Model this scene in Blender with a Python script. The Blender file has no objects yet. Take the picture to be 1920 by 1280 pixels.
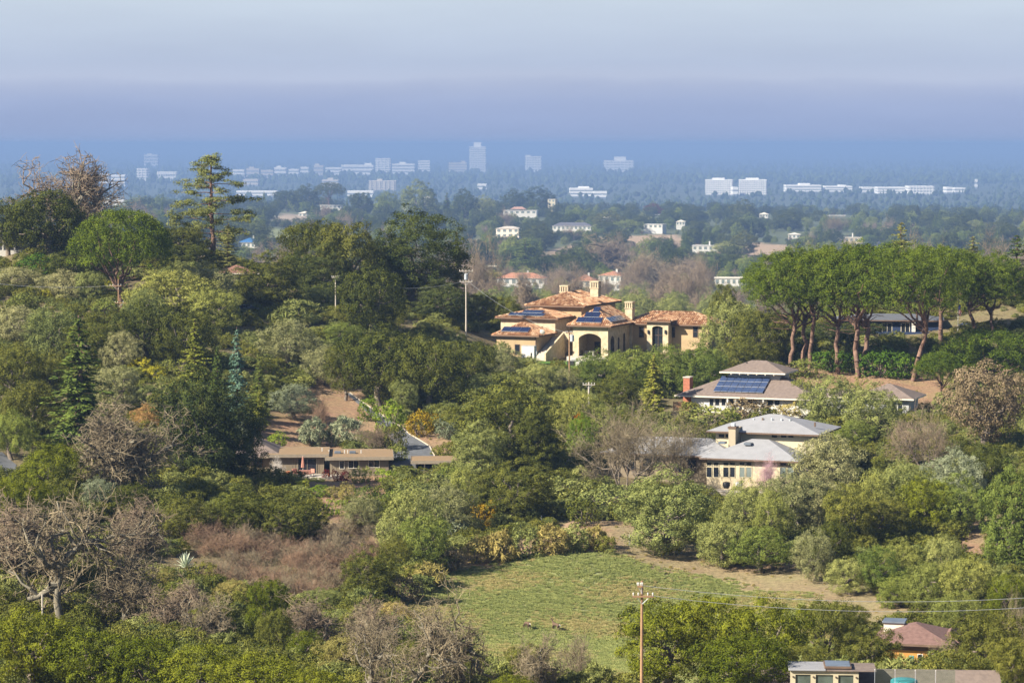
import bpy, bmesh, math, random
import numpy as np
from mathutils import Vector, Matrix

RND = random.Random(11)
rng = np.random.default_rng(11)
S = bpy.context.scene
COL = S.collection
F, CZ, PLAIN = 5333.0, 70.0, -110.0                       # focal length in photo pixels, camera height, height of the plain
TH = math.atan(370 / F)
CT, ST = math.cos(TH), math.sin(TH)

# ------------------------------------------------------------------ camera
cam_d = bpy.data.cameras.new('camera')
cam = bpy.data.objects.new('camera', cam_d)
COL.objects.link(cam)
cam.location = (0, 0, CZ)
cam.rotation_euler = (math.pi / 2 - TH, 0, 0)
cam_d.sensor_width = 36
cam_d.lens = 36 * F / 1920
cam_d.clip_start = 1
cam_d.clip_end = 80000
S.camera = cam

# ------------------------------------------------------------------ sky and sun
SUN_EL, SUN_AZ = math.radians(33), math.radians(242)     # azimuth clockwise from +Y (view direction)
to_sun = Vector((math.sin(SUN_AZ) * math.cos(SUN_EL), math.cos(SUN_AZ) * math.cos(SUN_EL), math.sin(SUN_EL)))
W = bpy.data.worlds.new('World')
S.world = W
W.use_nodes = True
nt = W.node_tree
nt.nodes.clear()
def wn(t, **k):
    n = nt.nodes.new(t)
    for a, b in k.items():
        setattr(n, a, b)
    return n
sky = wn('ShaderNodeTexSky', sky_type='NISHITA', sun_disc=False, sun_elevation=SUN_EL, sun_rotation=SUN_AZ)
sky.air_density, sky.dust_density, sky.ozone_density = 1.0, 1.2, 1.5
bg = wn('ShaderNodeBackground')
out = wn('ShaderNodeOutputWorld')
tc = wn('ShaderNodeTexCoord')
sep = wn('ShaderNodeSeparateXYZ')
SKY_STRENGTH = 0.052
EXPOSURE = 1.3
bg.inputs['Strength'].default_value = SKY_STRENGTH
L = nt.links.new
L(tc.outputs['Generated'], sep.inputs[0])
# the marine layer along the horizon: its upper edge waves a little with direction
mp = wn('ShaderNodeMapping'); mp.inputs['Scale'].default_value = (11, 11, 70)
nz = wn('ShaderNodeTexNoise'); nz.inputs['Scale'].default_value = 1.0; nz.inputs['Detail'].default_value = 5
L(tc.outputs['Generated'], mp.inputs[0]); L(mp.outputs[0], nz.inputs['Vector'])
mp2 = wn('ShaderNodeMapping'); mp2.inputs['Scale'].default_value = (60, 60, 240)
nz2 = wn('ShaderNodeTexNoise'); nz2.inputs['Scale'].default_value = 1.0; nz2.inputs['Detail'].default_value = 4
L(tc.outputs['Generated'], mp2.inputs[0]); L(mp2.outputs[0], nz2.inputs['Vector'])
m1 = wn('ShaderNodeMath', operation='MULTIPLY_ADD'); m1.inputs[1].default_value = 0.0072; L(nz.outputs['Fac'], m1.inputs[0]); L(sep.outputs['Z'], m1.inputs[2])
m2 = wn('ShaderNodeMath', operation='MULTIPLY_ADD'); m2.inputs[1].default_value = 0.0026; L(nz2.outputs['Fac'], m2.inputs[0]); L(m1.outputs[0], m2.inputs[2])
m3 = wn('ShaderNodeMath', operation='SUBTRACT'); m3.inputs[1].default_value = 0.0049; L(m2.outputs[0], m3.inputs[0])
mr = wn('ShaderNodeMapRange'); mr.inputs['From Min'].default_value = 0; mr.inputs['From Max'].default_value = 0.25
L(m3.outputs[0], mr.inputs['Value'])
ramp = wn('ShaderNodeValToRGB')
def lin(c):
    return tuple(((x / 255) / 12.92 if x / 255 <= 0.04045 else ((x / 255 + 0.055) / 1.055) ** 2.4) for x in c)
stops = [(0.0, (156, 172, 209)), (0.009, (160, 176, 212)), (0.0145, (166, 181, 215)), (0.0205, (178, 190, 218)),
         (0.0235, (188, 199, 223)), (0.0285, (185, 198, 222)), (0.05, (203, 216, 231)), (0.11, (190, 212, 238)), (0.25, (150, 184, 228))]
e = ramp.color_ramp.elements
while len(e) > 1:
    e.remove(e[0])
for i, (p, c) in enumerate(stops):
    el = e[0] if i == 0 else e.new(min(p / 0.25, 1))
    el.position = min(p / 0.25, 1)
    el.color = (*lin(c), 1)
L(mr.outputs[0], ramp.inputs['Fac'])
sc_ = wn('ShaderNodeVectorMath', operation='SCALE'); sc_.inputs['Scale'].default_value = 1 / SKY_STRENGTH / 2 ** EXPOSURE
L(ramp.outputs['Color'], sc_.inputs[0])
mr3 = wn('ShaderNodeMapRange'); mr3.inputs['From Min'].default_value = 0.3; mr3.inputs['From Max'].default_value = 0.7
mr3.inputs['To Min'].default_value = 0.975 / SKY_STRENGTH / 2 ** EXPOSURE; mr3.inputs['To Max'].default_value = 1.02 / SKY_STRENGTH / 2 ** EXPOSURE
L(nz.outputs['Fac'], mr3.inputs['Value']); L(mr3.outputs[0], sc_.inputs['Scale'])
mr2 = wn('ShaderNodeMapRange', interpolation_type='SMOOTHSTEP'); mr2.inputs['From Min'].default_value = 0.12; mr2.inputs['From Max'].default_value = 0.5
L(sep.outputs['Z'], mr2.inputs['Value'])
mx = wn('ShaderNodeMix', data_type='RGBA')
L(mr2.outputs[0], mx.inputs[0]); L(sc_.outputs[0], mx.inputs[6]); L(sky.outputs[0], mx.inputs[7])
L(mx.outputs[2], bg.inputs['Color']); L(bg.outputs[0], out.inputs[0])

sl = bpy.data.lights.new('sun', 'SUN')
sl.energy, sl.angle, sl.color = 5.0, math.radians(0.55), (1.0, 0.92, 0.77)
so = bpy.data.objects.new('sun', sl)
COL.objects.link(so)
so.location = to_sun * 300
so.rotation_euler = to_sun.to_track_quat('Z', 'Y').to_euler()

S.view_settings.view_transform = 'Standard'
S.view_settings.look = 'None'
S.view_settings.gamma = 1
S.view_settings.exposure = EXPOSURE
cy = S.cycles
cy.max_bounces, cy.diffuse_bounces, cy.glossy_bounces, cy.transmission_bounces = 4, 2, 2, 2
cy.volume_bounces, cy.transparent_max_bounces = 0, 8
cy.caustics_reflective = cy.caustics_refractive = False
cy.use_adaptive_sampling, cy.adaptive_threshold = True, 0.018
cy.use_denoising = True
cy.denoiser = 'OPENIMAGEDENOISE'
cy.denoising_prefilter = 'ACCURATE'

# ------------------------------------------------------------------ picture <-> place
def U(px, py, D):
    a, b = (px - 960) / F, (640 - py) / F
    t = D / (CT + b * ST)
    return Vector((a * t, D, CZ + (-ST + b * CT) * t))

# terrain: heights measured at points one can read off the photograph
PTS = [(0, 1300, 235), (480, 1300, 238), (960, 1300, 242), (1440, 1300, 228), (1920, 1300, 225),
       (900, 1200, 290), (1100, 1200, 290), (1350, 1120, 315), (850, 1090, 320), (1100, 1060, 325), (1150, 1000, 345), (1300, 1050, 332),
       (1530, 1090, 318), (1650, 1150, 300), (1700, 1250, 270), (500, 1050, 325), (100, 1170, 280), (350, 1060, 318), (600, 990, 347),
       (300, 1200, 275), (650, 1180, 285),
       (650, 890, 395), (480, 895, 390), (800, 885, 398), (600, 820, 425), (560, 780, 440), (640, 740, 460), (720, 770, 446), (790, 835, 415),
       (1380, 925, 390), (1200, 900, 395), (1050, 960, 365), (1450, 830, 425), (950, 870, 400), (900, 800, 430), (1000, 760, 455),
       (1370, 775, 450), (1600, 712, 485), (1720, 722, 480), (1650, 655, 505), (1500, 700, 487), (1850, 640, 512),
       (960, 675, 525), (1100, 672, 528), (1270, 650, 540), (1180, 730, 480), (1330, 700, 500), (1050, 720, 490), (820, 740, 465), (750, 690, 490),
       (630, 600, 520), (860, 620, 530), (450, 590, 510), (220, 585, 500), (150, 560, 515), (50, 475, 545), (220, 520, 530), (400, 520, 540),
       (300, 480, 555), (200, 440, 600), (500, 560, 530), (700, 580, 540), (560, 650, 490), (350, 700, 450), (150, 780, 420), (300, 850, 390),
       (20, 868, 380), (60, 920, 350), (250, 950, 345), (400, 950, 350), (0, 1000, 322), (0, 700, 450), (0, 600, 490),
       (1800, 850, 405), (1850, 1000, 347), (1700, 950, 372), (1880, 1150, 296), (1880, 720, 480), (1480, 1000, 348), (1600, 850, 412), (1560, 930, 378),
       (1900, 560, 540), (1600, 590, 560), (1050, 640, 560),
       # the valley behind the ridge and the hills beyond it
       (1050, 541, 1050), (1270, 545, 900), (960, 550, 1000), (1150, 545, 1040), (950, 446, 1700), (975, 405, 2100), (850, 410, 2200), (1100, 415, 2150),
       (1090, 480, 1450), (1400, 480, 1450), (1590, 458, 1700), (1320, 472, 1500), (510, 442, 1500), (465, 463, 1300), (205, 388, 2500), (620, 392, 2400),
       (1060, 436, 1800), (1230, 438, 1800), (1870, 440, 1700), (1700, 430, 1900), (1250, 400, 2500), (750, 430, 1800), (1600, 405, 2500)]
FAR = 2.0        # beyond the ridge everything lies this much farther than first read
WPT = [U(a, b, d * (FAR if d >= 850 else 1)) for a, b, d in PTS]
WPT += [Vector(p) for p in [(-120, -120, 60), (120, -120, 60), (0, 0, 66), (-60, 60, 52), (60, 60, 52), (0, 110, 40), (-80, 160, 30), (80, 160, 30),
        (-260, 250, 32), (260, 250, 30), (-300, 450, 42), (300, 450, 34), (-150, 700, 34), (0, 680, 22), (160, 690, 24), (0, 800, 14), (-200, 850, 20),
        (220, 850, 14), (400, 700, 25), (-400, 700, 35), (0, 1250, -6), (-400, 1100, 10), (400, 1200, -4), (0, 6100, -80), (-1100, 6100, -80), (1100, 6100, -80),
        (-1700, 4000, -35), (1700, 4000, -35), (2000, 6500, -100), (-2000, 6500, -100), (0, 7200, -110)]]
def uv_(x, y):
    y = np.maximum(y, -180)
    return np.stack([4 * x / (np.abs(y) + 220), 1.6 * np.log(y + 220)], -1)
_c = uv_(np.array([p.x for p in WPT]), np.array([p.y for p in WPT]))
_z = np.array([p.z for p in WPT])
_A = np.linalg.norm(_c[:, None] - _c[None], axis=-1)
_n = len(_z)
_M = np.zeros((_n + 1, _n + 1))
_M[:_n, :_n] = _A - 0.0015 * np.eye(_n)
_M[:_n, _n] = _M[_n, :_n] = 1
_w = np.linalg.solve(_M, np.append(_z, 0))
def H(x, y):
    x, y = np.atleast_1d(np.asarray(x, float)), np.atleast_1d(np.asarray(y, float))
    sh = x.shape
    x, y = x.ravel(), y.ravel()
    q = uv_(x, y)
    o = np.empty(len(x))
    for i in range(0, len(x), 20000):
        o[i:i + 20000] = np.linalg.norm(q[i:i + 20000, None] - _c[None], axis=-1) @ _w[:_n] + _w[_n]
    t = np.clip((y - 5400) / 1600, 0, 1)
    t = t * t * (3 - 2 * t)
    o = o * (1 - t) + PLAIN * t
    k = np.clip(y / 600, .4, 1.5)
    o += 0.16 * k * (np.sin(x * .31 + 1.3 * np.sin(y * .11)) + np.sin(y * .23 + x * .17)) * (1 - t)
    return o.reshape(sh)
def h1(x, y):
    return float(H(x, y)[0])
def G(px, py, d0=150, d1=690):
    """the point of the ground seen at a pixel"""
    Ds = np.geomspace(d0, d1, 700)
    a, b = (px - 960) / F, (640 - py) / F
    t = Ds / (CT + b * ST)
    zz = CZ + (-ST + b * CT) * t
    hh = H(a * t, Ds)
    k = np.nonzero(zz <= hh)[0]
    i = k[0] if len(k) else int(np.argmin(zz - hh))
    return Vector((a * t[i], Ds[i], hh[i]))

# ------------------------------------------------------------------ materials
MATS = {}
def newmat(name):
    m = bpy.data.materials.new(name)
    m.use_nodes = True
    m.node_tree.nodes.clear()
    MATS[name] = m
    return m, m.node_tree.nodes, m.node_tree.links.new
def mat(name, c, rough=0.8, var=0.15, scale=3.0, metal=0.0, bump=0.0, spec=0.3, detail=4):
    """a painted or natural surface: base colour with blotches and fine relief"""
    if name in MATS:
        return MATS[name]
    m, N, Lk = newmat(name)
    o = N.new('ShaderNodeOutputMaterial'); b = N.new('ShaderNodeBsdfPrincipled')
    b.inputs['Roughness'].default_value = rough
    b.inputs['Metallic'].default_value = metal
    b.inputs['Specular IOR Level'].default_value = spec
    t = N.new('ShaderNodeTexCoord'); n = N.new('ShaderNodeTexNoise')
    n.inputs['Scale'].default_value = scale; n.inputs['Detail'].default_value = detail
    Lk(t.outputs['Object'], n.inputs['Vector'])
    r = N.new('ShaderNodeValToRGB')
    r.color_ramp.elements[0].position, r.color_ramp.elements[1].position = 0.3, 0.7
    r.color_ramp.elements[0].color = (*[x * (1 - var) for x in c], 1)
    r.color_ramp.elements[1].color = (*[min(x * (1 + var), 1) for x in c], 1)
    Lk(n.outputs['Fac'], r.inputs['Fac']); Lk(r.outputs['Color'], b.inputs['Base Color'])
    if bump:
        bp = N.new('ShaderNodeBump'); bp.inputs['Strength'].default_value = bump; bp.inputs['Distance'].default_value = 0.05
        n2 = N.new('ShaderNodeTexNoise'); n2.inputs['Scale'].default_value = scale * 5
        Lk(t.outputs['Object'], n2.inputs['Vector']); Lk(n2.outputs['Fac'], bp.inputs['Height']); Lk(bp.outputs[0], b.inputs['Normal'])
    Lk(b.outputs[0], o.inputs[0])
    return m
def leafmat(name, c1, c2, trans=0.13, nscale=0.55):
    """leaves: each leaf takes its own shade between two colours, clumps drift, each plant differs a little"""
    if name in MATS:
        return MATS[name]
    m, N, Lk = newmat(name)
    o = N.new('ShaderNodeOutputMaterial')
    g = N.new('ShaderNodeNewGeometry'); t = N.new('ShaderNodeTexCoord'); n = N.new('ShaderNodeTexNoise')
    n.inputs['Scale'].default_value = nscale; n.inputs['Detail'].default_value = 2
    Lk(t.outputs['Object'], n.inputs['Vector'])
    a = N.new('ShaderNodeMath'); a.operation = 'MULTIPLY_ADD'; a.inputs[1].default_value = 1.6; a.inputs[2].default_value = -0.55
    Lk(n.outputs['Fac'], a.inputs[0])
    ad = N.new('ShaderNodeMath'); ad.operation = 'MULTIPLY_ADD'; ad.inputs[1].default_value = 0.6
    Lk(g.outputs['Random Per Island'], ad.inputs[0]); Lk(a.outputs[0], ad.inputs[2])
    mx = N.new('ShaderNodeMix'); mx.data_type = 'RGBA'; mx.clamp_factor = True
    Lk(ad.outputs[0], mx.inputs[0]); mx.inputs[6].default_value = (*c1, 1); mx.inputs[7].default_value = (*c2, 1)
    oi = N.new('ShaderNodeObjectInfo'); hs = N.new('ShaderNodeHueSaturation')
    v = N.new('ShaderNodeMapRange'); v.inputs['To Min'].default_value = 0.90; v.inputs['To Max'].default_value = 1.38; hs.inputs['Saturation'].default_value = 1.08
    Lk(oi.outputs['Random'], v.inputs['Value']); Lk(v.outputs[0], hs.inputs['Value'])
    hv = N.new('ShaderNodeMapRange'); hv.inputs['To Min'].default_value = 0.509; hv.inputs['To Max'].default_value = 0.484
    Lk(oi.outputs['Random'], hv.inputs['Value']); Lk(hv.outputs[0], hs.inputs['Hue'])
    Lk(mx.outputs[2], hs.inputs['Color'])
    d = N.new('ShaderNodeBsdfDiffuse'); tr = N.new('ShaderNodeBsdfTranslucent'); ms = N.new('ShaderNodeMixShader')
    ms.inputs[0].default_value = trans
    Lk(hs.outputs[0], d.inputs['Color']); Lk(hs.outputs[0], tr.inputs['Color'])
    Lk(d.outputs[0], ms.inputs[1]); Lk(tr.outputs[0], ms.inputs[2]); Lk(ms.outputs[0], o.inputs[0])
    return m

# ------------------------------------------------------------------ mesh and object helpers
def mesh_np(name, V, Q, mats=(), mi=None, smooth=False):
    me = bpy.data.meshes.new(name)
    V = np.asarray(V, np.float32); Q = np.asarray(Q, np.int32)
    k = Q.shape[1]
    me.vertices.add(len(V)); me.vertices.foreach_set('co', V.ravel())
    me.loops.add(Q.size); me.loops.foreach_set('vertex_index', Q.ravel())
    me.polygons.add(len(Q)); me.polygons.foreach_set('loop_start', np.arange(0, Q.size, k, dtype=np.int32))
    for m in mats:
        me.materials.append(m)
    if mi is not None:
        me.polygons.foreach_set('material_index', np.asarray(mi, np.int32))
    me.polygons.foreach_set('use_smooth', np.full(len(Q), bool(smooth)))
    me.update(calc_edges=True)
    return me
def obj(name, me, parent=None, loc=None, rz=0.0):
    o = bpy.data.objects.new(name, me)
    COL.objects.link(o)
    if parent is not None:
        o.parent = parent
    if loc is not None:
        o.location = loc
    o.rotation_euler[2] = rz
    return o
def tag(o, label, cat=None, group=None, kind=None):
    if label:
        o['label'] = label
    if cat:
        o['category'] = cat
    if group:
        o['group'] = group
    if kind:
        o['kind'] = kind
    return o
def norm(a):
    return a / np.maximum(np.linalg.norm(a, axis=-1, keepdims=True), 1e-9)
def leafquads(P, Nn, size, aspect=0.6, up=None, r=rng):
    """one rhombic leaf spray per point"""
    n = len(P)
    rv = r.normal(size=(n, 3)) if up is None else up + r.normal(size=(n, 3)) * .35
    t = norm(np.cross(Nn, np.cross(rv, Nn)))
    b = np.cross(Nn, t)
    s = np.asarray(size).reshape(-1, 1) * np.ones((n, 1))
    V = np.stack([P - t * s * .5, P + b * s * .5 * aspect, P + t * s * .5, P - b * s * .5 * aspect], 1).reshape(-1, 3)
    return V, np.arange(4 * n).reshape(-1, 4)
def prisms(P0, P1, R0, R1, k=4):
    P0, P1 = np.asarray(P0, float), np.asarray(P1, float)
    n = len(P0)
    d = norm(P1 - P0)
    ref = np.where(np.abs(d[:, 2:3]) > .9, np.array([[1., 0, 0]]), np.array([[0, 0, 1.]]))
    u = norm(np.cross(d, ref)); v = np.cross(d, u)
    an = np.arange(k) * 2 * math.pi / k
    ring = u[:, None] * np.cos(an)[None, :, None] + v[:, None] * np.sin(an)[None, :, None]
    A = P0[:, None] + ring * np.asarray(R0).reshape(-1, 1, 1)
    B = P1[:, None] + ring * np.asarray(R1).reshape(-1, 1, 1)
    V = np.concatenate([A, B], 1).reshape(-1, 3)
    i = np.arange(k); j = (i + 1) % k
    q = np.stack([i, j, j + k, i + k], 1)
    Q = (np.arange(n)[:, None, None] * 2 * k + q[None]).reshape(-1, 4)
    return V, Q
def join(parts):
    V, Q, o = [], [], 0
    for v, q in parts:
        V.append(v); Q.append(q + o); o += len(v)
    return np.concatenate(V), np.concatenate(Q)
# ------------------------------------------------------------------ plants: prototypes
BARK = mat('bark_grey', (0.16, 0.13, 0.10), .9, .35, 2.5, bump=.5)
BARK_PINE = mat('bark_pine', (0.165, 0.10, 0.072), .9, .4, 1.6, bump=.6)
BARK_PALE = mat('bark_lichen', (0.175, 0.155, 0.115), .95, .4, 2.0, bump=.4)
BARK_DARK = mat('bark_dark', (0.10, 0.08, 0.065), .95, .4, 2.0)
TWIG = mat('twig_brown', (0.22, 0.165, 0.112), .95, .35, .6)
TWIG_GREY = mat('twig_grey', (0.215, 0.172, 0.108), .95, .3, .5)
TWIG_RED = mat('twig_reddish', (0.24, 0.155, 0.10), .95, .35, .4)
TWIG_WHITE = mat('twig_white', (0.55, 0.50, 0.45), .9, .2, .8)
LM = {
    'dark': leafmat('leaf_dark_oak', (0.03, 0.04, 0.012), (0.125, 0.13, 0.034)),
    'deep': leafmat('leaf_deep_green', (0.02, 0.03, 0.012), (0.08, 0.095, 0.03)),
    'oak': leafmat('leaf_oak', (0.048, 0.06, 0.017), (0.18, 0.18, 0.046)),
    'olive': leafmat('leaf_olive_oak', (0.045, 0.060, 0.011), (0.165, 0.180, 0.030)),
    'grey': leafmat('leaf_grey_green', (0.11, 0.12, 0.055), (0.31, 0.3, 0.145)),
    'silver': leafmat('leaf_silver', (0.1, 0.12, 0.075), (0.27, 0.29, 0.18)),
    'mid': leafmat('leaf_mid_green', (0.055, 0.082, 0.022), (0.19, 0.22, 0.06)),
    'sage': leafmat('leaf_sage', (0.085, 0.105, 0.038), (0.26, 0.275, 0.1)),
    'lime': leafmat('leaf_lime', (0.095, 0.112, 0.032), (0.265, 0.275, 0.085)),
    'bright': leafmat('leaf_bright', (0.075, 0.115, 0.020), (0.200, 0.260, 0.045)),
    'yellow': leafmat('leaf_yellow', (0.20, 0.20, 0.03), (0.38, 0.36, 0.055)),
    'pale_yellow': leafmat('leaf_pale_yellow', (0.429, 0.446, 0.070), (0.687, 0.675, 0.151)),
    'pine': leafmat('needle_stone_pine', (0.030, 0.054, 0.010), (0.145, 0.182, 0.034)),
    'pine_dark': leafmat('needle_pine_dark', (0.022, 0.034, 0.011), (0.095, 0.108, 0.030)),
    'pine_olive': leafmat('needle_pine_olive', (0.100, 0.115, 0.037), (0.258, 0.263, 0.093)),
    'fir': leafmat('needle_fir', (0.060, 0.092, 0.026), (0.172, 0.209, 0.056)),
    'fir_lime': leafmat('needle_fir_lime', (0.122, 0.142, 0.030), (0.308, 0.311, 0.070)),
    'blue': leafmat('needle_blue', (0.064, 0.115, 0.084), (0.172, 0.257, 0.186)),
    'brown': leafmat('leaf_grey_brown', (0.095, 0.080, 0.045), (0.215, 0.175, 0.105)),
    'dry': leafmat('leaf_dry', (0.215, 0.142, 0.058), (0.429, 0.284, 0.128)),
    'khaki': leafmat('leaf_khaki', (0.157, 0.142, 0.052), (0.358, 0.304, 0.116)),
    'red': leafmat('leaf_red', (0.060, 0.018, 0.016), (0.140, 0.034, 0.028)),
    'orange': leafmat('leaf_orange', (0.501, 0.162, 0.023), (0.744, 0.284, 0.046)),
    'pink': leafmat('blossom_pink', (0.40, 0.24, 0.27), (0.60, 0.43, 0.46)),
    'agave': leafmat('leaf_agave', (0.286, 0.351, 0.267), (0.601, 0.634, 0.488), trans=.1),
    'ivy': leafmat('leaf_ivy', (0.035, 0.070, 0.014), (0.110, 0.170, 0.032)),
    'rust': leafmat('leaf_rust', (0.172, 0.128, 0.023), (0.329, 0.216, 0.041)),
}
def fib(n, r):
    i = np.arange(n) + .5
    ph = np.arccos(1 - 2 * i / n); th = math.pi * (1 + 5 ** .5) * i + r.uniform(0, 6.28)
    d = np.stack([np.cos(th) * np.sin(ph), np.sin(th) * np.sin(ph), np.cos(ph)], -1)
    return norm(d + r.normal(size=d.shape) * (1.1 / math.sqrt(max(n, 1))))
def blob_crown(lobes, dens, per, leaf, cr, r, aspect=.62, gap=.0, floor=None, up=None, jitter=.5, flat=.85):
    """lobes -> clumps on their shells -> leaf sprays on the clumps"""
    CC, CN, CR = [], [], []
    for c, ra in lobes:
        c, ra = np.array(c, float), np.array(ra, float)
        n = max(6, int(dens * 4 * math.pi * (ra[0] * ra[1] * ra[2]) ** (2 / 3)))
        d = fib(n, r)
        p = c + d * ra * r.uniform(.70, 1.06, (n, 1))
        CC.append(p); CN.append(norm(d / ra)); CR.append(cr * r.uniform(.6, 1.35, n))
    CC, CN, CR = np.concatenate(CC), np.concatenate(CN), np.concatenate(CR)
    keep = np.ones(len(CC), bool)
    for c, ra in lobes:
        keep &= np.linalg.norm((CC - np.array(c)) / np.array(ra), axis=1) > .66
    keep &= r.uniform(size=len(CC)) > gap
    if floor is not None:
        keep &= CC[:, 2] > floor
    CC, CN, CR = CC[keep], CN[keep], CR[keep]
    m = len(CC)
    idx = np.repeat(np.arange(m), per)
    d = norm(r.normal(size=(m * per, 3)) + .75 * CN[idx] + np.array([0, 0, .25]))
    P = CC[idx] + d * (CR[idx] * r.uniform(.45, 1.08, m * per))[:, None] * np.array([1, 1, flat])
    Nn = norm(d * .55 + CN[idx] * .45 + r.normal(size=d.shape) * jitter)
    sz = leaf * r.uniform(.6, 1.35, m * per)
    return leafquads(P, Nn, sz, aspect, up, r)
def limb(p0, p1, r0, r1, r, n=5, wob=.12):
    p0, p1 = np.array(p0, float), np.array(p1, float)
    L_ = np.linalg.norm(p1 - p0)
    pts = [p0 + (p1 - p0) * t + (r.normal(size=3) * wob * L_ * .5 * math.sin(math.pi * t) if 0 < t < 1 else 0) for t in np.linspace(0, 1, n + 1)]
    rad = np.linspace(r0, r1, n + 1)
    return list(zip(pts[:-1], pts[1:], rad[:-1], rad[1:]))
def segmesh(segs, k=6):
    return prisms([s[0] for s in segs], [s[1] for s in segs], [s[2] for s in segs], [s[3] for s in segs], k)

PROTO = {}
def reg(kind, trunk, crown, w, h, tm=BARK, cm=None):
    i = len(PROTO.setdefault(kind, []))
    t = mesh_np(kind + '_trunk', *trunk, mats=[tm], smooth=True)
    c = mesh_np(kind + '_crown', *crown, mats=[cm or LM['oak']])
    PROTO[kind].append((t, c, w, h))

def make_oak(seed, w=10., h=9., nl=15, dens=.62, per=100, leaf=.185, cr=.75, zc=.54, gap=.05, kind='oak', jit=.32, aspect=.62, tall=.40):
    r = np.random.default_rng(seed)
    lobes, R_ = [], w / 2
    lobes.append(((0, 0, h * zc), (R_ * .62, R_ * .62, h * tall)))
    for i in range(nl):
        a = 2.4 * i + r.uniform(-.4, .4)
        q = r.uniform(.35, .72)
        z = h * (zc + r.uniform(-.36, .26) * (1 - .4 * q))
        s = r.uniform(.26, .42) * R_
        rad = min(q * R_, R_ - s * .8)
        lobes.append(((math.cos(a) * rad, math.sin(a) * rad, min(z, h - s * .75)), (s, s, s * r.uniform(.65, .95))))
    crown = blob_crown(lobes, dens, per, leaf, cr, r, aspect, gap, floor=.4, jitter=jit)
    segs = limb((0, 0, -.6), (r.normal() * .3, r.normal() * .3, h * .32), w * .045, w * .034, r)
    top = segs[-1][1]
    for c, ra in lobes[1:9]:
        segs += limb(top, np.array(c) * (1, 1, .98), w * .022, w * .006, r, 4, .2)
    reg(kind, segmesh(segs), crown, w, h)
for s in (1, 2, 3, 4):
    make_oak(s)
for s in (5, 6, 7):      # feathery, upright sprays: olives, willows, coyote brush trees
    make_oak(s, 8., 8., nl=18, dens=.95, per=84, leaf=.23, cr=.6, zc=.50, kind='soft', jit=.5, aspect=.30, gap=.10)
for s in (8, 9):         # tall broad pine of rounded tufts
    make_oak(s, 11., 17., nl=28, dens=.55, per=84, leaf=.225, cr=.8, zc=.57, kind='bigpine', gap=.10, jit=.45, aspect=.45, tall=.40)
for s in (10, 11):       # dense tall round-headed tree with leaf down to the ground
    make_oak(s, 10., 12., nl=24, dens=.62, per=96, leaf=.195, cr=.75, zc=.48, kind='dense', jit=.34, tall=.48, gap=.03)

def make_shrub(seed, w=3., h=2.2, nl=8, dens=2.6, per=26, leaf=.17, cr=.32, kind='shrub', aspect=.5, jit=.6, gap=.05):
    r = np.random.default_rng(seed)
    lobes = [((0, 0, h * .42), (w * .34, w * .34, h * .44))]
    for i in range(nl):
        a = 2.4 * i + r.uniform(-.4, .4); q = r.uniform(.4, .85) * w * .5 * .72; s = r.uniform(.17, .27) * w
        lobes.append(((math.cos(a) * q, math.sin(a) * q, r.uniform(.25, .62) * h), (s, s, s * .9)))
    crown = blob_crown(lobes, dens, per, leaf, cr, r, aspect, gap, floor=.02, jitter=jit)
    segs = []
    for i in range(6):
        a = i * 1.05 + r.uniform(0, .5)
        segs += limb((0, 0, -.2), (math.cos(a) * w * .28, math.sin(a) * w * .28, h * .6), .05, .015, r, 3)
    reg(kind, segmesh(segs, 4), crown, w, h)
for s in (21, 22, 23):
    make_shrub(s)
for s in (24, 25):       # spiky upright sprays
    make_shrub(s, 3., 2.4, kind='spiky', aspect=.14, leaf=.5, jit=.9, dens=2.0, per=30)

def make_hedge(seed, w=4., h=1.6, kind='hedge'):
    r = np.random.default_rng(seed)
    lobes = [((x, r.normal() * .05, h * .5), (.62, .62, h * .5)) for x in np.arange(-w / 2 + .5, w / 2 - .4, .5)]
    crown = blob_crown(lobes, 3., 22, .16, .25, r, .6, .02, floor=.02)
    segs = [s for x in np.arange(-w / 2 + .5, w / 2, .7) for s in limb((x, 0, -.2), (x + .1, 0, h * .6), .04, .015, r, 2)]
    reg(kind, segmesh(segs, 4), crown, w, h)
make_hedge(31); make_hedge(32)

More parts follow.
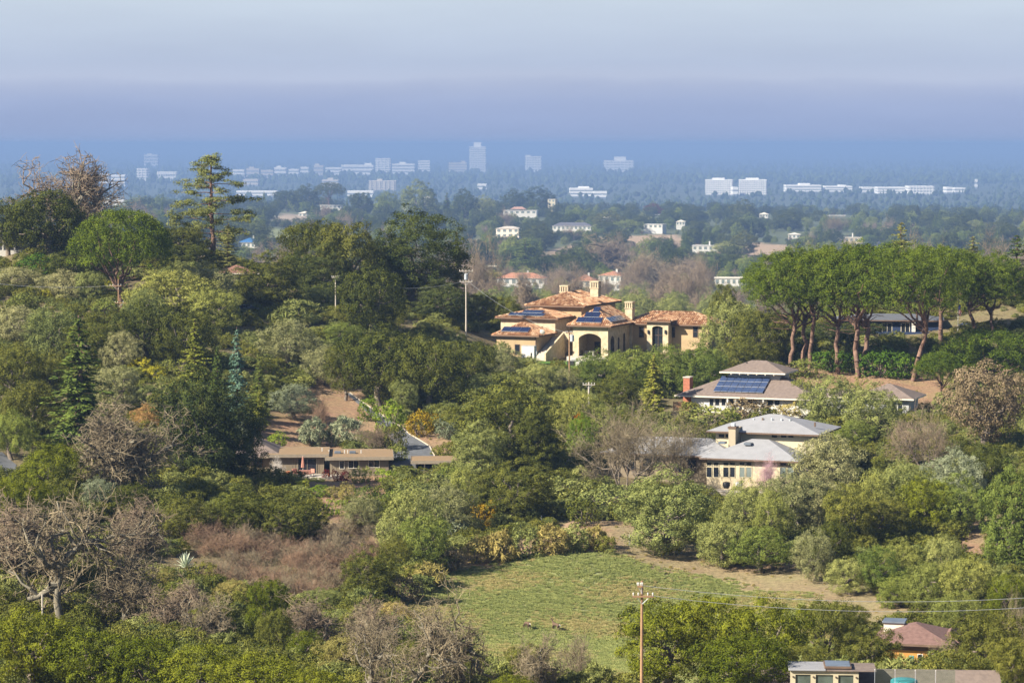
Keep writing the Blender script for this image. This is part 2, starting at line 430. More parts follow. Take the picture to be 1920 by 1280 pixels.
def make_stone_pine(seed, w=14., h=18., lo=.60, kind='stonepine', stems=1, nclump=620, lean=0.):
    """a bare reddish trunk, limbs fanning up like umbrella ribs, a domed head of tufts"""
    r = np.random.default_rng(seed)
    R_ = w / 2
    n = nclump
    q = np.sqrt(r.uniform(0, 1, n)) * R_
    a = r.uniform(0, 6.28, n)
    dome = h - .4 - (h * (1 - lo)) * .50 * (q / R_) ** 3.2
    under = h * lo + (h * (1 - lo)) * .12 * (q / R_) ** .8
    mix = r.uniform(0, 1, n) ** np.where(r.uniform(size=n) < .5, 4., 1.1)
    z = dome - (dome - under) * mix * .97
    wob = 1 + (.13 if kind == 'stonepine' else .05) * np.sin(3 * a + seed) + .05 * np.sin(7 * a + 2 * seed)
    if kind == 'stonepine':          # ragged heads; the solitary ones keep their smooth dome
        z = z + .45 * np.sin(2.1 * np.cos(a) * q + seed) + .35 * np.sin(2.6 * np.sin(a) * q) + r.normal(size=n) * .3
    CC = np.stack([np.cos(a) * q * wob, np.sin(a) * q * wob, z], -1)
    CR = r.uniform(.5, .95, n) * w / 14
    per = 74
    idx = np.repeat(np.arange(n), per)
    d = norm(r.normal(size=(n * per, 3)) + np.array([0, 0, .9]) + np.concatenate([CC[:, :2] / R_, np.zeros((n, 1))], 1)[idx] * .5)
    P = CC[idx] + d * (CR[idx] * r.uniform(.3, 1.05, n * per))[:, None]
    Nn = norm(d * .6 + r.normal(size=d.shape) * .6 + np.array([0, 0, .2]))
    crown = leafquads(P, Nn, .25 * r.uniform(.6, 1.3, n * per), .36, d, r)
    segs = []
    for k in range(stems):
        off = np.array([(k - (stems - 1) / 2) * w * .075, r.normal() * .3, 0])
        fork = np.array([off[0] * 1.9 + lean * w + r.normal() * .3, off[1] * 2, h * (lo - .10)])
        segs += limb(off + (0, 0, -.8), fork, w * .026, w * .019, r, 6, .06)
        for i in range(11 if stems == 1 else 7):
            t = CC[r.integers(n)]
            segs += limb(fork + (0, 0, r.uniform(-1.5, .8)), t, w * .012, w * .003, r, 5, .10)
    for i in range(10):          # dead sticks below the head
        a_ = r.uniform(0, 6.28)
        p = np.array([lean * w * .8, 0, h * (lo - r.uniform(.04, .2))])
        segs += limb(p, p + (math.cos(a_) * w * .2, math.sin(a_) * w * .2, r.uniform(-.2, .9)), .07, .02, r, 3, .1)
    reg(kind, segmesh(segs), crown, w, h, BARK_PINE, LM['pine'])
make_stone_pine(41, lo=.52); make_stone_pine(42, lo=.48); make_stone_pine(43, stems=2, lo=.54); make_stone_pine(44, lean=.12, lo=.50)
make_stone_pine(45, 13., 13., lo=.36, kind='roundpine', nclump=680)
make_stone_pine(46, 14., 8., lo=.12, kind='lowpine', nclump=430)

def make_conifer(seed, w=6., h=14., kind='conifer', droop=.25, tiers=36, per=84, leaf=.27, low=.04, pw=.95, bare=0.):
    r = np.random.default_rng(seed)
    P, Nn, UP, segs = [], [], [], limb((0, 0, -.5), (0, 0, h), w * .035, .03, r, 8, .01)
    for i in range(tiers):
        t = low + (1 - low) * (i + r.uniform(0, .6)) / tiers
        ln = (1 - t) ** pw * w * .5 * r.uniform(.75, 1.1) + .12
        nb = 7 if t < .8 else 5
        for k in range(nb):
            if r.uniform() < bare:
                continue
            a = k * 6.283 / nb + i * 1.3 + r.normal() * .2
            d = np.array([math.cos(a), math.sin(a), 0])
            base = np.array([0, 0, min(max(t * h + r.normal() * h * .022, h * low), h * .985)])
            droop_k = droop * r.uniform(.5, 1.6); lnk = ln * r.uniform(.62, 1.12)
            m = max(6, int(per * (ln / (w * .5)) * r.uniform(.7, 1.2)))
            s = r.uniform(.12, 1., m)
            lat = np.cross(d, (0, 0, 1.)) * (r.normal(size=(m, 1)) * .17 * ln * (1.15 - s[:, None]) + r.normal(size=(m, 1)) * .05)
            z = -droop_k * ln * s ** 1.4 + .12 * ln * s ** 4
            p = base + d * (s * lnk)[:, None] + lat + np.stack([0 * z, 0 * z, z + r.normal(size=m) * .06], -1)
            P.append(p); UP.append(np.tile(d - np.array([0, 0, droop]), (m, 1)))
            Nn.append(norm(np.array([0, 0, 1.]) + d * .35 + r.normal(size=(m, 3)) * .6))
            segs += limb(base, base + d * lnk * .8 + (0, 0, -droop_k * ln * .7), .035, .012, r, 2, .03)
    P, Nn, UP = np.concatenate(P), np.concatenate(Nn), np.concatenate(UP)
    crown = leafquads(P, Nn, leaf * r.uniform(.6, 1.3, len(P)), .5, UP, r)
    reg(kind, segmesh(segs, 5), crown, w, h, BARK_PINE, LM['fir'])
make_conifer(51); make_conifer(52, 5., 14., droop=.35, tiers=32)
make_conifer(53, 8., 16., kind='cedar', droop=.10, tiers=24, per=130, pw=.7, leaf=.30)
make_conifer(54, 8., 15., kind='cedar', droop=.06, tiers=22, per=130, pw=.6, leaf=.30)

def make_open_pine(seed, w=13., h=20., kind='openpine'):
    """an old pine with a straight stem, gaps, and tufted plates of needles"""
    r = np.random.default_rng(seed)
    segs = limb((0, 0, -.5), (.2, 0, h * .98), w * .032, .08, r, 9, .015)
    P, Nn = [], []
    for i in range(42):
        t = .16 + .82 * (i + r.uniform(0, 1)) / 42
        a = i * 2.4 + r.normal() * .3
        env = (1 - t) ** .62 * 1.25 * (1 if t > .33 else .8)
        ln = min(1, env) * w * .5 * r.uniform(.62, 1.08)
        d = np.array([math.cos(a), math.sin(a), r.uniform(-.12, .22)])
        b0 = np.array([.1, 0, t * h]); tip = b0 + d * ln
        segs += limb(b0, tip, .10, .03, r, 4, .07)
        for j in range(max(4, int(12 * ln / (w * .5)))):
            c = b0 + d * ln * r.uniform(.45, 1.02) + r.normal(size=3) * (.55, .55, .3)
            m = 95
            q = norm(r.normal(size=(m, 3)) + (0, 0, .5))
            P.append(c + q * r.uniform(.25, .9, (m, 1)) * (1, 1, .6)); Nn.append(norm(q + r.normal(size=(m, 3)) * .6))
    P, Nn = np.concatenate(P), np.concatenate(Nn)
    reg(kind, segmesh(segs), leafquads(P, Nn, .31 * r.uniform(.6, 1.3, len(P)), .34, Nn + (0, 0, .5), r), w, h, BARK_PINE, LM['pine_olive'])
make_open_pine(61)

def make_bare(seed, w=11., h=9., kind='bareoak', levels=5, kids=(7, 6, 5, 5, 5), spread=.85, gnarl=.42, up=.02, stems=1, r0=.25, twig=.011, tm=BARK_PALE, cm=TWIG_GREY, decay=.66, flat=.72, trunk=.27):
    """a leafless tree: heavy crooked limbs (trunk) and the mist of twigs (crown)"""
    r = np.random.default_rng(seed)
    big, fine = [], []
    def grow(p, d, ln, rad, lv):
        n = (4, 6, 4, 3, 2, 2)[min(lv, 5)]
        pts = [p]
        for i in range(n):
            d = d + r.normal(size=3) * gnarl * (.35, 1, .9, .6, .45, .4)[min(lv, 5)] + np.array([0, 0, up])
            d = d / np.linalg.norm(d)
            q = pts[-1] + d * ln / n
            ra, rb = rad * (1 - .55 * i / n), rad * (1 - .55 * (i + 1) / n)
            (big if lv < 3 else fine).append((pts[-1], q, max(ra, twig), max(rb, twig * .8)))
            pts.append(q)
        if lv >= levels:
            return
        for k in range(kids[min(lv, len(kids) - 1)]):
            j = r.integers(max(1, n // 3) if lv else n - 1, n + 1)
            dd = d * (.55 if lv else .35) + r.normal(size=3) * spread * np.array([1, 1, flat]) + np.array([0, 0, .14 if lv < 3 else .05])
            dd = dd / np.linalg.norm(dd)
            grow(pts[j], dd, ln * decay * r.uniform(.7, 1.2) * (1.35 if lv == 0 else 1), rad * (.58 if lv == 0 else .5), lv + 1)
    for s in range(stems):
        d0 = np.array([r.normal() * .25 + (s - (stems - 1) / 2) * .45, r.normal() * .25, 1.])
        grow(np.array([(s - (stems - 1) / 2) * .35, 0, -.4]), d0 / np.linalg.norm(d0), h * trunk, r0, 0)
    tV, tQ = segmesh(big, 5)
    cV, cQ = segmesh(fine, 3)
    allV = np.concatenate([tV, cV])
    hi = np.percentile(allV[:, 2], 99.7); wd = max(np.percentile(np.abs(allV[:, 0]), 98.5), np.percentile(np.abs(allV[:, 1]), 98.5)) * 2
    reg(kind, (tV, tQ), (cV, cQ), wd, hi, tm, cm)
for s in (71, 72, 73):
    make_bare(s)
for s in (78, 79):       # old gnarled, few twigs left
    make_bare(s, kind='snagoak', kids=(6, 5, 4, 4, 4), levels=5, r0=.26, up=.05, flat=.9, trunk=.34)
for s in (74, 75):       # vase-shaped, fine-twigged
    make_bare(s, kind='baretwig', gnarl=.14, spread=.48, up=.08, stems=5, r0=.13, tm=BARK, cm=TWIG, kids=(4, 4, 4, 4, 4), levels=5, decay=.72, flat=1., trunk=.34)
for s in (76, 77):       # low brush of bare stems
    make_bare(s, h=5., kind='barebrush', gnarl=.16, spread=.45, up=.06, stems=9, r0=.05, tm=TWIG, cm=TWIG_RED, kids=(4, 4, 3, 3), levels=4, decay=.75, twig=.016, flat=1., trunk=.34)

def make_palm(seed, w=4., h=7., kind='palm', th=.7):
    r = np.random.default_rng(seed)
    segs = limb((0, 0, -.3), (0, 0, h * th), .22, .16, r, 6, .01)
    P, Nn, UP = [], [], []
    for i in range(44):
        a = r.uniform(0, 6.28); el = r.uniform(-.5, 1.2)
        d = np.array([math.cos(a) * math.cos(el), math.sin(a) * math.cos(el), math.sin(el)])
        for t in np.linspace(.25, 1, 12):
            p = np.array([0, 0, h * th]) + d * t * w * .5 + (0, 0, -.55 * t * t)
            for sgn in (-1, 1):
                sd = np.cross(d, (0, 0, 1.)) * sgn
                P.append(p + sd * .12); UP.append(sd + d); Nn.append(norm(np.array([0, 0, 1.]) + r.normal(size=3) * .3))
    crown = leafquads(np.array(P), np.array(Nn), .5, .18, np.array(UP), r)
    reg(kind, segmesh(segs, 7), crown, w, h, BARK_PALE, LM['sage'])
make_palm(81); make_palm(82, 4.5, 3.2, 'lowpalm', .35)

def make_agave(seed=83, w=3.2, h=2.0):
    r = np.random.default_rng(seed)
    V, Q = [], []
    for i in range(34):
        a = i * 2.4; el = .15 + 1.25 * (i / 34)
        d = np.array([math.cos(a) * math.cos(el), math.sin(a) * math.cos(el), math.sin(el)])
        s = np.cross(d, (0, 0, 1.)); s /= np.linalg.norm(s); nrm = np.cross(s, d)
        prev = None
        for t, wd in ((0, .13), (.45, .15), (.8, .08), (1., .008)):
            p = d * t * 1.75 + np.array([0, 0, .1 - .25 * t * t * (1 - i / 40)])
            o = len(V)
            V += [p - s * wd, p + nrm * -.04 * (1 - t), p + s * wd, p + nrm * .03 * (1 - t)]
            if prev is not None:
                for k in range(4):
                    Q.append((prev + k, prev + (k + 1) % 4, o + (k + 1) % 4, o + k))
            prev = o
    core = limb((0, 0, -.2), (0, 0, .35), .22, .12, r, 2)
    reg('agave', segmesh(core), (np.array(V), np.array(Q)), w, h, BARK_PALE, LM['agave'])
make_agave()

# ------------------------------------------------------------------ plants: placing
NAMES = {'oak': 'oak_tree', 'soft': 'olive_tree', 'bigpine': 'pine_tree', 'dense': 'broadleaf_tree', 'shrub': 'shrub', 'spiky': 'shrub', 'hedge': 'hedge',
         'stonepine': 'stone_pine', 'roundpine': 'stone_pine', 'lowpine': 'pine_shrub', 'conifer': 'conifer_tree', 'cedar': 'cedar_tree',
         'openpine': 'pine_tree', 'bareoak': 'bare_oak', 'snagoak': 'bare_oak', 'baretwig': 'bare_tree', 'barebrush': 'bare_shrub', 'palm': 'palm_tree', 'lowpalm': 'palm_shrub', 'agave': 'agave'}
PLANT_CAT = {'shrub': 'shrub', 'spiky': 'shrub', 'hedge': 'hedge', 'barebrush': 'shrub', 'lowpine': 'shrub', 'lowpalm': 'shrub', 'agave': 'agave'}
DEFAULT_LEAF = {'oak': 'oak', 'soft': 'grey', 'bigpine': 'pine_dark', 'dense': 'oak', 'shrub': 'mid', 'spiky': 'silver', 'hedge': 'bright', 'stonepine': 'pine',
                'roundpine': 'pine', 'lowpine': 'pine', 'conifer': 'fir', 'cedar': 'fir', 'openpine': 'pine_olive', 'palm': 'sage', 'lowpalm': 'lime', 'agave': 'agave'}
_vi = {}
def plant_at(kind, loc, width, height, leaf=None, label=None, cat=None, group=None, rz=None, v=None, tm=None):
    pr = PROTO[kind]
    if v is None:
        v = _vi.get(kind, 0); _vi[kind] = v + 1
    t, c, w0, h0 = pr[v % len(pr)]
    e = obj(NAMES[kind], None, loc=loc, rz=RND.uniform(0, 6.28) if rz is None else rz)
    e.empty_display_size = .3
    sx = width / w0
    e.scale = (sx, sx * RND.uniform(.9, 1.1), height / h0)
    to = obj('stems' if PLANT_CAT.get(kind) == 'shrub' else 'trunk', t, e)
    co = obj('crown' if kind not in ('shrub', 'spiky', 'hedge', 'agave', 'barebrush') else ('twigs' if kind == 'barebrush' else 'foliage'), c, e)
    lm = leaf or DEFAULT_LEAF.get(kind)
    if lm:
        co.material_slots[0].link = 'OBJECT'
        co.material_slots[0].material = LM[lm] if isinstance(lm, str) else lm
    if tm:
        to.material_slots[0].link = 'OBJECT'
        to.material_slots[0].material = tm
    tag(e, label, cat or PLANT_CAT.get(kind, 'tree'), group)
    return e
def T(kind, px, top, base, w, leaf=None, label=None, d=None, **k):
    """a plant read off the photograph: middle, top and foot row, width in pixels"""
    if d is None:
        g = G(px, base)
    else:
        g = U(px, base, d); g.z = h1(g.x, g.y)
    s = g.y / F
    top_z = U(px, top, g.y).z
    return plant_at(kind, (g.x, g.y, g.z - .05), w * s, max(top_z - g.z, .3), leaf, label, **k)
def make_tuft(seed, n=70):
    r = np.random.default_rng(seed)
    a = r.uniform(0, 6.28, n); q = np.sqrt(r.uniform(0, 1, n)) * .5
    lean = np.stack([np.cos(a) * .5 + r.normal(size=n) * .3, np.sin(a) * .5 + r.normal(size=n) * .3, np.ones(n)], -1)
    P = np.stack([np.cos(a) * q, np.sin(a) * q, np.full(n, .22)], -1)
    Nn = norm(np.cross(lean, r.normal(size=(n, 3))))
    reg('tuft', prisms([(0, 0, -.1)], [(0, 0, .05)], [.05], [.02], 4), leafquads(P, Nn, .5 * r.uniform(.6, 1.3, n), .13, lean, r), 1., .5)
make_tuft(91); make_tuft(92)
NAMES['tuft'] = 'grass_tuft'
# ------------------------------------------------------------------ ground
def inpoly(px, py, poly):
    c = np.zeros(px.shape, bool)
    n = len(poly); j = n - 1
    for i in range(n):
        (xi, yi), (xj, yj) = poly[i], poly[j]
        c ^= ((yi > py) != (yj > py)) & (px < (xj - xi) * (py - yi) / (yj - yi + 1e-9) + xi)
        j = i
    return c
def worldpoly(pix, d0=150, d1=690):
    return [(g.x, g.y) for g in (G(px, py, d0, d1) for px, py in pix)]
def soft(x, y, poly, wob=1.5):
    """1 inside a patch of ground, ragged at its rim"""
    o = np.zeros(x.shape)
    for k in range(7):
        a = k * .9
        o += inpoly(x + wob * math.cos(a) * (1 + np.sin(y * .7 + k)), y + wob * 1.5 * math.sin(a) * (1 + np.cos(x * .6 + k)), poly)
    return o / 7
MEADOW = worldpoly([(800, 1105), (880, 1065), (1000, 1040), (1130, 1038), (1235, 1064), (1355, 1093), (1485, 1118), (1600, 1155), (1640, 1198), (1500, 1290), (1000, 1290), (830, 1220), (730, 1150)])
DIRT = [worldpoly(p) for p in (
    [(1100, 975), (1240, 985), (1330, 1060), (1520, 1060), (1560, 1110), (1400, 1085), (1250, 1050), (1130, 1035), (1000, 1040), (880, 1065), (800, 1100), (790, 1085), (900, 1040), (1050, 1000)],
    [(470, 800), (560, 745), (600, 700), (680, 740), (760, 800), (720, 825), (560, 850), (470, 840)],
    [(740, 800), (850, 820), (850, 850), (790, 850)], [(600, 700), (650, 700), (690, 740), (640, 760)],
    [(590, 890), (720, 890), (740, 930), (620, 990), (560, 930)],
    [(1480, 690), (1780, 690), (1780, 760), (1480, 740)],
    [(600, 970), (720, 985), (720, 1080), (560, 1080), (560, 1000)],
    [(1790, 970), (1850, 970), (1860, 1060), (1790, 1060)])]
DRY = [worldpoly(p) for p in ([(1150, 990), (1260, 992), (1340, 1066), (1520, 1070), (1700, 1135), (1740, 1180), (1640, 1195), (1500, 1135), (1380, 1105), (1250, 1072), (1150, 1045)], [(1500, 1075), (1700, 1130), (1740, 1180), (1650, 1170), (1540, 1120)],)]
LAWN = [worldpoly([(1000, 676), (1140, 672), (1140, 690), (1000, 694)])]
SLOPES = [worldpoly(p, 760, 7000) for p in ([(1010, 500), (1030, 470), (1085, 455), (1090, 490), (1060, 505)], [(870, 455), (930, 440), (985, 440), (920, 480), (880, 490)],
          [(1350, 475), (1410, 455), (1480, 460), (1500, 500), (1400, 500)], [(1120, 445), (1260, 440), (1330, 460), (1260, 470), (1130, 460)],
          [(480, 470), (500, 425), (560, 440), (560, 470)], [(1790, 450), (1920, 425), (1920, 455)], [(500, 420), (530, 400), (590, 405), (570, 430)])]
VINE = worldpoly([(930, 560), (935, 540), (1000, 545), (1010, 565)], 760, 7000)

def make_ground():
    ys = np.concatenate([np.arange(-120, 230, 14), np.arange(230, 580, 1.7), np.geomspace(581, 7200, 175), np.geomspace(7400, 52500, 40)])
    us = np.concatenate([np.linspace(-.62, -.21, 14)[:-1], np.linspace(-.21, .21, 200), np.linspace(.21, .62, 14)[1:]])
    X = us[None, :] * (np.abs(ys)[:, None] + 60 + 340 * np.exp(-np.maximum(ys, 0) / 150.)[:, None])
    Y = np.repeat(ys[:, None], len(us), 1)
    Z = H(X, Y)
    ny, nx = X.shape
    i = np.arange(ny - 1)[:, None] * nx + np.arange(nx - 1)[None]
    Q = np.stack([i, i + 1, i + nx + 1, i + nx], -1).reshape(-1, 4)
    me = mesh_np('ground', np.stack([X, Y, Z], -1).reshape(-1, 3), Q, smooth=True)
    x, y = X.ravel(), Y.ravel()
    c = np.tile(np.array([.17, .14, .075]), (len(x), 1))           # brush-covered earth
    def lay(w, col):
        nonlocal c
        c = c * (1 - w[:, None]) + np.array(col) * w[:, None]
    near = y < 720
    lay((y > 720) * 1., (.10, .115, .06))
    lay((y > 5400) * 1., (.085, .10, .06))
    lay(soft(x, y, MEADOW, 2.2) * near, (.225, .23, .10))
    for p in DIRT:
        lay(soft(x, y, p, 1.2) * near, (.29, .19, .115))
    for p in DRY:
        lay(soft(x, y, p, 1.2) * near, (.27, .215, .12))
    for p in LAWN:
        lay(soft(x, y, p, .6) * near, (.11, .19, .04))
    for k, p in enumerate(SLOPES):
        lay(soft(x, y, p, 5) * (~near), (.36, .26, .17) if k not in (4, 6) else ((.22, .24, .11) if k == 4 else (.34, .27, .2)))
    lay(soft(x, y, VINE, 3) * (~near), (.10, .17, .05))
    at = me.color_attributes.new('soil', 'FLOAT_COLOR', 'POINT')
    at.data.foreach_set('color', np.concatenate([c, np.ones((len(x), 1))], 1).astype(np.float32).ravel())
    m, N, Lk = newmat('ground_soil')
    o = N.new('ShaderNodeOutputMaterial'); b = N.new('ShaderNodeBsdfPrincipled'); b.inputs['Roughness'].default_value = .95; b.inputs['Specular IOR Level'].default_value = .1
    a = N.new('ShaderNodeVertexColor'); a.layer_name = 'soil'
    t = N.new('ShaderNodeTexCoord')
    n1 = N.new('ShaderNodeTexNoise'); n1.inputs['Scale'].default_value = .16; n1.inputs['Detail'].default_value = 8; n1.inputs['Roughness'].default_value = .7
    n2 = N.new('ShaderNodeTexNoise'); n2.inputs['Scale'].default_value = 1.7; n2.inputs['Detail'].default_value = 6; n2.inputs['Roughness'].default_value = .75
    Lk(t.outputs['Object'], n1.inputs['Vector']); Lk(t.outputs['Object'], n2.inputs['Vector'])
    h = N.new('ShaderNodeHueSaturation')
    v = N.new('ShaderNodeMapRange'); v.inputs['From Min'].default_value = .3; v.inputs['From Max'].default_value = .7; v.inputs['To Min'].default_value = .6; v.inputs['To Max'].default_value = 1.4
    v2 = N.new('ShaderNodeMapRange'); v2.inputs['From Min'].default_value = .3; v2.inputs['From Max'].default_value = .7; v2.inputs['To Min'].default_value = .525; v2.inputs['To Max'].default_value = .475
    Lk(n2.outputs['Fac'], v.inputs['Value']); Lk(n1.outputs['Fac'], v2.inputs['Value'])
    Lk(a.outputs['Color'], h.inputs['Color']); Lk(v.outputs[0], h.inputs['Value']); Lk(v2.outputs[0], h.inputs['Hue'])
    Lk(h.outputs[0], b.inputs['Base Color'])
    bp = N.new('ShaderNodeBump'); bp.inputs['Strength'].default_value = .8; bp.inputs['Distance'].default_value = .3
    Lk(n2.outputs['Fac'], bp.inputs['Height']); Lk(bp.outputs[0], b.inputs['Normal'])
    Lk(b.outputs[0], o.inputs[0])
    me.materials.append(m)
    tag(obj('ground', me), 'brushy hillside ground with a green meadow falling to a wide plain', kind='structure')
make_ground()
# ------------------------------------------------------------------ building kit
STUCCO = mat('stucco_tan', (0.37, 0.27, 0.155), .9, .10, .8, bump=.15)
STONEW = mat('stone_cream', (0.46, 0.38, 0.255), .9, .22, 1.6, bump=.4)
CREAM = mat('paint_cream', (0.48, 0.42, 0.29), .75, .06, 1.2)
BEIGE = mat('siding_beige', (0.20, 0.16, 0.11), .85, .08, 1.0)
WHITE = mat('paint_white', (0.54, 0.52, 0.48), .7, .05, 1.0)
TRIMW = mat('trim_offwhite', (0.62, 0.56, 0.46), .7, .08, 2.0)
TRIMB = mat('trim_brown', (0.13, 0.085, 0.06), .8, .15, 2.0)
FASCIA = mat('fascia_tan', (0.26, 0.215, 0.16), .8, .10, 2.0)
SHINGLE = mat('shingle_brown', (0.175, 0.135, 0.115), .95, .18, 2.2, bump=.4)
SHINGLE2 = mat('shingle_maroon', (0.17, 0.10, 0.085), .95, .20, 3.0, bump=.4)
ROOFGREY = mat('roof_lightgrey', (0.255, 0.255, 0.27), .8, .07, .9, bump=.1)
GRAVELROOF = mat('roof_tan_gravel', (0.245, 0.165, 0.092), .95, .10, 3.0, bump=.4)
GLASS = mat('glass_dark', (0.018, 0.022, 0.030), .06, .2, .5, spec=.8)
GLASSB = mat('glass_blind', (0.16, 0.19, 0.18), .12, .1, .8, spec=.6)
GLASSK = mat('skylight_glass', (0.12, 0.14, 0.17), .35, .2, .8, spec=.5)
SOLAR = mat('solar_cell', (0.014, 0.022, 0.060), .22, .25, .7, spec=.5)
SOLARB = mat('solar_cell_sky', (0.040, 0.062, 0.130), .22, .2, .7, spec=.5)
ALU = mat('aluminium', (0.55, 0.56, 0.58), .4, .05, 2.0, metal=.6)
BRICK = mat('brick_red', (0.33, 0.125, 0.075), .9, .25, 3.0, bump=.3)
ORANGE = mat('paint_orange', (0.44, 0.225, 0.06), .8, .10, 1.0)
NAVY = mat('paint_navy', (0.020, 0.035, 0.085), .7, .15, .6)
GREYW = mat('paint_grey', (0.36, 0.36, 0.35), .8, .08, 1.2)
CONC = mat('concrete_pale', (0.46, 0.41, 0.35), .9, .14, 1.0, bump=.2)
ASPH = mat('asphalt_grey', (0.105, 0.11, 0.12), .95, .20, 1.0, bump=.3)
WOODP = mat('pole_wood', (0.30, 0.18, 0.10), .85, .25, 1.2)
WOODG = mat('pole_wood_grey', (0.42, 0.37, 0.31), .9, .18, 1.2)
METALG = mat('metal_grey', (0.42, 0.45, 0.48), .5, .08, 1.0, metal=.3)
BLACKM = mat('metal_black', (0.02, 0.02, 0.022), .5, .1, 1.0)
TERRA = mat('terracotta', (0.50, 0.17, 0.07), .8, .15, 3.0)
SALMON = mat('canvas_salmon', (0.40, 0.19, 0.14), .9, .12, 3.0)
TEAL = mat('paint_teal', (0.05, 0.28, 0.33), .5, .1, 1.0)
BLUER = mat('roof_blue', (0.035, 0.12, 0.28), .6, .12, .5)
TILEFAR = mat('roof_tile_far', (0.36, 0.165, 0.095), .9, .25, .7)
STONE = mat('garden_stone', (0.42, 0.36, 0.28), .95, .25, 1.5, bump=.4)
def tilemat():
    m, N, Lk = newmat('barrel_tile')
    o = N.new('ShaderNodeOutputMaterial'); b = N.new('ShaderNodeBsdfPrincipled'); b.inputs['Roughness'].default_value = .85
    g = N.new('ShaderNodeNewGeometry'); r = N.new('ShaderNodeValToRGB'); e = r.color_ramp.elements
    e[0].position, e[0].color = 0, (.17, .075, .038, 1)
    e[1].position, e[1].color = 1, (.68, .50, .33, 1)
    for p, c in ((.25, (.30, .14, .065)), (.5, (.40, .205, .10)), (.72, (.48, .28, .15)), (.86, (.56, .36, .21))):
        q = e.new(p); q.color = (*c, 1)
    Lk(g.outputs['Random Per Island'], r.inputs['Fac']); Lk(r.outputs[0], b.inputs['Base Color']); Lk(b.outputs[0], o.inputs[0])
    return m
TILE = tilemat()

BOXQ = np.array([(0, 2, 3, 1), (4, 5, 7, 6), (0, 1, 5, 4), (1, 3, 7, 5), (3, 2, 6, 7), (2, 0, 4, 6)])
def boxvq(x0, x1, y0, y1, z0, z1):
    V = np.array([(x, y, z) for z in (z0, z1) for y in (y0, y1) for x in (x0, x1)], float)
    return V, BOXQ
def bevel_box_mesh(name, b, m, bev=0.0):
    V, Q = boxvq(*b)
    me = mesh_np(name, V, Q, [m])
    if bev:
        bm = bmesh.new(); bm.from_mesh(me)
        bmesh.ops.bevel(bm, geom=bm.edges[:], offset=bev, segments=2, affect='EDGES', profile=.5)
        bm.to_mesh(me); bm.free()
    return me
def poly_prism(name, pts, y0, y1, m):
    """an outline in (x, z) extruded along y"""
    bm = bmesh.new()
    f = [bm.verts.new((x, y0, z)) for x, z in pts]; k = [bm.verts.new((x, y1, z)) for x, z in pts]
    n = len(pts)
    bm.faces.new(f); bm.faces.new(k[::-1])
    for i in range(n):
        bm.faces.new((f[i], k[i], k[(i + 1) % n], f[(i + 1) % n]))
    bmesh.ops.recalc_face_normals(bm, faces=bm.faces)
    me = bpy.data.meshes.new(name); bm.to_mesh(me); bm.free(); me.materials.append(m)
    return me
FOOT = []     # ground kept clear of brush: (x, y, radius)
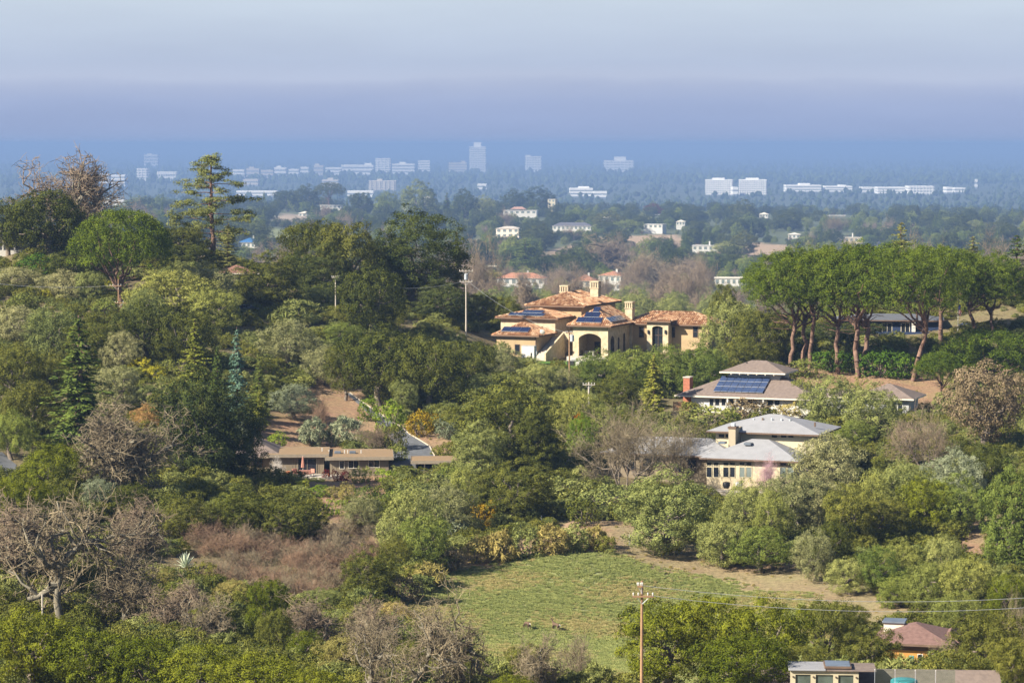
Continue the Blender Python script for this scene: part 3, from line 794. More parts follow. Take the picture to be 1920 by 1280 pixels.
class House:
    def __init__(s, name, label, px, py, D, rz=0., cat='house', group=None):
        s.D = D; s.rz = math.radians(rz)
        p = U(px, py, D); s.base = p
        s.o = obj(name, None, loc=p, rz=s.rz); s.o.empty_display_size = 1
        tag(s.o, label, cat, group)
        s.c, s.sn = math.cos(s.rz), math.sin(s.rz)
    def _hit(s, px, py, n, off):
        """ray through a pixel against the local plane n . p = off"""
        o = Vector((0, 0, CZ)) - s.base; d = U(px, py, 100) - Vector((0, 0, CZ))
        f = lambda v: Vector((v.x * s.c + v.y * s.sn, -v.x * s.sn + v.y * s.c, v.z))
        o, d = f(o), f(d)
        t = (off - o.dot(n)) / d.dot(n)
        return o + d * t
    def P(s, px, py, ly=0.):
        q = s._hit(px, py, Vector((0, 1, 0)), ly); return q.x, q.z
    def Q(s, px, py, lx):
        q = s._hit(px, py, Vector((1, 0, 0)), lx); return q.y, q.z
    def box(s, name, b, m, parent=None, bev=0., label=None):
        o = obj(name, bevel_box_mesh(name, b, m, bev), parent or s.o)
        return tag(o, label)
    def hip(s, x0, x1, y0, y1, z, rise, m, t=.22, ins=None, over=.7, name='roof', parent=None, edge=None, label=None, axis=None):
        x0, x1, y0, y1 = x0 - over, x1 + over, y0 - over, y1 + over
        w, d = x1 - x0, y1 - y0
        ax = axis or ('x' if w >= d else 'y')
        h = min(w, d) / 2 if ins is None else ins
        if ax == 'x':
            r0, r1 = (x0 + h, (y0 + y1) / 2, z + rise), (x1 - h, (y0 + y1) / 2, z + rise)
        else:
            r0, r1 = ((x0 + x1) / 2, y0 + h, z + rise), ((x0 + x1) / 2, y1 - h, z + rise)
        V = [(x0, y0, z - t), (x1, y0, z - t), (x1, y1, z - t), (x0, y1, z - t), (x0, y0, z), (x1, y0, z), (x1, y1, z), (x0, y1, z), r0, r1]
        bm = bmesh.new(); v = [bm.verts.new(p) for p in V]
        fs = [(3, 2, 1, 0), (0, 1, 5, 4), (1, 2, 6, 5), (2, 3, 7, 6), (3, 0, 4, 7)]
        up = [(4, 5, 9, 8), (6, 7, 8, 9), (5, 6, 9), (7, 4, 8)] if ax == 'x' else [(4, 5, 8), (6, 7, 9), (5, 6, 9, 8), (7, 4, 8, 9)]
        for f in fs:
            q = bm.faces.new([v[i] for i in f]); q.material_index = 1
        for f in up:
            bm.faces.new([v[i] for i in f])
        bmesh.ops.remove_doubles(bm, verts=bm.verts, dist=.001)
        me = bpy.data.meshes.new(name); bm.to_mesh(me); bm.free()
        me.materials.append(m); me.materials.append(edge or m)
        o = obj(name, me, parent or s.o)
        o['geo'] = [x0, x1, y0, y1, z, rise, h, 0. if ax == 'x' else 1.]
        return tag(o, label)
    def tiles(s, roof, tw=.40, tl=.55):
        x0, x1, y0, y1, z, rise, h, ax = list(roof['geo'])
        ym, xm = (y0 + y1) / 2, (x0 + x1) / 2
        r0, r1 = ((x0 + h, ym), (x1 - h, ym)) if ax == 0 else ((xm, y0 + h), (xm, y1 - h))
        C_ = [(x0, y0), (x1, y0), (x1, y1), (x0, y1)]
        planes = [([C_[0], C_[1], r1 if ax == 0 else r0, r0], (1, 0), (0, 1), C_[0]), ([C_[1], C_[2], r1, r1 if ax == 0 else r0], (0, 1), (-1, 0), C_[1]),
                  ([C_[2], C_[3], r0 if ax == 0 else r1, r1], (-1, 0), (0, -1), C_[2]), ([C_[3], C_[0], r0, r0 if ax == 0 else r1], (0, -1), (1, 0), C_[3])]
        VV, QQ, n = [], [], 0
        for poly, e, u, p0 in planes:
            e, u, p0 = np.array(e, float), np.array(u, float), np.array(p0, float)
            far = max(float((np.array(q) - p0) @ u) for q in poly)
            if far < .3:
                continue
            sl_ = rise / far
            ln = max(float((np.array(q) - p0) @ e) for q in poly)
            cl = math.hypot(1, sl_)
            A, Bq = np.meshgrid(np.arange(tw / 2, ln, tw), np.arange(0, far, tl / cl))
            A, Bq = A.ravel() + rng.normal(size=A.size) * .02, Bq.ravel()
            ce = p0 + A[:, None] * e + (Bq[:, None] + tl * .4) * u
            ok = inpoly(ce[:, 0], ce[:, 1], [tuple(q) for q in poly])
            A, Bq = A[ok], Bq[ok]
            nrm = np.array([-u[0] * sl_, -u[1] * sl_, 1]) / cl
            su = np.array([u[0], u[1], sl_]) / cl
            e3 = np.array([e[0], e[1], 0])
            base = np.concatenate([p0 + A[:, None] * e + Bq[:, None] * u, (z + Bq * sl_)[:, None]], 1) + nrm * .02
            k = []
            for along, lift in ((0, .05), (tl * 1.08, .0)):
                for a, hh in ((-.5, 0), (-.25, .13), (.25, .13), (.5, 0)):
                    k.append(base + e3 * a * tw * .92 + nrm * (hh + lift) + su * along)
            V = np.stack(k, 1).reshape(-1, 3)
            m = len(A)
            q = np.array([(0, 1, 5, 4), (1, 2, 6, 5), (2, 3, 7, 6)])
            VV.append(V); QQ.append((np.arange(m)[:, None, None] * 8 + q[None]).reshape(-1, 4) + n); n += m * 8
        o = obj('roof_tiles', mesh_np('roof_tiles', np.concatenate(VV), np.concatenate(QQ), [TILE]), roof)
        o['kind'] = 'stuff'
        return o
    def win(s, u0, u1, z0, z1, at, face='front', nx=1, nz=1, fm=None, gm=None, parent=None, fw=.09, name='window', label=None):
        """a framed window with its panes; face 'front' looks towards local -y, 'right' towards +x"""
        fm, gm = fm or TRIMB, gm or GLASS
        def mp_(V):
            V = np.asarray(V, float)
            if face == 'front':
                return np.stack([V[:, 0], at - V[:, 1], V[:, 2]], 1)
            return np.stack([at + V[:, 1], V[:, 0], V[:, 2]], 1)
        prt, dp = [], .07
        prt += [boxvq(u0 - fw, u1 + fw, -.03, dp, z0 - fw, z0), boxvq(u0 - fw, u1 + fw, -.03, dp, z1, z1 + fw), boxvq(u0 - fw, u0, -.03, dp, z0, z1), boxvq(u1, u1 + fw, -.03, dp, z0, z1)]
        cw, ch = (u1 - u0) / nx, (z1 - z0) / nz
        for i in range(1, nx):
            prt.append(boxvq(u0 + i * cw - fw * .35, u0 + i * cw + fw * .35, -.03, dp - .01, z0, z1))
        for j in range(1, nz):
            prt.append(boxvq(u0, u1, -.03, dp - .015, z0 + j * ch - fw * .3, z0 + j * ch + fw * .3))
        V, Q = join(prt)
        Q = Q[:, ::-1] if face == 'front' else Q
        o = tag(obj(name, mesh_np(name, mp_(V), Q, [fm]), parent or s.o), label)
        for i in range(nx):
            for j in range(nz):
                V, Q = boxvq(u0 + i * cw + .01, u0 + (i + 1) * cw - .01, -.02, .022, z0 + j * ch + .01, z0 + (j + 1) * ch - .01)
                obj('pane', mesh_np('pane', mp_(V), Q[:, ::-1] if face == 'front' else Q, [gm]), o)
        return o
    def panel(s, roof, x0, x1, t0, t1, m=None, side='front', lift=.30):
        """one solar panel lying on a roof slope: x along the eave, t metres in from it"""
        gx0, gx1, gy0, gy1, z, rise, h, ax = list(roof['geo'])
        if side == 'front':
            run = (gy1 - gy0) / 2 if ax == 0 else h
            pt = lambda x, t, l: (x, gy0 + t, z + t * rise / run + l)
        else:
            run = h if ax == 0 else (gx1 - gx0) / 2
            pt = lambda y, t, l: (gx1 - t, y, z + t * rise / run + l)
        V = [pt(x, t, l) for l in (lift, lift + .05) for t in (t0 + .03, t1 - .03) for x in (x0 + .03, x1 - .03)]
        Q = BOXQ if side == 'front' else BOXQ
        me = mesh_np('solar_panel', V, Q, [ALU, m or SOLAR], mi=[0, 1, 0, 0, 0, 0])
        return obj('solar_panel', me, roof)
def chimney(h, x0, x1, y0, y1, z0, z1, m, capm, parent=None, slots=True):
    o = h.box('chimney', (x0, x1, y0, y1, z0, z1), m, parent)
    w, d = x1 - x0, y1 - y0
    h.box('chimney_band', (x0 - .12, x1 + .12, y0 - .12, y1 + .12, z1, z1 + .16), capm, o)
    if slots:
        zz = z1 + .16
        n = 4
        for i in range(n):
            for y in (y0, y1 - .22):
                cx = x0 + .11 + (w - .22) * i / (n - 1)
                h.box('cap_post', (cx - .11, cx + .11, y, y + .22, zz, zz + .95), m, o)
        h.box('chimney_cap', (x0 - .08, x1 + .08, y0 - .08, y1 + .08, zz + .95, zz + 1.2), capm, o)
    return o

# ------------------------------------------------------------------ the tiled villa
def villa():
    h = House('tiled_villa', 'large tan villa with barrel-tiled hip roofs, arched porch and solar panels', 1040, 668, 528, -22, 'villa')
    FOOT.append((h.base.x + 8, h.base.y + 8, 24))
    P, Q = h.P, h.Q
    def wing(px0, px1, ly, pe, depth, ptop, top_y, wm, over=.8, z0=-2.5, label=None, axis=None, ins=None, ridge_px=None):
        x0, x1 = P(px0, pe, ly)[0], P(px1, pe, ly)[0]
        z = P(px0, pe, ly - over)[1] + .1
        h.box('wall', (x0, x1, ly, ly + depth, z0, z - .1), wm, label=label)
        rise = max(P((px0 + px1) / 2, ptop, top_y)[1] - z, .6)
        rf = h.hip(x0, x1, ly, ly + depth, z, rise, TILE, over=over, edge=TRIMB, axis=axis, ins=ins)
        h.tiles(rf)
        return x0, x1, z, rf
    # garage wing, low and nearest
    ax0, ax1, az, arf = wing(931, 1006, -3, 629, 8, 603, 1., STUCCO)
    t0 = .75
    for k in range(3):
        a = P(939 + k * 17, 622, -3)[0]; b = P(939 + (k + 1) * 17, 622, -3)[0]
        h.panel(arf, a, b, t0, t0 + 1.65)
    x, z1 = P(966, 646, -3); x2, z2 = P(974, 664, -3)
    h.win(x, x2, z2, z1, -3, nz=1)
    for px in (958,):
        a = P(px, 640, -3)[0]
        h.box('downpipe', (P(1004, 640, -3)[0], P(1004, 640, -3)[0] + .14, -3.12, -3.0, -1.5, az - .25), TRIMB)
    # satellite dish on the garage roof corner
    dx, dz = P(1019, 622, -3.2)
    bm = bmesh.new()
    bmesh.ops.create_uvsphere(bm, u_segments=16, v_segments=10, radius=.62)
    bmesh.ops.delete(bm, geom=[v for v in bm.verts if v.co.z > -.30], context='VERTS')
    for v in bm.verts:
        v.co.z *= .6
    bmesh.ops.rotate(bm, verts=bm.verts, cent=(0, 0, 0), matrix=Matrix.Rotation(math.radians(-70), 3, 'X'))
    bmesh.ops.solidify(bm, geom=bm.faces[:], thickness=.04)
    me = bpy.data.meshes.new('satellite_dish'); bm.to_mesh(me); bm.free(); me.materials.append(WHITE)
    d = obj('satellite_dish', me, h.o, (dx, -3.6, dz + .1))
    obj('dish_arm', mesh_np('dish_arm', *prisms([(0, 0, 0), (0, .1, -.1)], [(0, -.55, .25), (0, .4, -.8)], [.03, .04], [.03, .04], 6), [WHITE]), d)
    # two-storey wing behind it
    bx0, bx1, bz, brf = wing(939, 1041, 5, 596, 10, 578, 10, STONEW, over=.9)
    for row, (pa, pb, n, t) in enumerate(((953, 1019, 4, .5), (973, 1011, 2, 2.25))):
        for k in range(n):
            a = P(pa + (pb - pa) * k / n, 590 - 8 * row, 5)[0]; b = P(pa + (pb - pa) * (k + 1) / n, 590 - 8 * row, 5)[0]
            h.panel(brf, a, b, t, t + 1.65)
    # upper block
    cx0, cx1, cz, crf = wing(995, 1090, 13, 573.5, 19, 546, 22, STUCCO, over=1.0, axis='y', ins=7.)
    for px, pt, pb in ((1057, 535, 552), (1114, 527, 545)):
        ly = 20
        x, zt = P(px - 7.5, pt, ly); x2, zb = P(px + 7.5, pb, ly)
        chimney(h, x, x2, ly, ly + 1.5, zb - 1.2, zt - 1.36, STONEW, STONEW)
    for k in range(3):
        y = 20 + k * 3.2
        h.win(y, y + 1.1, cz - 2.4, cz - .7, cx1, 'right', nz=2)
    # central wing with the arched porch
    dx0, dx1 = P(1074, 612, 1)[0], P(1140, 612, 1)[0]
    zE = P(1105, 612, .2)[1] + .1
    ca, cb = P(1085, 640, 1)[0], P(1127, 640, 1)[0]
    zs = P(1100, 634, 1)[1]; zt = P(1100, 625, 1)[1]
    arch = [(cb + (ca - cb) * i / 12, zs + (zt - zs) * math.sin(math.pi * i / 12) ** .7) for i in range(13)]
    pts = [(dx0, -1.), (dx0, zE), (dx1, zE), (dx1, -1.), (cb, -1.)] + arch + [(ca, -1.)]
    obj('porch_wall', poly_prism('porch_wall', pts, 1, 1.6, STONEW), h.o)
    h.box('wall', (dx0, dx0 + .5, 1.6, 14, -1.5, zE), STONEW)
    h.box('wall', (dx1 - .5, dx1, 1.6, 14, -1.5, zE), STONEW)
    h.box('wall', (dx0 + .5, dx1 - .5, 7., 14, -1.5, zE), STUCCO)
    h.box('porch_ceiling', (dx0 + .5, dx1 - .5, 1.6, 7., zE - .3, zE - .05), TRIMB)
    h.box('porch_floor', (dx0 - .6, dx1 + .8, -.6, 7., -2., .12), CONC)
    h.win(ca + 1.0, ca + 2.0, .2, 2.4, 7., nz=2)
    h.win(ca + 2.6, ca + 3.6, .2, 2.4, 7., nz=2)
    rise = P(1115, 575, 8)[1] - zE
    drf = h.hip(dx0, dx1, 1, 15, zE, rise, TILE, over=.9, edge=TRIMB, axis='y')
    h.tiles(drf)
    for (pa, pb, n, t) in ((1081, 1129, 3, .45), (1092, 1120, 2, 1.72), (1103, 1116, 1, 2.99)):
        for k in range(n):
            a = P(pa + (pb - pa) * k / n, 606 - t * 6, 1)[0]; b = P(pa + (pb - pa) * (k + 1) / n, 606 - t * 6, 1)[0]
            h.panel(drf, a, b, t, t + 1.25)
    for k in range(5):
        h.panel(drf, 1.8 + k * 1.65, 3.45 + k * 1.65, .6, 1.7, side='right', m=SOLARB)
    # arched window and slim windows on the shaded side
    for y, wd, z0_, z1_ in ((2.4, 1.9, .6, 2.9), (6.3, .9, .4, 3.0), (9.4, .9, .4, 3.6)):
        n = 8
        pts = [(y, z0_), (y + wd, z0_)] + [(y + wd / 2 + wd / 2 * math.cos(math.pi * i / n), z1_ + wd / 2 * math.sin(math.pi * i / n)) for i in range(n + 1)]
        me = poly_prism('arched_window', pts, -.02, .03, GLASS)
        me.transform(Matrix(((0, 1, 0, dx1), (1, 0, 0, 0), (0, 0, 1, 0), (0, 0, 0, 1))))
        obj('arched_window', me, h.o)
    # tall chimney on the right flank
    yc = Q(1180, 600, dx1)[0]
    chimney(h, dx1 - .9, dx1 + .55, yc, yc + 1.5, -1.5, P(1184, 579, yc)[1], STONEW, STONEW)
    # right wing with the entrance bay
    fx0, fx1, fz, frf = wing(1172, 1328, 13, 607, 8.5, 584, 17, STUCCO, over=.8, z0=-2)
    e0, e1 = P(1213, 603, 10.8)[0], P(1253, 603, 10.8)[0]
    ez = P(1230, 602, 10.2)[1]
    ca, cb = P(1222.5, 630, 10.8)[0], P(1242.5, 630, 10.8)[0]
    zs, zt = P(1230, 614, 10.8)[1], P(1230, 611, 10.8)[1]
    arch = [(cb + (ca - cb) * i / 10, zs + (zt - zs) * math.sin(math.pi * i / 10) ** .7) for i in range(11)]
    obj('entrance_wall', poly_prism('entrance_wall', [(e0, -1.), (e0, ez), (e1, ez), (e1, -1.), (cb, -1.)] + arch + [(ca, -1.)], 10.8, 11.3, STONEW), h.o)
    h.box('wall', (e0 + .02, e1 - .02, 11.35, 13, -1, ez), STONEW)
    h.win(ca + .05, cb - .05, .2, zt - .05, 11.33, nx=2, nz=3)
    erf = h.hip(e0, e1, 10.8, 16.5, ez, 1.15, TILE, over=.7, edge=TRIMB)
    h.tiles(erf)
    for a, b in ((1256, 1265), (1300, 1308), (1199, 1207)):
        x, z1 = P(a, 613, 13); x2, z0 = P(b, 632, 13)
        h.win(x, x2, z0, z1, 13, nx=1, nz=2)
    for px in (1216, 1248):
        x, z = P(px, 622, 10.8)
        o = h.box('wall_lantern', (x - .16, x + .16, 10.5, 10.78, z - .35, z + .35), BLACKM, bev=.05)
    # outside stair with its stone parapet
    n = 16
    top = P(1047, 631, 5)[1]
    sx0, sx1 = P(1030, 650, -1)[0], P(1030, 650, -1)[0] + 1.9
    sx0 = ax1 + .35; sx1 = sx0 + 1.9
    for i in range(n):
        z = top * (i + 1) / n - .1
        y = -4.6 + i * .58
        h.box('stair_step', (sx0, sx1, y, y + .58, max(z - .6, -.6), z), CONC)
    pts = [(-4.9, -.6), (5, -.6), (5, top + 1.), (-4.9, .9)]
    me = poly_prism('stair_parapet', [(a, b) for a, b in pts], 0, .35, STONEW)
    me.transform(Matrix(((0, 1, 0, sx1 + .003), (1, 0, 0, 0), (0, 0, 1, 0), (0, 0, 0, 1))))
    obj('stair_parapet', me, h.o)
    h.box('landing', (sx0, dx0 - .01, 4.7, 7, top - .5, top - .1), CONC)
    h.box('landing_parapet', (sx1 + .36, dx0 - .03, 4.4, 4.68, top - .5, top + .9), STONEW)
    # furniture and equipment beside the villa are things of their own
    return h
VILLA = villa()
def W_(h, x, y, z):
    return h.o.location + Vector((x * h.c - y * h.sn, x * h.sn + y * h.c, z))
def boxes(name, specs, label, cat, loc, rz=0., group=None):
    """a thing made of shaped, bevelled boxes: (part name, box, material, bevel)"""
    e = obj(name, None, loc=loc, rz=rz); e.empty_display_size = .3
    for nm, b, m, bev in specs:
        obj(nm, bevel_box_mesh(nm, b, m, bev), e)
    return tag(e, label, cat, group)
def ground_at(px, py, d):
    g = U(px, py, d); g.z = h1(g.x, g.y); return g
p = U(992, 677, 516)
boxes('utility_cabinet', [('cabinet_body', (-1.25, 1.25, -.6, .6, .15, 2.75), WHITE, .06), ('cabinet_top', (-1.3, 1.3, -.65, .65, 2.76, 2.86), GREYW, .03),
      ('plinth', (-1.35, 1.35, -.7, .7, -1.2, .147), CONC, .02), ('meter_box', (1.26, 1.6, -.3, .3, 1.2, 1.9), GREYW, .03),
      ('ladder_rack', (.55, .8, -.66, -.61, .3, 1.6), BLACKM, .01)], 'tall white equipment cabinet standing against the villa garage wall', 'cabinet', p, -.38)
q = W_(VILLA, *[VILLA.P(1106, 664, 3.2)[0], 3.2, .12])
boxes('patio_table', [('table_top', (-.9, .9, -.5, .5, .72, .78), WHITE, .02), ('leg', (-.8, -.7, -.4, -.3, 0, .72), WHITE, .01), ('leg', (.7, .8, -.4, -.3, 0, .72), WHITE, .01),
      ('leg', (-.8, -.7, .3, .4, 0, .72), WHITE, .01), ('leg', (.7, .8, .3, .4, 0, .72), WHITE, .01)], 'pale dining table under the villa porch arch', 'table', q, -.38)
for i, dx in enumerate((-1.35, 1.35)):
    q2 = W_(VILLA, VILLA.P(1106, 664, 3.2)[0] + dx, 3.2, .12)
    boxes('patio_chair', [('seat', (-.25, .25, -.25, .25, .42, .47), TRIMB, .02), ('backrest', ((-.25 if i == 0 else .2), (-.2 if i == 0 else .25), -.25, .25, .475, .98), TRIMB, .015)] +
          [('leg', (a - .025, a + .025, b - .025, b + .025, 0, .417), TRIMB, .005) for a in (-.2, .2) for b in (-.2, .2)],
          ('dark patio chair beside the pale porch table, nearer the villa stair', 'dark patio chair beside the pale porch table, away from the stair')[i], 'chair', q2, -.38, 'chairs under the villa porch')
q = ground_at(1078, 675, 517)
boxes('grill_counter', [('counter_top', (-1.5, 1.5, -.45, .45, .86, .94), GREYW, .03), ('cabinet_body', (-1.35, -.1, -.38, .38, -.3, .857), BLACKM, .02),
      ('cabinet_body', (.25, 1.35, -.38, .38, -.3, .857), WHITE, .02), ('grill_lid', (-.75, .45, -.35, .4, .945, 1.35), GREYW, .14)], 'grey outdoor grill counter on the lawn below the villa stair', 'grill', q, -.3)

# ------------------------------------------------------------------ grey-roofed house
def grey_house():
    h = House('grey_roofed_house', 'cream house with two tiers of pale grey hip roof and stout chimney', 1400, 915, 388, -20)
    FOOT.append((h.base.x, h.base.y + 6, 13)); FOOT.append((h.base.x - 14, h.base.y + 6, 8))
    P, Q = h.P, h.Q
    x0, x1 = P(1326, 862, 0)[0], P(1490, 862, 0)[0]
    z = P(1400, 861, -.8)[1]
    h.box('stone_base', (x0 - .05, x1 + .05, -.05, 9, -3, P(1400, 897, 0)[1]), STONEW)
    h.box('wall', (x0, x1, 0, 9, P(1400, 897, 0)[1] + .002, z - .2), CREAM)
    rise = P(1430, 823, 5)[1] - z
    r1 = h.hip(x0, x1, 0, 10, z, rise, ROOFGREY, over=.9, edge=TRIMB)
    # left wing behind the bare tree
    lx0 = P(1140, 858, 3)[0]
    lz = P(1240, 852, 2)[1]
    h.box('wall', (lx0, x0 - .01, 3, 11, -3, lz - .2), BEIGE)
    h.hip(lx0, x0 + 2.5, 3, 11, lz, P(1240, 818, 7)[1] - lz, ROOFGREY, over=.9, edge=TRIMB, label='pale grey roof of the low wing')
    for a, b in ((1175, 1190), (1205, 1220), (1262, 1278), (1290, 1305)):
        xa, xb = P(a, 870, 3)[0], P(b, 870, 3)[0]
        h.win(xa, xb, lz - 2.4, lz - .7, 3, fm=TRIMB)
    # upper storey
    ux0, ux1 = P(1342, 812, 6)[0], P(1528, 812, 6)[0]
    uz = P(1400, 810, 5)[1]
    h.box('wall', (ux0, ux1, 6, 15, z, uz - .2), CREAM, label='cream upper storey wall')
    h.hip(ux0, ux1, 6, 16, uz, P(1450, 776, 11)[1] - uz, ROOFGREY, over=1.1, edge=TRIMB, ins=7.4)
    for a, b in ((1347.5, 1358), (1360.5, 1366), (1447, 1457), (1464.5, 1474.5), (1478, 1488)):
        xa, zt = P(a, 813.5, 6); xb, zb = P(b, 820, 6)
        h.win(xa, xb, zb, zt, 6, fm=CREAM, fw=.06)
    for a, b, g in ((1325.5, 1334.5, GLASS), (1338.5, 1347.5, GLASS), (1356.5, 1366, GLASS), (1369, 1378, GLASS), (1387, 1396, GLASSB), (1399.5, 1409, GLASSB), (1463, 1474, GLASSB), (1477, 1488, GLASSB)):
        xa, zt = P(a, 875.5, 0); xb, zb = P(b, 894, 0)
        h.win(xa, xb, zb, zt, 0, fm=CREAM, gm=g, fw=.07)
        h.win(xa, xb, P(a, 872, 0)[1], P(a, 866.5, 0)[1], 0, fm=CREAM, fw=.07, name='transom_window')
    # chimney
    a, zt = P(1366, 803, 3.2); b, _ = P(1379, 803, 3.2)
    c = h.box('chimney', (a, b, 3.2, 7.2, z, zt), mat('stucco_beige', (.36, .30, .215), .9, .08, 1.))
    h.box('chimney_cap', (a - .1, b + .1, 3.1, 4.6, zt, zt + .25), TRIMB, c)
    h.box('chimney_flue', (a + .25, b - .2, 3.5, 4.1, zt + .25, zt + .7), METALG, c, bev=.06)
    # skylights and vents
    for px, py, ly, m in ((1358, 827, 5.2, GLASSK), (1406, 829, 4.6, GLASSK)):
        x, zz = P(px, py, 4)
        o = h.box('skylight', (x - .5, x + .5, 2.6, 3.7, zz - .25, zz + .05), m, r1, bev=.03)
    for px, py in ((1413, 786), (1430, 785), (1447, 785), (1465, 786), (1481, 787), (1411, 792), (1528, 793)):
        x, zz = P(px, py, 9)
        h.box('roof_vent', (x - .11, x + .11, 8.9, 9.12, zz - .5, zz + .12), (TRIMB, METALG)[px % 2], bev=.02)
    return h
GREYH = grey_house()
for i, (px, c) in enumerate(((1362, BLACKM), (1386, GREYW))):
    q = W_(GREYH, GREYH.P(px, 912, -1.4)[0], -1.4, GREYH.P(px, 915, -1.4)[1])
    V, Q_ = [], []
    prof = [(.0, 0), (.34, 0), (.52, .4), (.50, .75), (.42, .86), (.36, .84), (.36, .6), (0, .58)]
    k = 14
    for rr, zz in prof:
        V += [(rr * math.cos(6.2832 * j / k), rr * math.sin(6.2832 * j / k), zz) for j in range(k)]
    for a in range(len(prof) - 1):
        Q_ += [(a * k + j, a * k + (j + 1) % k, (a + 1) * k + (j + 1) % k, (a + 1) * k + j) for j in range(k)]
    tag(obj('garden_pot', mesh_np('garden_pot', V, Q_, [c], smooth=True), None, q), ('round black garden pot below the cream house windows', 'grey stone pot below the cream house windows')[i], 'pot')
q = W_(GREYH, GREYH.P(1375, 918, -1.2)[0], -1.2, GREYH.P(1375, 921, -1.4)[1])
boxes('terrace_wall', [('wall', (-4, 5, -1.2, 1.5, -2.5, 0), STONE, .05), ('coping', (-4.1, 5.1, -1.3, 1.6, .003, .10), CONC, .02)], 'stone retaining wall of the terrace under the cream house windows', 'wall', q, GREYH.rz)

# ------------------------------------------------------------------ brown-roofed house with the big solar array
def solar_house():
    h = House('shingled_house', 'low white-walled house with brown hip roof, pop-up storey and big solar array', 1370, 772, 450, -20)
    FOOT.append((h.base.x - 2, h.base.y + 6, 12)); FOOT.append((h.base.x + 12, h.base.y + 7, 11)); FOOT.append((h.base.x + 24, h.base.y + 8, 8))
    P = h.P
    x0, x1 = P(1296, 743, 0)[0], P(1520, 746, 0)[0]
    z = P(1380, 744, -.9)[1]
    h.box('wall', (x0, x1, 0, 12, -2.5, z - .2), WHITE)
    rf = h.hip(x0 - 1.5, x1, 0, 12.5, z, P(1400, 703, 6.5)[1] - z, SHINGLE, over=1.0, edge=TRIMW)
    ux0, ux1 = P(1366, 700, 5)[0], P(1462, 700, 5)[0]
    uz = P(1400, 697.5, 4.2)[1]
    h.box('wall', (ux0, ux1, 5, 11, z, uz - .2), GREYW, label='grey wall of the pop-up storey')
    h.hip(ux0, ux1, 5, 11, uz, P(1409, 675, 8)[1] - uz, SHINGLE, over=1.2, edge=TRIMW)
    for k in range(6):
        x = ux0 + (ux1 - ux0) * (k + .5) / 6
        h.box('rafter_end', (x - .09, x + .09, 3.9, 4.99, uz - .42, uz - .225), TRIMW)
    for a, b in ((1330.5, 1338), (1341, 1349), (1353, 1360.5), (1368, 1376), (1386, 1392.3), (1393.3, 1399.5), (1400.5, 1406.5), (1407.5, 1413), (1438.5, 1449.5), (1452.5, 1462)):
        xa, zt = P(a, 747.5, 0); xb, zb = P(b, 760, 0)
        h.win(xa, xb, zb, zt, 0, fm=WHITE, fw=.08)
    for px in (1364, 1379, 1431):
        x = P(px, 750, -.8)[0]
        h.box('porch_post', (x - .12, x + .12, -.85, -.61, -2, z - .22), WHITE)
    # solar array, sheared with the hip: three rows
    g = list(rf['geo'])
    xa, xb = P(1338, 735, .5)[0], P(1431, 737, .5)[0]
    for r in range(3):
        sh = 0.
        for k in range(7):
            wd = (xb - xa) / 7
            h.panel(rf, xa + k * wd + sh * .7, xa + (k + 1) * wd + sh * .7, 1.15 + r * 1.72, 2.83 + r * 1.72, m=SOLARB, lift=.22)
    # brick chimney
    a, zt = P(1281, 708, 3); b, _ = P(1293, 708, 3)
    c = h.box('chimney', (a, b, 3, 4.9, z - 1.5, zt), BRICK, label='red brick chimney')
    h.box('chimney_cap', (a - .08, b + .08, 2.92, 4.98, zt, zt + .14), CONC, c)
    x, zz = P(1400, 681, 7)
    h.box('roof_vent', (x - .12, x + .12, 6.9, 7.15, zz - .3, zz + .2), BLACKM, bev=.02)
    # wing on the far end
    wx0, wx1 = P(1610, 748, 2)[0], P(1704, 748, 2)[0]
    wz = P(1680, 747, 1.2)[1]
    h.box('wall', (wx0, wx1, 2, 9, -4, wz - .2), GREYW)
    h.hip(wx0, wx1, 2, 9.5, wz, P(1640, 718, 5.7)[1] - wz, SHINGLE, over=1.0, edge=TRIMW, label='brown roof of the far wing')
    for a, b in ((1672, 1680), (1684, 1692)):
        xa, xb = P(a, 755, 2)[0], P(b, 755, 2)[0]
        h.win(xa, xb, wz - 2.3, wz - .6, 2, fm=WHITE)
    h.box('link_wall', (x1 + .01, wx0 - .01, 3, 9, -3, wz - .3), GREYW)
    h.hip(x1, wx0, 3, 9, wz - .1, .9, SHINGLE, over=.4, ins=0.01, name='link_roof', edge=TRIMW, axis='x')
    return h
SOLARH = solar_house()
# weathered board fence at its end
def board_fence(px0, px1, top, base, D, label, m, bw=.16, posts=True, gap=.02, cat='fence'):
    a, b = U(px0, base, D), U(px1, base, D)
    Ln = (b - a).length; hgt = (base - top) * D / F
    e = obj('board_fence', None, loc=a, rz=math.atan2((b - a).y, (b - a).x)); e.empty_display_size = .3
    me = bevel_box_mesh('board', (0, bw - gap, -.02, .02, -.3, hgt), m, .008)
    n = int(Ln / bw)
    for i in range(n):
        o = obj('board', me, e, (i * bw, RND.uniform(-.008, .008), RND.uniform(-.03, .03)))
    for i in range(max(2, int(Ln / 2.4) + 1)):
        x = min(i * 2.4, Ln - .12)
        obj('post', bevel_box_mesh('post', (x, x + .12, .03, .15, -.5, hgt + .06), m, .01), e)
    for zz in (.25, hgt - .3):
        obj('rail', bevel_box_mesh('rail', (0, Ln, .025, .07, zz, zz + .1), m, .005), e)
    return tag(e, label, cat)
WOODF = mat('fence_wood', (0.24, 0.12, 0.065), .9, .25, 2.0)
board_fence(1262, 1292, 753, 766, 449, 'reddish wooden fence at the brick chimney end of the shingled house', WOODF)

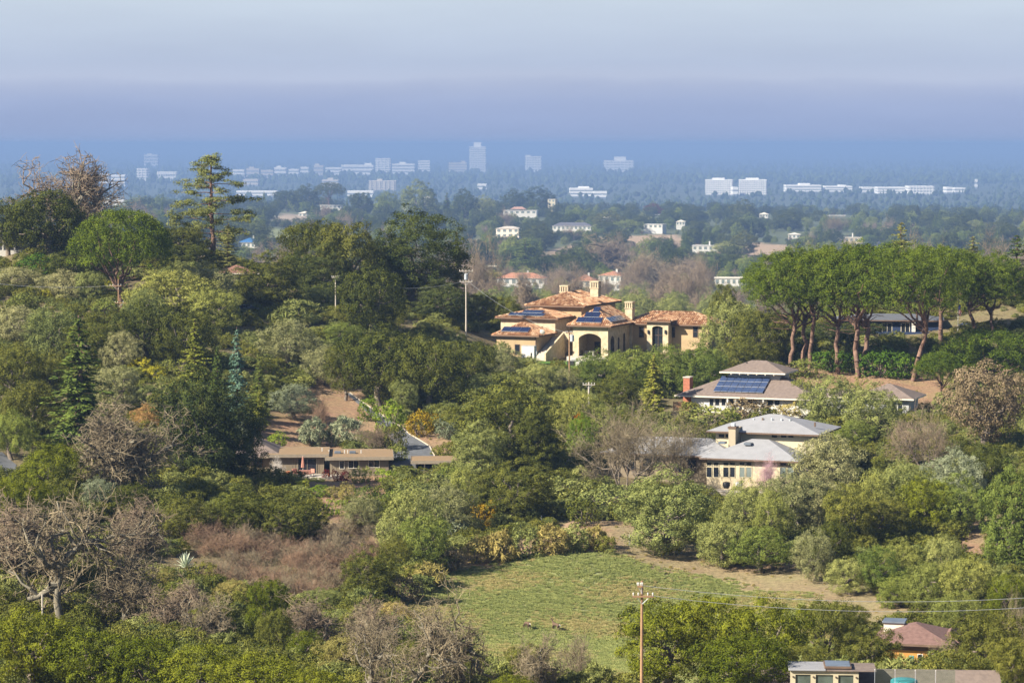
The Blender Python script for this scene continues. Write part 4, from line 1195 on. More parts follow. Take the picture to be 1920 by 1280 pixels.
# ------------------------------------------------------------------ flat-roofed brown house and its carport
def flat_house():
    h = House('flat_roofed_house', 'long beige house with flat tan roof and wide sliding door behind a patio', 650, 888, 395, 3)
    FOOT.append((h.base.x - 2, h.base.y + 6, 11)); FOOT.append((h.base.x - 12, h.base.y + 6, 10))
    P = h.P
    def slab(px0, px1, pe, ly, depth, over=.7, wall=True, name='roof', h0=None):
        x0, x1 = P(px0, pe, ly)[0], P(px1, pe, ly)[0]
        z = P((px0 + px1) / 2, pe, ly - over)[1]
        if wall:
            h.box('wall', (x0 + over, x1 - over, ly, ly + depth, -2, z - .42), BEIGE)
        rf = h.box(name, (x0 + .06, x1 - .06, ly - over + .06, ly + depth + over - .06, z - .30, z), GRAVELROOF)
        h.box('fascia', (x0, x1, ly - over, ly - over + .06, z - .40, z + .04), FASCIA)
        h.box('fascia', (x1 - .06, x1, ly - over + .062, ly + depth + over, z - .40, z + .04), FASCIA)
        h.box('fascia', (x0, x0 + .06, ly - over + .062, ly + depth + over, z - .40, z + .04), FASCIA)
        h.box('fascia', (x0 + .062, x1 - .062, ly + depth + over - .06, ly + depth + over, z - .40, z + .04), FASCIA)
        return x0, x1, z, rf
    lx0, lx1, lz, lr = slab(500, 617, 852, .6, 8.5)
    rx0, rx1, rz_, rr = slab(609, 738, 857, -.4, 9.5)
    # wide glass door
    xa, zt = P(559, 860, .6); xb, zb = P(593, 887, .6)
    h.win(xa, xb, zb, zt, .6, nx=2, fm=FASCIA, name='sliding_door')
    for a, b, t, bt in ((653.5, 672.5, 863.5, 877), (691.5, 711, 862.5, 875.5), (637, 645, 864, 878)):
        xa, zt = P(a, t, -.4); xb, zb = P(b, bt, -.4)
        h.win(xa, xb, zb, zt, -.4, nx=2 if b - a > 10 else 1, fm=TRIMW, fw=.07)
    # battens on the siding
    for px in (548, 553, 598, 607, 622, 630):
        x = P(px, 870, .6 if px < 610 else -.4)[0]
        y = .6 if px < 610 else -.4
        h.box('batten', (x - .03, x + .03, y - .03, y - .002, -.6, (lz if px < 610 else rz_) - .45), FASCIA)
    for px, py in ((633, 841), (661, 842)):
        x, zz = P(px, py, 4)
        h.box('skylight', (x - .45, x + .45, 3.5, 4.6, rz_ - .02, rz_ + .3), GLASSK, rr, bev=.05)
    for px in (604, 617, 646, 652, 677):
        x = P(px, 842, 4)[0]
        zr = rz_ if px > 616 else lz
        h.box('vent_pipe', (x - .07, x + .07, 3.9, 4.04, zr, zr + .5), WHITE, bev=.02)
    # shaded wing at the oak: low hip roof
    wx0, wx1 = P(440, 862, 2)[0], P(522, 862, 2)[0]
    wz = P(480, 856, 1)[1]
    h.box('wall', (wx0, lx0 - .01 + .6, 2, 12, -2, wz - .25), BEIGE)
    h.hip(wx0, lx0 + 1.5, 2, 12, wz, P(455, 822, 7)[1] - wz, SHINGLE, over=.9, edge=FASCIA)
    for a, b in ((460, 468), (476, 492)):
        xa, xb = P(a, 870, 2)[0], P(b, 870, 2)[0]
        h.win(xa, xb, -.3, wz - .6, 2, nx=2, fm=TRIMB)
    return h
FLATH = flat_house()
def carport():
    h = House('carport', 'open beige carport with flat tan roof beside the driveway', 800, 884, 398, 2, 'carport')
    FOOT.append((h.base.x + 1, h.base.y + 3, 5))
    P = h.P
    x0, x1 = P(770, 868, 0)[0], P(858, 868, 0)[0]
    z = P(810, 864, -.5)[1]
    h.box('roof', (x0 + .06, x1 - .06, -.5, 6.2, z - .3, z), GRAVELROOF)
    h.box('fascia', (x0, x1, -.562, -.502, z - .4, z + .05), FASCIA)
    h.box('fascia', (x0, x0 + .058, -.5, 6.2, z - .4, z + .05), FASCIA)
    h.box('wall', (x0 + .7, x0 + .9, 0, 5.8, -1.5, z - .31), BEIGE)
    h.box('wall', (x0 + .91, x1 - .5, 5.6, 5.8, -1.5, z - .31), BEIGE)
    for px in (796, 850):
        x = P(px, 870, 0)[0]
        h.box('post', (x - .08, x + .08, 0, .16, -1.5, z - .31), TRIMW)
carport()

# patio of the flat-roofed house
def slabmesh(name, pix, m, t=.12, lift=.04, d0=150, d1=690):
    pts = [G(px, py, d0, d1) for px, py in pix]
    zt = sum(p.z for p in pts) / len(pts) + lift
    bm = bmesh.new()
    f = [bm.verts.new((p.x, p.y, zt)) for p in pts]; k = [bm.verts.new((p.x, p.y, zt - t - 1.)) for p in pts]
    bm.faces.new(f); n = len(pts)
    for i in range(n):
        bm.faces.new((f[i], k[i], k[(i + 1) % n], f[(i + 1) % n]))
    bmesh.ops.recalc_face_normals(bm, faces=bm.faces)
    me = bpy.data.meshes.new(name); bm.to_mesh(me); bm.free(); me.materials.append(m)
    return tag(obj(name, me), None, kind='structure'), zt
fx = FLATH
fl = lambda px, ly: W_(fx, fx.P(px, 888, ly)[0], ly, -.02)
PZ = fl(570, -2).z
def patio():
    pts = [fl(500, .5), fl(640, .5), fl(636, -3.6), fl(600, -4.3), fl(520, -3.6)]
    bm = bmesh.new()
    f = [bm.verts.new((p.x, p.y, PZ)) for p in pts]; k = [bm.verts.new((p.x, p.y, PZ - 1.6)) for p in pts]
    bm.faces.new(f)
    for i in range(5):
        bm.faces.new((f[i], k[i], k[(i + 1) % 5], f[(i + 1) % 5]))
    bmesh.ops.recalc_face_normals(bm, faces=bm.faces)
    me = bpy.data.meshes.new('patio'); bm.to_mesh(me); bm.free(); me.materials.append(CONC)
    tag(obj('patio', me), None, kind='structure')
patio()
def atp(px, ly):
    p = fl(px, ly); p.z = PZ; return p
# closed parasol
e = obj('patio_umbrella', None, loc=atp(568, -1.6)); tag(e, 'folded salmon parasol standing among the patio chairs', 'umbrella')
obj('pole', mesh_np('pole', *prisms([(0, 0, 0)], [(0, 0, 2.75)], [.03], [.03], 8), [WHITE]), e)
V, Q_ = [], []
prof = [(.03, 2.7), (.10, 2.5), (.15, 2.0), (.19, 1.5), (.22, 1.15), (.10, 1.12)]
k = 16
for rr, zz in prof:
    V += [(rr * (1 + .25 * (j % 2)) * math.cos(6.2832 * j / k), rr * (1 + .25 * (j % 2)) * math.sin(6.2832 * j / k), zz) for j in range(k)]
for a in range(len(prof) - 1):
    Q_ += [(a * k + j, a * k + (j + 1) % k, (a + 1) * k + (j + 1) % k, (a + 1) * k + j) for j in range(k)]
obj('canopy', mesh_np('canopy', V, Q_, [SALMON]), e)
obj('base', mesh_np('base', *prisms([(0, 0, 0), (0, 0, .1)], [(0, 0, .1), (0, 0, .14)], [.3, .3], [.28, .03], 12), [BLACKM]), e)
for i, (px, ly, rz, w, lb) in enumerate(((554, -2., .4, .7, 'salmon cushioned patio chair nearest the bare white-stemmed tree'), (571, -3.0, 3.3, 1.7, 'salmon cushioned patio bench at the patio edge, seen from behind'),
                                      (583, -2.3, -.6, .7, 'salmon cushioned patio chair in front of the sliding door'))):
    boxes('patio_bench' if w > 1 else 'patio_chair', [('seat', (-w / 2, w / 2, -.35, .35, .34, .48), SALMON, .05), ('backrest', (-w / 2, w / 2, .36, .5, .40, 1.0), SALMON, .05)] +
          [('leg', (a - .03, a + .03, b - .03, b + .03, 0, .337), METALG, .008) for a in (-w / 2 + .08, w / 2 - .08) for b in (-.28, .28)], lb, 'bench' if w > 1 else 'chair', atp(px, ly), rz)
def pot(px, ly, r, hgt, m, label, z=None):
    V, Q_ = [], []
    prof = [(0, 0), (.6, 0), (.85, .55), (1, .95), (1.06, 1), (.9, 1), (.86, .8), (0, .8)]
    k = 14
    for rr, zz in prof:
        V += [(r * rr * math.cos(6.2832 * j / k), r * rr * math.sin(6.2832 * j / k), hgt * zz) for j in range(k)]
    for a in range(len(prof) - 1):
        Q_ += [(a * k + j, a * k + (j + 1) % k, (a + 1) * k + (j + 1) % k, (a + 1) * k + j) for j in range(k)]
    tag(obj('flower_pot', mesh_np('flower_pot', V, Q_, [m], smooth=True), None, atp(px, ly)), label, 'pot')
pot(540, -.6, .28, .5, TERRA, 'terracotta pot against the wall beside the bare white-stemmed tree')
pot(617, -3.1, .24, .45, TERRA, 'terracotta pot among the dark red shrubs at the patio end')

# ------------------------------------------------------------------ orange house low down at the right
def orange_house():
    h = House('orange_house', 'orange-walled house with maroon shingle roof half hidden by oaks', 1700, 1252, 270, -14)
    FOOT.append((h.base.x + 2, h.base.y + 4, 8))
    P = h.P
    x0, x1 = P(1650, 1210, 0)[0], P(1772, 1210, 0)[0]
    z = P(1720, 1207, -.7)[1]
    h.box('wall', (x0, x1, 0, 7, -2, z - .2), ORANGE)
    h.hip(x0, x1, 0, 7, z, P(1720, 1166, 3.5)[1] - z, SHINGLE2, over=.8, edge=TRIMB)
    h.box('upper_band', (x0 - .01, x1 + .01, -.012, 0, z - .75, z - .21), TRIMB)
    for a, b in ((1721.5, 1729), (1741, 1750)):
        xa, zt = P(a, 1226, 0); xb, zb = P(b, 1244, 0)
        h.win(xa, xb, zb, zt, 0, fm=WHITE, fw=.06)
    xa, zt = P(1705, 1228, 0); xb, zb = P(1713, 1251, 0)
    h.box('door', (xa, xb, -.06, -.002, zb, zt), TEAL, bev=.01, label='teal door')
    x2 = P(1792, 1210, 3)[0]
    h.box('wall', (x1 + .01, x2, 2.5, 7, -2, z - .5), ORANGE)
    h.hip(x1 - .5, x2, 2.5, 6.8, z - .25, .9, SHINGLE2, over=.6, edge=TRIMB, name='porch_roof')
    xa, zt = P(1781, 1215, 2.5); xb, zb = P(1788, 1238, 2.5)
    h.win(xa, xb, zb, zt, 2.5, fm=TRIMW, fw=.06)
    # raised skylight box over the left end
    a, zt = P(1657, 1164, 4); b, zb = P(1695, 1180, 4)
    k = h.box('skylight_box', (a, b, 4, 6, zb - 1.2, zt - .15), TRIMW)
    h.box('skylight_glass', (a - .15, b + .1, 3.8, 6.2, zt - .147, zt + .02), GLASSK, k, bev=.04)
    return h
orange_house()

# ------------------------------------------------------------------ nearest house: shingle roof, cream lantern, glass fence
def lantern_house():
    h = House('lantern_house', 'near shingled roof with a cream clerestory lantern, at the picture bottom edge', 1560, 1300, 222, -4)
    FOOT.append((h.base.x + 4, h.base.y + 2, 12))
    P = h.P
    x0, x1 = P(1440, 1285, 0)[0], P(1862, 1258, 5)[0]
    zr = P(1740, 1254, 5.)[1]
    ze = zr - 2.6
    h.box('wall', (x0 + .8, x1 - .4, .5, 9.5, -3.5, ze - .2), CREAM)
    h.hip(x0, x1, 0, 10, ze, zr - ze, SHINGLE, over=.5, ins=.01, edge=NAVY, axis='x')
    # lantern
    a, zt = P(1482, 1256, 1.2); b, _ = P(1610, 1256, 1.2)
    zb = P(1500, 1296, 1.2)[1]
    w = .16
    h.box('lantern_cill', (a, b, 1.2, 4.2, zb - 1, zb), CREAM)
    h.box('lantern_head', (a, b, 1.2, 4.2, zt - .32, zt), CREAM)
    xs = [a + (b - a) * t for t in (0, .335, .665, 1)]
    for i, x in enumerate(xs):
        x = min(max(x, a + .2), b - .2)
        h.box('lantern_post', (x - .2, x + .2, 1.2, 1.5, zb + .002, zt - .322), CREAM)
        h.box('lantern_post', (x - .2, x + .2, 3.9, 4.2, zb + .002, zt - .322), CREAM)
        h.box('lamp', (x - .05, x + .05, 1.1, 1.197, zt - .55, zt - .42), TRIMB, bev=.02)
    for i in range(3):
        h.box('pane', (xs[i] + .22 if i else a + .42, xs[i + 1] - .22 if i < 2 else b - .42, 1.32, 1.35, zb + .01, zt - .33), mat('lantern_glass', (.075, .095, .08), .1, .3, 1.2, spec=.7))
    h.box('lantern_roof', (a - .15, a + (b - a) * .52, .95, 4.5, zt + .003, zt + .14), ROOFGREY, bev=.04)
    h.box('lantern_roof', (a + (b - a) * .52 + .005, b + 1.4, 1.0, 4.45, zt + .003, zt + .08), SHINGLE)
    k = h.box('skylight', (a + (b - a) * .5, a + (b - a) * .9, 1.3, 4.0, zt + .142, zt + .32), TRIMB, bev=.03)
    h.box('skylight_glass', (a + (b - a) * .52, a + (b - a) * .88, 1.45, 3.85, zt + .322, zt + .36), GLASSK, k)
    # dark trim of the far gable
    return h
LANT = lantern_house()
def glassmat():
    m, N, Lk = newmat('fence_glass')
    o = N.new('ShaderNodeOutputMaterial'); t = N.new('ShaderNodeBsdfTransparent'); t.inputs['Color'].default_value = (.86, .93, .905, 1)
    g = N.new('ShaderNodeBsdfGlossy'); g.inputs['Roughness'].default_value = .03; g.inputs['Color'].default_value = (.8, .9, .88, 1)
    x = N.new('ShaderNodeMixShader'); x.inputs[0].default_value = .10
    Lk(t.outputs[0], x.inputs[1]); Lk(g.outputs[0], x.inputs[2]); Lk(x.outputs[0], o.inputs[0])
    return m
FGLASS = glassmat()
def glass_fence(px0, px1, D, top, n, label):
    a, b = U(px0, 1292, D), U(px1, 1292, D)
    e = obj('glass_fence', None, loc=a); tag(e, label, 'fence')
    w = (b - a).x / n
    for i in range(n):
        zt = (1292 - top - 8 * (px0 + (px1 - px0) * i / n - 1390) / 400) * D / F
        obj('glass_panel', bevel_box_mesh('glass_panel', (i * w + .05, i * w + w - .05, -.006, .006, -1.2, zt), FGLASS), e)
        obj('post', bevel_box_mesh('post', (i * w - .018, i * w + .018, -.02, .02, -3., zt - .1), METALG, .006), e)
        obj('clamp', bevel_box_mesh('clamp', (i * w - .04, i * w + .04, -.03, .03, zt - .098, zt - .02), WHITE, .012), e)
glass_fence(1392, 1486, 231, 1245, 3, 'clear green-tinted glass fence left of the cream lantern')
glass_fence(1640, 1792, 215, 1247, 4, 'clear green-tinted glass fence over the shingles right of the cream lantern')
q = U(1695, 1290, 216)
V, Q_ = [], []
prof = [(0, 1.0), (.9, .96), (1.02, .86), (1.05, .5), (1.05, -1.)]
k = 24
for rr, zz in prof:
    V += [(rr * math.cos(6.2832 * j / k), rr * math.sin(6.2832 * j / k), zz * .75) for j in range(k)]
for a in range(len(prof) - 1):
    Q_ += [(a * k + j, a * k + (j + 1) % k, (a + 1) * k + (j + 1) % k, (a + 1) * k + j) for j in range(k)]
tag(obj('hot_tub', mesh_np('hot_tub', V, Q_, [TEAL], smooth=True), None, q), 'turquoise round tub cover behind the glass fence', 'tub')

# ------------------------------------------------------------------ house in the shade of the stone pines, flag
def pine_house():
    h = House('shaded_house', 'dark blue house with low grey roofs in the shade of the stone pines', 1660, 655, 522, -8)
    FOOT.append((h.base.x + 2, h.base.y + 6, 12)); FOOT.append((h.base.x + 17, h.base.y + 5, 6))
    P = h.P
    x0, x1 = P(1575, 604, 2)[0], P(1760, 604, 2)[0]
    z = P(1650, 600, 1)[1]
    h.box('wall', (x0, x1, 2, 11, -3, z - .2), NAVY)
    h.hip(x0, x1, 2, 11, z, P(1650, 588, 6)[1] - z, mat('roof_grey_pine_shade', (.10, .105, .12), .8, .1, .8), over=1., edge=TRIMB)  # grey roof and eave edge darkened: the pines' shade is in their colour
    h.box('balcony_front', (P(1648, 640, 0)[0], P(1742, 640, 0)[0], 0, .15, -.2, P(1690, 622, 0)[1]), NAVY)
    h.box('balcony_floor', (P(1648, 640, 0)[0], P(1742, 640, 0)[0], .152, 1.99, -.2, .05), TRIMB)
    x = P(1713, 612, 1.4)[0]
    h.box('post', (x - .35, x + .35, 1.2, 1.6, .06, z - .3), WHITE, label='white post at the balcony')
    for a, b in ((1655, 1672), (1690, 1705), (1600, 1620)):
        xa, xb = P(a, 612, 2)[0], P(b, 612, 2)[0]
        h.win(xa, xb, z - 2.3, z - .6, 2, nx=2, fm=TRIMW)
    ax0, ax1 = P(1770, 625, 3)[0], P(1850, 625, 3)[0]
    az = P(1800, 626, 2)[1]
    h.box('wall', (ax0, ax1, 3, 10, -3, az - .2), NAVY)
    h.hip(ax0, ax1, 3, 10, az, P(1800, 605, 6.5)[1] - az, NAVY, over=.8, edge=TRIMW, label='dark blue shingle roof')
    return h
pine_house()
g = U(1906, 628, 530); 
hh = House('white_cottage', 'small pale gabled house at the right picture edge behind the pine shrub', 1890, 640, 528, -5)
x0, x1 = hh.P(1868, 615, 0)[0], hh.P(1940, 615, 0)[0]
hh.box('wall', (x0, x1, 0, 7, -3, hh.P(1890, 612, 0)[1]), WHITE)
hh.hip(x0, x1, 0, 7, hh.P(1890, 611, 0)[1], 1.6, GREYW, over=.6, ins=.01, axis='x')
hh.win(hh.P(1905, 620, 0)[0], hh.P(1916, 620, 0)[0], .6, 2.0, 0, nx=2)
# flagpole
g = ground_at(1796, 632, 516)
ztop = U(1796, 556, 516).z - g.z
e = obj('flagpole', None, loc=g); tag(e, 'white flagpole rising among the stone pine trunks', 'flagpole')
obj('pole', mesh_np('pole', *prisms([(0, 0, -.3)], [(0, 0, ztop)], [.07], [.045], 8), [WHITE]), e)
bm = bmesh.new(); bmesh.ops.create_uvsphere(bm, u_segments=10, v_segments=6, radius=.10); me = bpy.data.meshes.new('ball'); bm.to_mesh(me); bm.free(); me.materials.append(ALU)
obj('ball', me, e, (0, 0, ztop + .05))
def flag():
    m, N, Lk = newmat('flag_cloth')
    o = N.new('ShaderNodeOutputMaterial'); b = N.new('ShaderNodeBsdfDiffuse'); a = N.new('ShaderNodeVertexColor'); a.layer_name = 'dye'
    Lk(a.outputs[0], b.inputs[0]); Lk(b.outputs[0], o.inputs[0])
    nu, nv = 26, 26
    V, Cc = [], []
    hg, fl_ = 1.9, 3.1
    for j in range(nv + 1):                 # along the fly, hanging limp
        for i in range(nu + 1):             # down the hoist
            u, v = i / nu, j / nv
            x = .05 + .55 * (1 - math.exp(-2.2 * v)) + .10 * math.sin(9 * u + 5 * v)
            y = .16 * math.sin(12 * v + 3 * u)
            z = -u * hg - v * 1.25 * (1 - .35 * u)
            V.append((x, y, z))
            st = int(u * 13) % 2 == 0
            Cc.append((.03, .04, .14, 1) if u < .54 and v < .40 else ((.46, .035, .045, 1) if st else (.75, .72, .70, 1)))
    Q = [(j * (nu + 1) + i, j * (nu + 1) + i + 1, (j + 1) * (nu + 1) + i + 1, (j + 1) * (nu + 1) + i) for j in range(nv) for i in range(nu)]
    me = mesh_np('flag', V, Q, [m], smooth=True)
    at = me.color_attributes.new('dye', 'FLOAT_COLOR', 'POINT')
    at.data.foreach_set('color', np.array(Cc, np.float32).ravel())
    tag(obj('flag', me, None, (g.x, g.y, g.z + ztop - 1.2)), 'red and white striped flag hanging limp on the pole', 'flag')
flag()

# ------------------------------------------------------------------ houses on the left crest
h = House('porch_house', 'grey house with a white posted porch behind the oaks at the left edge', 20, 470, 552, 4)
FOOT.append((h.base.x, h.base.y + 5, 9))
P = h.P
x0, x1 = P(-40, 440, 2)[0], P(62, 440, 2)[0]
h.box('wall', (x0, x1, 2.4, 9, -2, 3.0), GREYW)
h.hip(x0, x1, 0, 9, 3.2, 1.9, SHINGLE, over=.6, edge=TRIMW)
h.box('porch_floor', (x0, P(40, 468, 0)[0], -.4, 2.39, -1.4, .05), WHITE)
for px in (5, 14, 27, 41, 54):
    x = P(px, 450, 0)[0]
    h.box('porch_post', (x - .13, x + .13, 0, .26, .052, 2.97), WHITE)
for a, b in ((18, 25), (30, 38)):
    h.win(P(a, 450, 2.4)[0], P(b, 450, 2.4)[0], .4, 2.3, 2.4, fm=WHITE)
h = House('red_roofed_house', 'house with a small russet hip roof behind the dark oak on the left crest', 440, 530, 548, 8)
FOOT.append((h.base.x, h.base.y + 4, 7))
P = h.P
x0, x1 = P(412, 514, 0)[0], P(480, 514, 0)[0]
z = P(440, 512, -.5)[1]
h.box('wall', (x0, x1, 0, 8, -3, z - .2), STONEW)
h.hip(x0, x1, 0, 8, z, P(440, 497, 4)[1] - z, mat('roof_russet', (.20, .105, .075), .9, .2, 1.), over=.6, edge=TRIMW, ins=3.)
h.win(P(418, 518, 0)[0], P(426, 518, 0)[0], z - 1.9, z - .7, 0)
# white stone garden wall at the left edge
g = ground_at(16, 553, 515)
e = obj('garden_wall', None, loc=g); tag(e, 'low whitish stone garden wall at the left picture edge', 'wall')
r_ = random.Random(5)
for row in range(4):
    for i in range(11):
        x = -3.5 + i * .62 + (row % 2) * .3
        s = r_.uniform(.24, .34)
        bmw = bevel_box_mesh('stone', (x - s, x + s, -.3, .3, row * .38 - .3, row * .38 + .05), (STONE, CONC, WHITE)[r_.randrange(3)], .06)
        obj('stone', bmw, e)
# ------------------------------------------------------------------ roads and paths laid on the hillside
def ribbon(name, left, right, m, lift=.05, kerb=None, label=None, n=6):
    rows = []
    for (a, b) in zip(left, right):
        rows.append([G(a[0] + (b[0] - a[0]) * t / n, a[1] + (b[1] - a[1]) * t / n) for t in range(n + 1)])
    V, Q = [], []
    fine = []
    for i in range(len(rows) - 1):
        for k in range(5):
            fine.append([p.lerp(q, k / 5) for p, q in zip(rows[i], rows[i + 1])])
    fine.append(rows[-1])
    for r in fine:
        V += [(p.x, p.y, h1(p.x, p.y) + lift) for p in r]
    w = n + 1
    Q = [(i * w + j, i * w + j + 1, (i + 1) * w + j + 1, (i + 1) * w + j) for i in range(len(fine) - 1) for j in range(n)]
    o = tag(obj(name, mesh_np(name, V, Q, [m], smooth=True)), label, kind='structure')
    if kerb:
        pts = [r[-1] for r in fine]
        kv = [(p.x, p.y, h1(p.x, p.y) + .1) for p in pts]
        obj('kerb', mesh_np('kerb', *prisms(kv[:-1], kv[1:], [.10] * (len(kv) - 1), [.10] * (len(kv) - 1), 6), [kerb]), o)
    return o
ribbon('driveway', [(648, 738), (676, 762), (703, 788), (724, 812), (738, 836), (736, 858), (738, 884)], [(656, 738), (690, 762), (730, 788), (768, 815), (806, 840), (815, 856), (812, 884)], ASPH, kerb=STONE, label='grey driveway climbing the slope behind the flat-roofed house')
ribbon('road', [(-30, 845), (-30, 870), (-30, 895)], [(4, 848), (30, 872), (34, 893)], ASPH, label='grey road bend at the left picture edge')
ribbon('footpath', [(1040, 990), (1080, 975), (1110, 958), (1160, 930), (1200, 912)], [(1062, 996), (1096, 981), (1124, 964), (1172, 936), (1212, 916)], mat('path_earth', (.33, .225, .14), .95, .2, 2.0), label='narrow earth path climbing beside the grey-green brush', n=2)
ribbon('track', [(795, 738), (845, 752), (870, 760)], [(795, 750), (845, 766), (870, 774)], ASPH, label='shaded stretch of drive under the oaks', n=2)

# ------------------------------------------------------------------ poles and wires
def pole(px, top, base, D, label, m=None, arms=(), transformer=None, r=.15, d_base=None, lean=0.):
    g = ground_at(px, base, D)
    zt = U(px, top, D).z - g.z
    e = obj('utility_pole', None, loc=g); tag(e, label, 'pole')
    m = m or WOODP
    obj('post', mesh_np('post', *prisms([(0, 0, -.8)], [(lean, 0, zt)], [r], [r * .72], 10), [m], smooth=True), e)
    for py, wpx, off in arms:
        z = U(px, py, D).z - g.z; w = wpx * D / F / 2; ox = off * D / F
        a = obj('crossarm', bevel_box_mesh('crossarm', (ox - w, ox + w, -.26, -.14, z - .07, z + .07), WOODG if m is not WOODP else m, .01), e)
        for t in (-.92, -.45, .45, .92):
            obj('insulator', mesh_np('insulator', *prisms([(ox + t * w, -.2, z + .07), (ox + t * w, -.2, z + .2)], [(ox + t * w, -.2, z + .2), (ox + t * w, -.2, z + .32)], [.035, .07], [.06, .05], 8), [WHITE]), a)
        obj('brace', mesh_np('brace', *prisms([(ox - w * .6, -.2, z - .05), (ox + w * .6, -.2, z - .05)], [(0, -.16, z - .6), (0, -.16, z - .6)], [.02, .02], [.02, .02], 4), [METALG]), a)
    if transformer:
        z = U(px, transformer[0], D).z - g.z; ox = transformer[1] * D / F
        V, Q_ = prisms([(ox, -.05, z - .62), (ox, -.05, z + .42), (ox, -.05, z + .5)], [(ox, -.05, z + .42), (ox, -.05, z + .5), (ox, -.05, z + .72)], [.34, .34, .08], [.34, .1, .05], 12)
        t = obj('transformer', mesh_np('transformer', V, Q_, [METALG], smooth=True), e)
    return Vector((g.x, g.y - .2, g.z + zt))
pole(874, 506, 630, 529, 'tall grey pole with two crossarms and a transformer beside the big dark pine', WOODG, ((508.5, 26, 0), (528, 24, 0)), (518, 0), .17)
pole(629.5, 517, 606, 519, 'brown pole with a short top crossarm standing between the oaks on the crest', WOODG, ((520, 14, 0),), None, .14)
pole(222.5, 523, 588, 497, 'orange-brown pole with two pale crossarms in front of the rounded stone pine', WOODP, ((536, 22, -5), (568, 22, 4)), None, .14)
pole(1067.5, 622, 738, 476, 'brown pole with a hanging transformer in front of the villa stair', WOODP, ((624, 12, -1),), (633, 5), .16)
pole(1104, 716, 768, 447, 'short weathered pole with one crossarm among yellow-green trees', WOODG, ((721, 23, 0),), None, .20)
NP = pole(1203, 1088, 1320, 221, 'nearest orange-brown pole with white insulators rising from the oaks', WOODP, ((1117, 40, 2), (1098, 10, -4)), None, .145)
pole(80, 1113, 1180, 270, 'short pale post standing behind the yellow-green oaks at lower left', WOODG, (), None, .12)
WIRE = mat('wire_grey', (.30, .31, .32), .5, .05, 1.)
def wire(a, b, sag, label, r=.017, n=22):
    pts = [a.lerp(b, i / n) - Vector((0, 0, sag * 4 * (i / n) * (1 - i / n))) for i in range(n + 1)]
    o = obj('overhead_wire', mesh_np('overhead_wire', *prisms(pts[:-1], pts[1:], [r] * n, [r] * n, 4), [WIRE]))
    tag(o, label, 'wire', 'overhead wires')
wire(U(1204, 1097, 220.6), U(2050, 1110, 224), 1.0, 'upper thin wire running from the nearest pole to the right picture edge')
wire(U(1221, 1116, 220.6), U(2050, 1128, 224), 1.0, 'lower thin wire running from the nearest pole to the right picture edge')
wire(U(215, 535, 496.6), U(-60, 524, 505), .8, 'thin wire running from the stone-pine pole to the left picture edge')
wire(U(866, 528, 528.6), U(630, 520, 518.6), 1.6, 'thin wire sagging between the crest pole and the tall grey pole')
wire(U(880, 529, 528.6), U(1067, 624, 475.6), 1.4, 'thin wire falling from the tall grey pole to the villa stair pole')

# ------------------------------------------------------------------ car under the oak on the crest
def car(px, py, D, rz, label, m):
    g = ground_at(px, py, D)
    e = obj('parked_car', None, loc=g, rz=rz); tag(e, label, 'car')
    side = [(-2.2, .35), (-2.25, .75), (-2.1, .95), (-1.5, 1.02), (-.9, 1.45), (.7, 1.48), (1.35, 1.05), (2.05, .92), (2.25, .7), (2.2, .35)]
    me = poly_prism('body', side, -.88, .88, m)
    bm = bmesh.new(); bm.from_mesh(me)
    for v in bm.verts:
        if v.co.z > 1.1:
            v.co.y *= .78
    bmesh.ops.bevel(bm, geom=bm.edges[:], offset=.05, segments=2, affect='EDGES'); bm.to_mesh(me); bm.free()
    obj('body', me, e)
    for nm, pts in (('side_window', [(-1.25, 1.06), (-.85, 1.38), (.62, 1.40), (1.1, 1.06)]),):
        for y in (-.875, .80):
            w = poly_prism(nm, pts, y, y + .075, GLASS)
            obj(nm, w, e)
    for x in (-1.4, 1.4):
        for y in (-.90, .70):
            t = obj('wheel', mesh_np('wheel', *prisms([(x, y, .33), (x, y - .001, .33)], [(x, y + .2, .33), (x, y + .001, .33)], [.33, .0], [.33, .33], 18), [BLACKM], smooth=False), e)
            obj('rim', mesh_np('rim', *prisms([(x, y - .012, .33)], [(x, y + .212, .33)], [.19], [.19], 14), [ALU]), t)
    for y in (-.7, .5):
        obj('headlight', bevel_box_mesh('headlight', (2.18, 2.27, y, y + .22, .66, .78), WHITE, .02), e)
car(462, 584, 513, .15, 'dark parked car half hidden under the round dark oak on the crest', mat('car_paint', (.03, .035, .05), .25, .05, 1., spec=.6))
g = ground_at(440, 584, 512)
boxes('storage_bin', [('bin_body', (-.55, .55, -.45, .45, -.2, 1.0), TERRA, .05), ('bin_lid', (-.6, .6, -.5, .5, 1.003, 1.12), TERRA, .03)], 'orange-brown bin beside the dark parked car', 'bin', g)

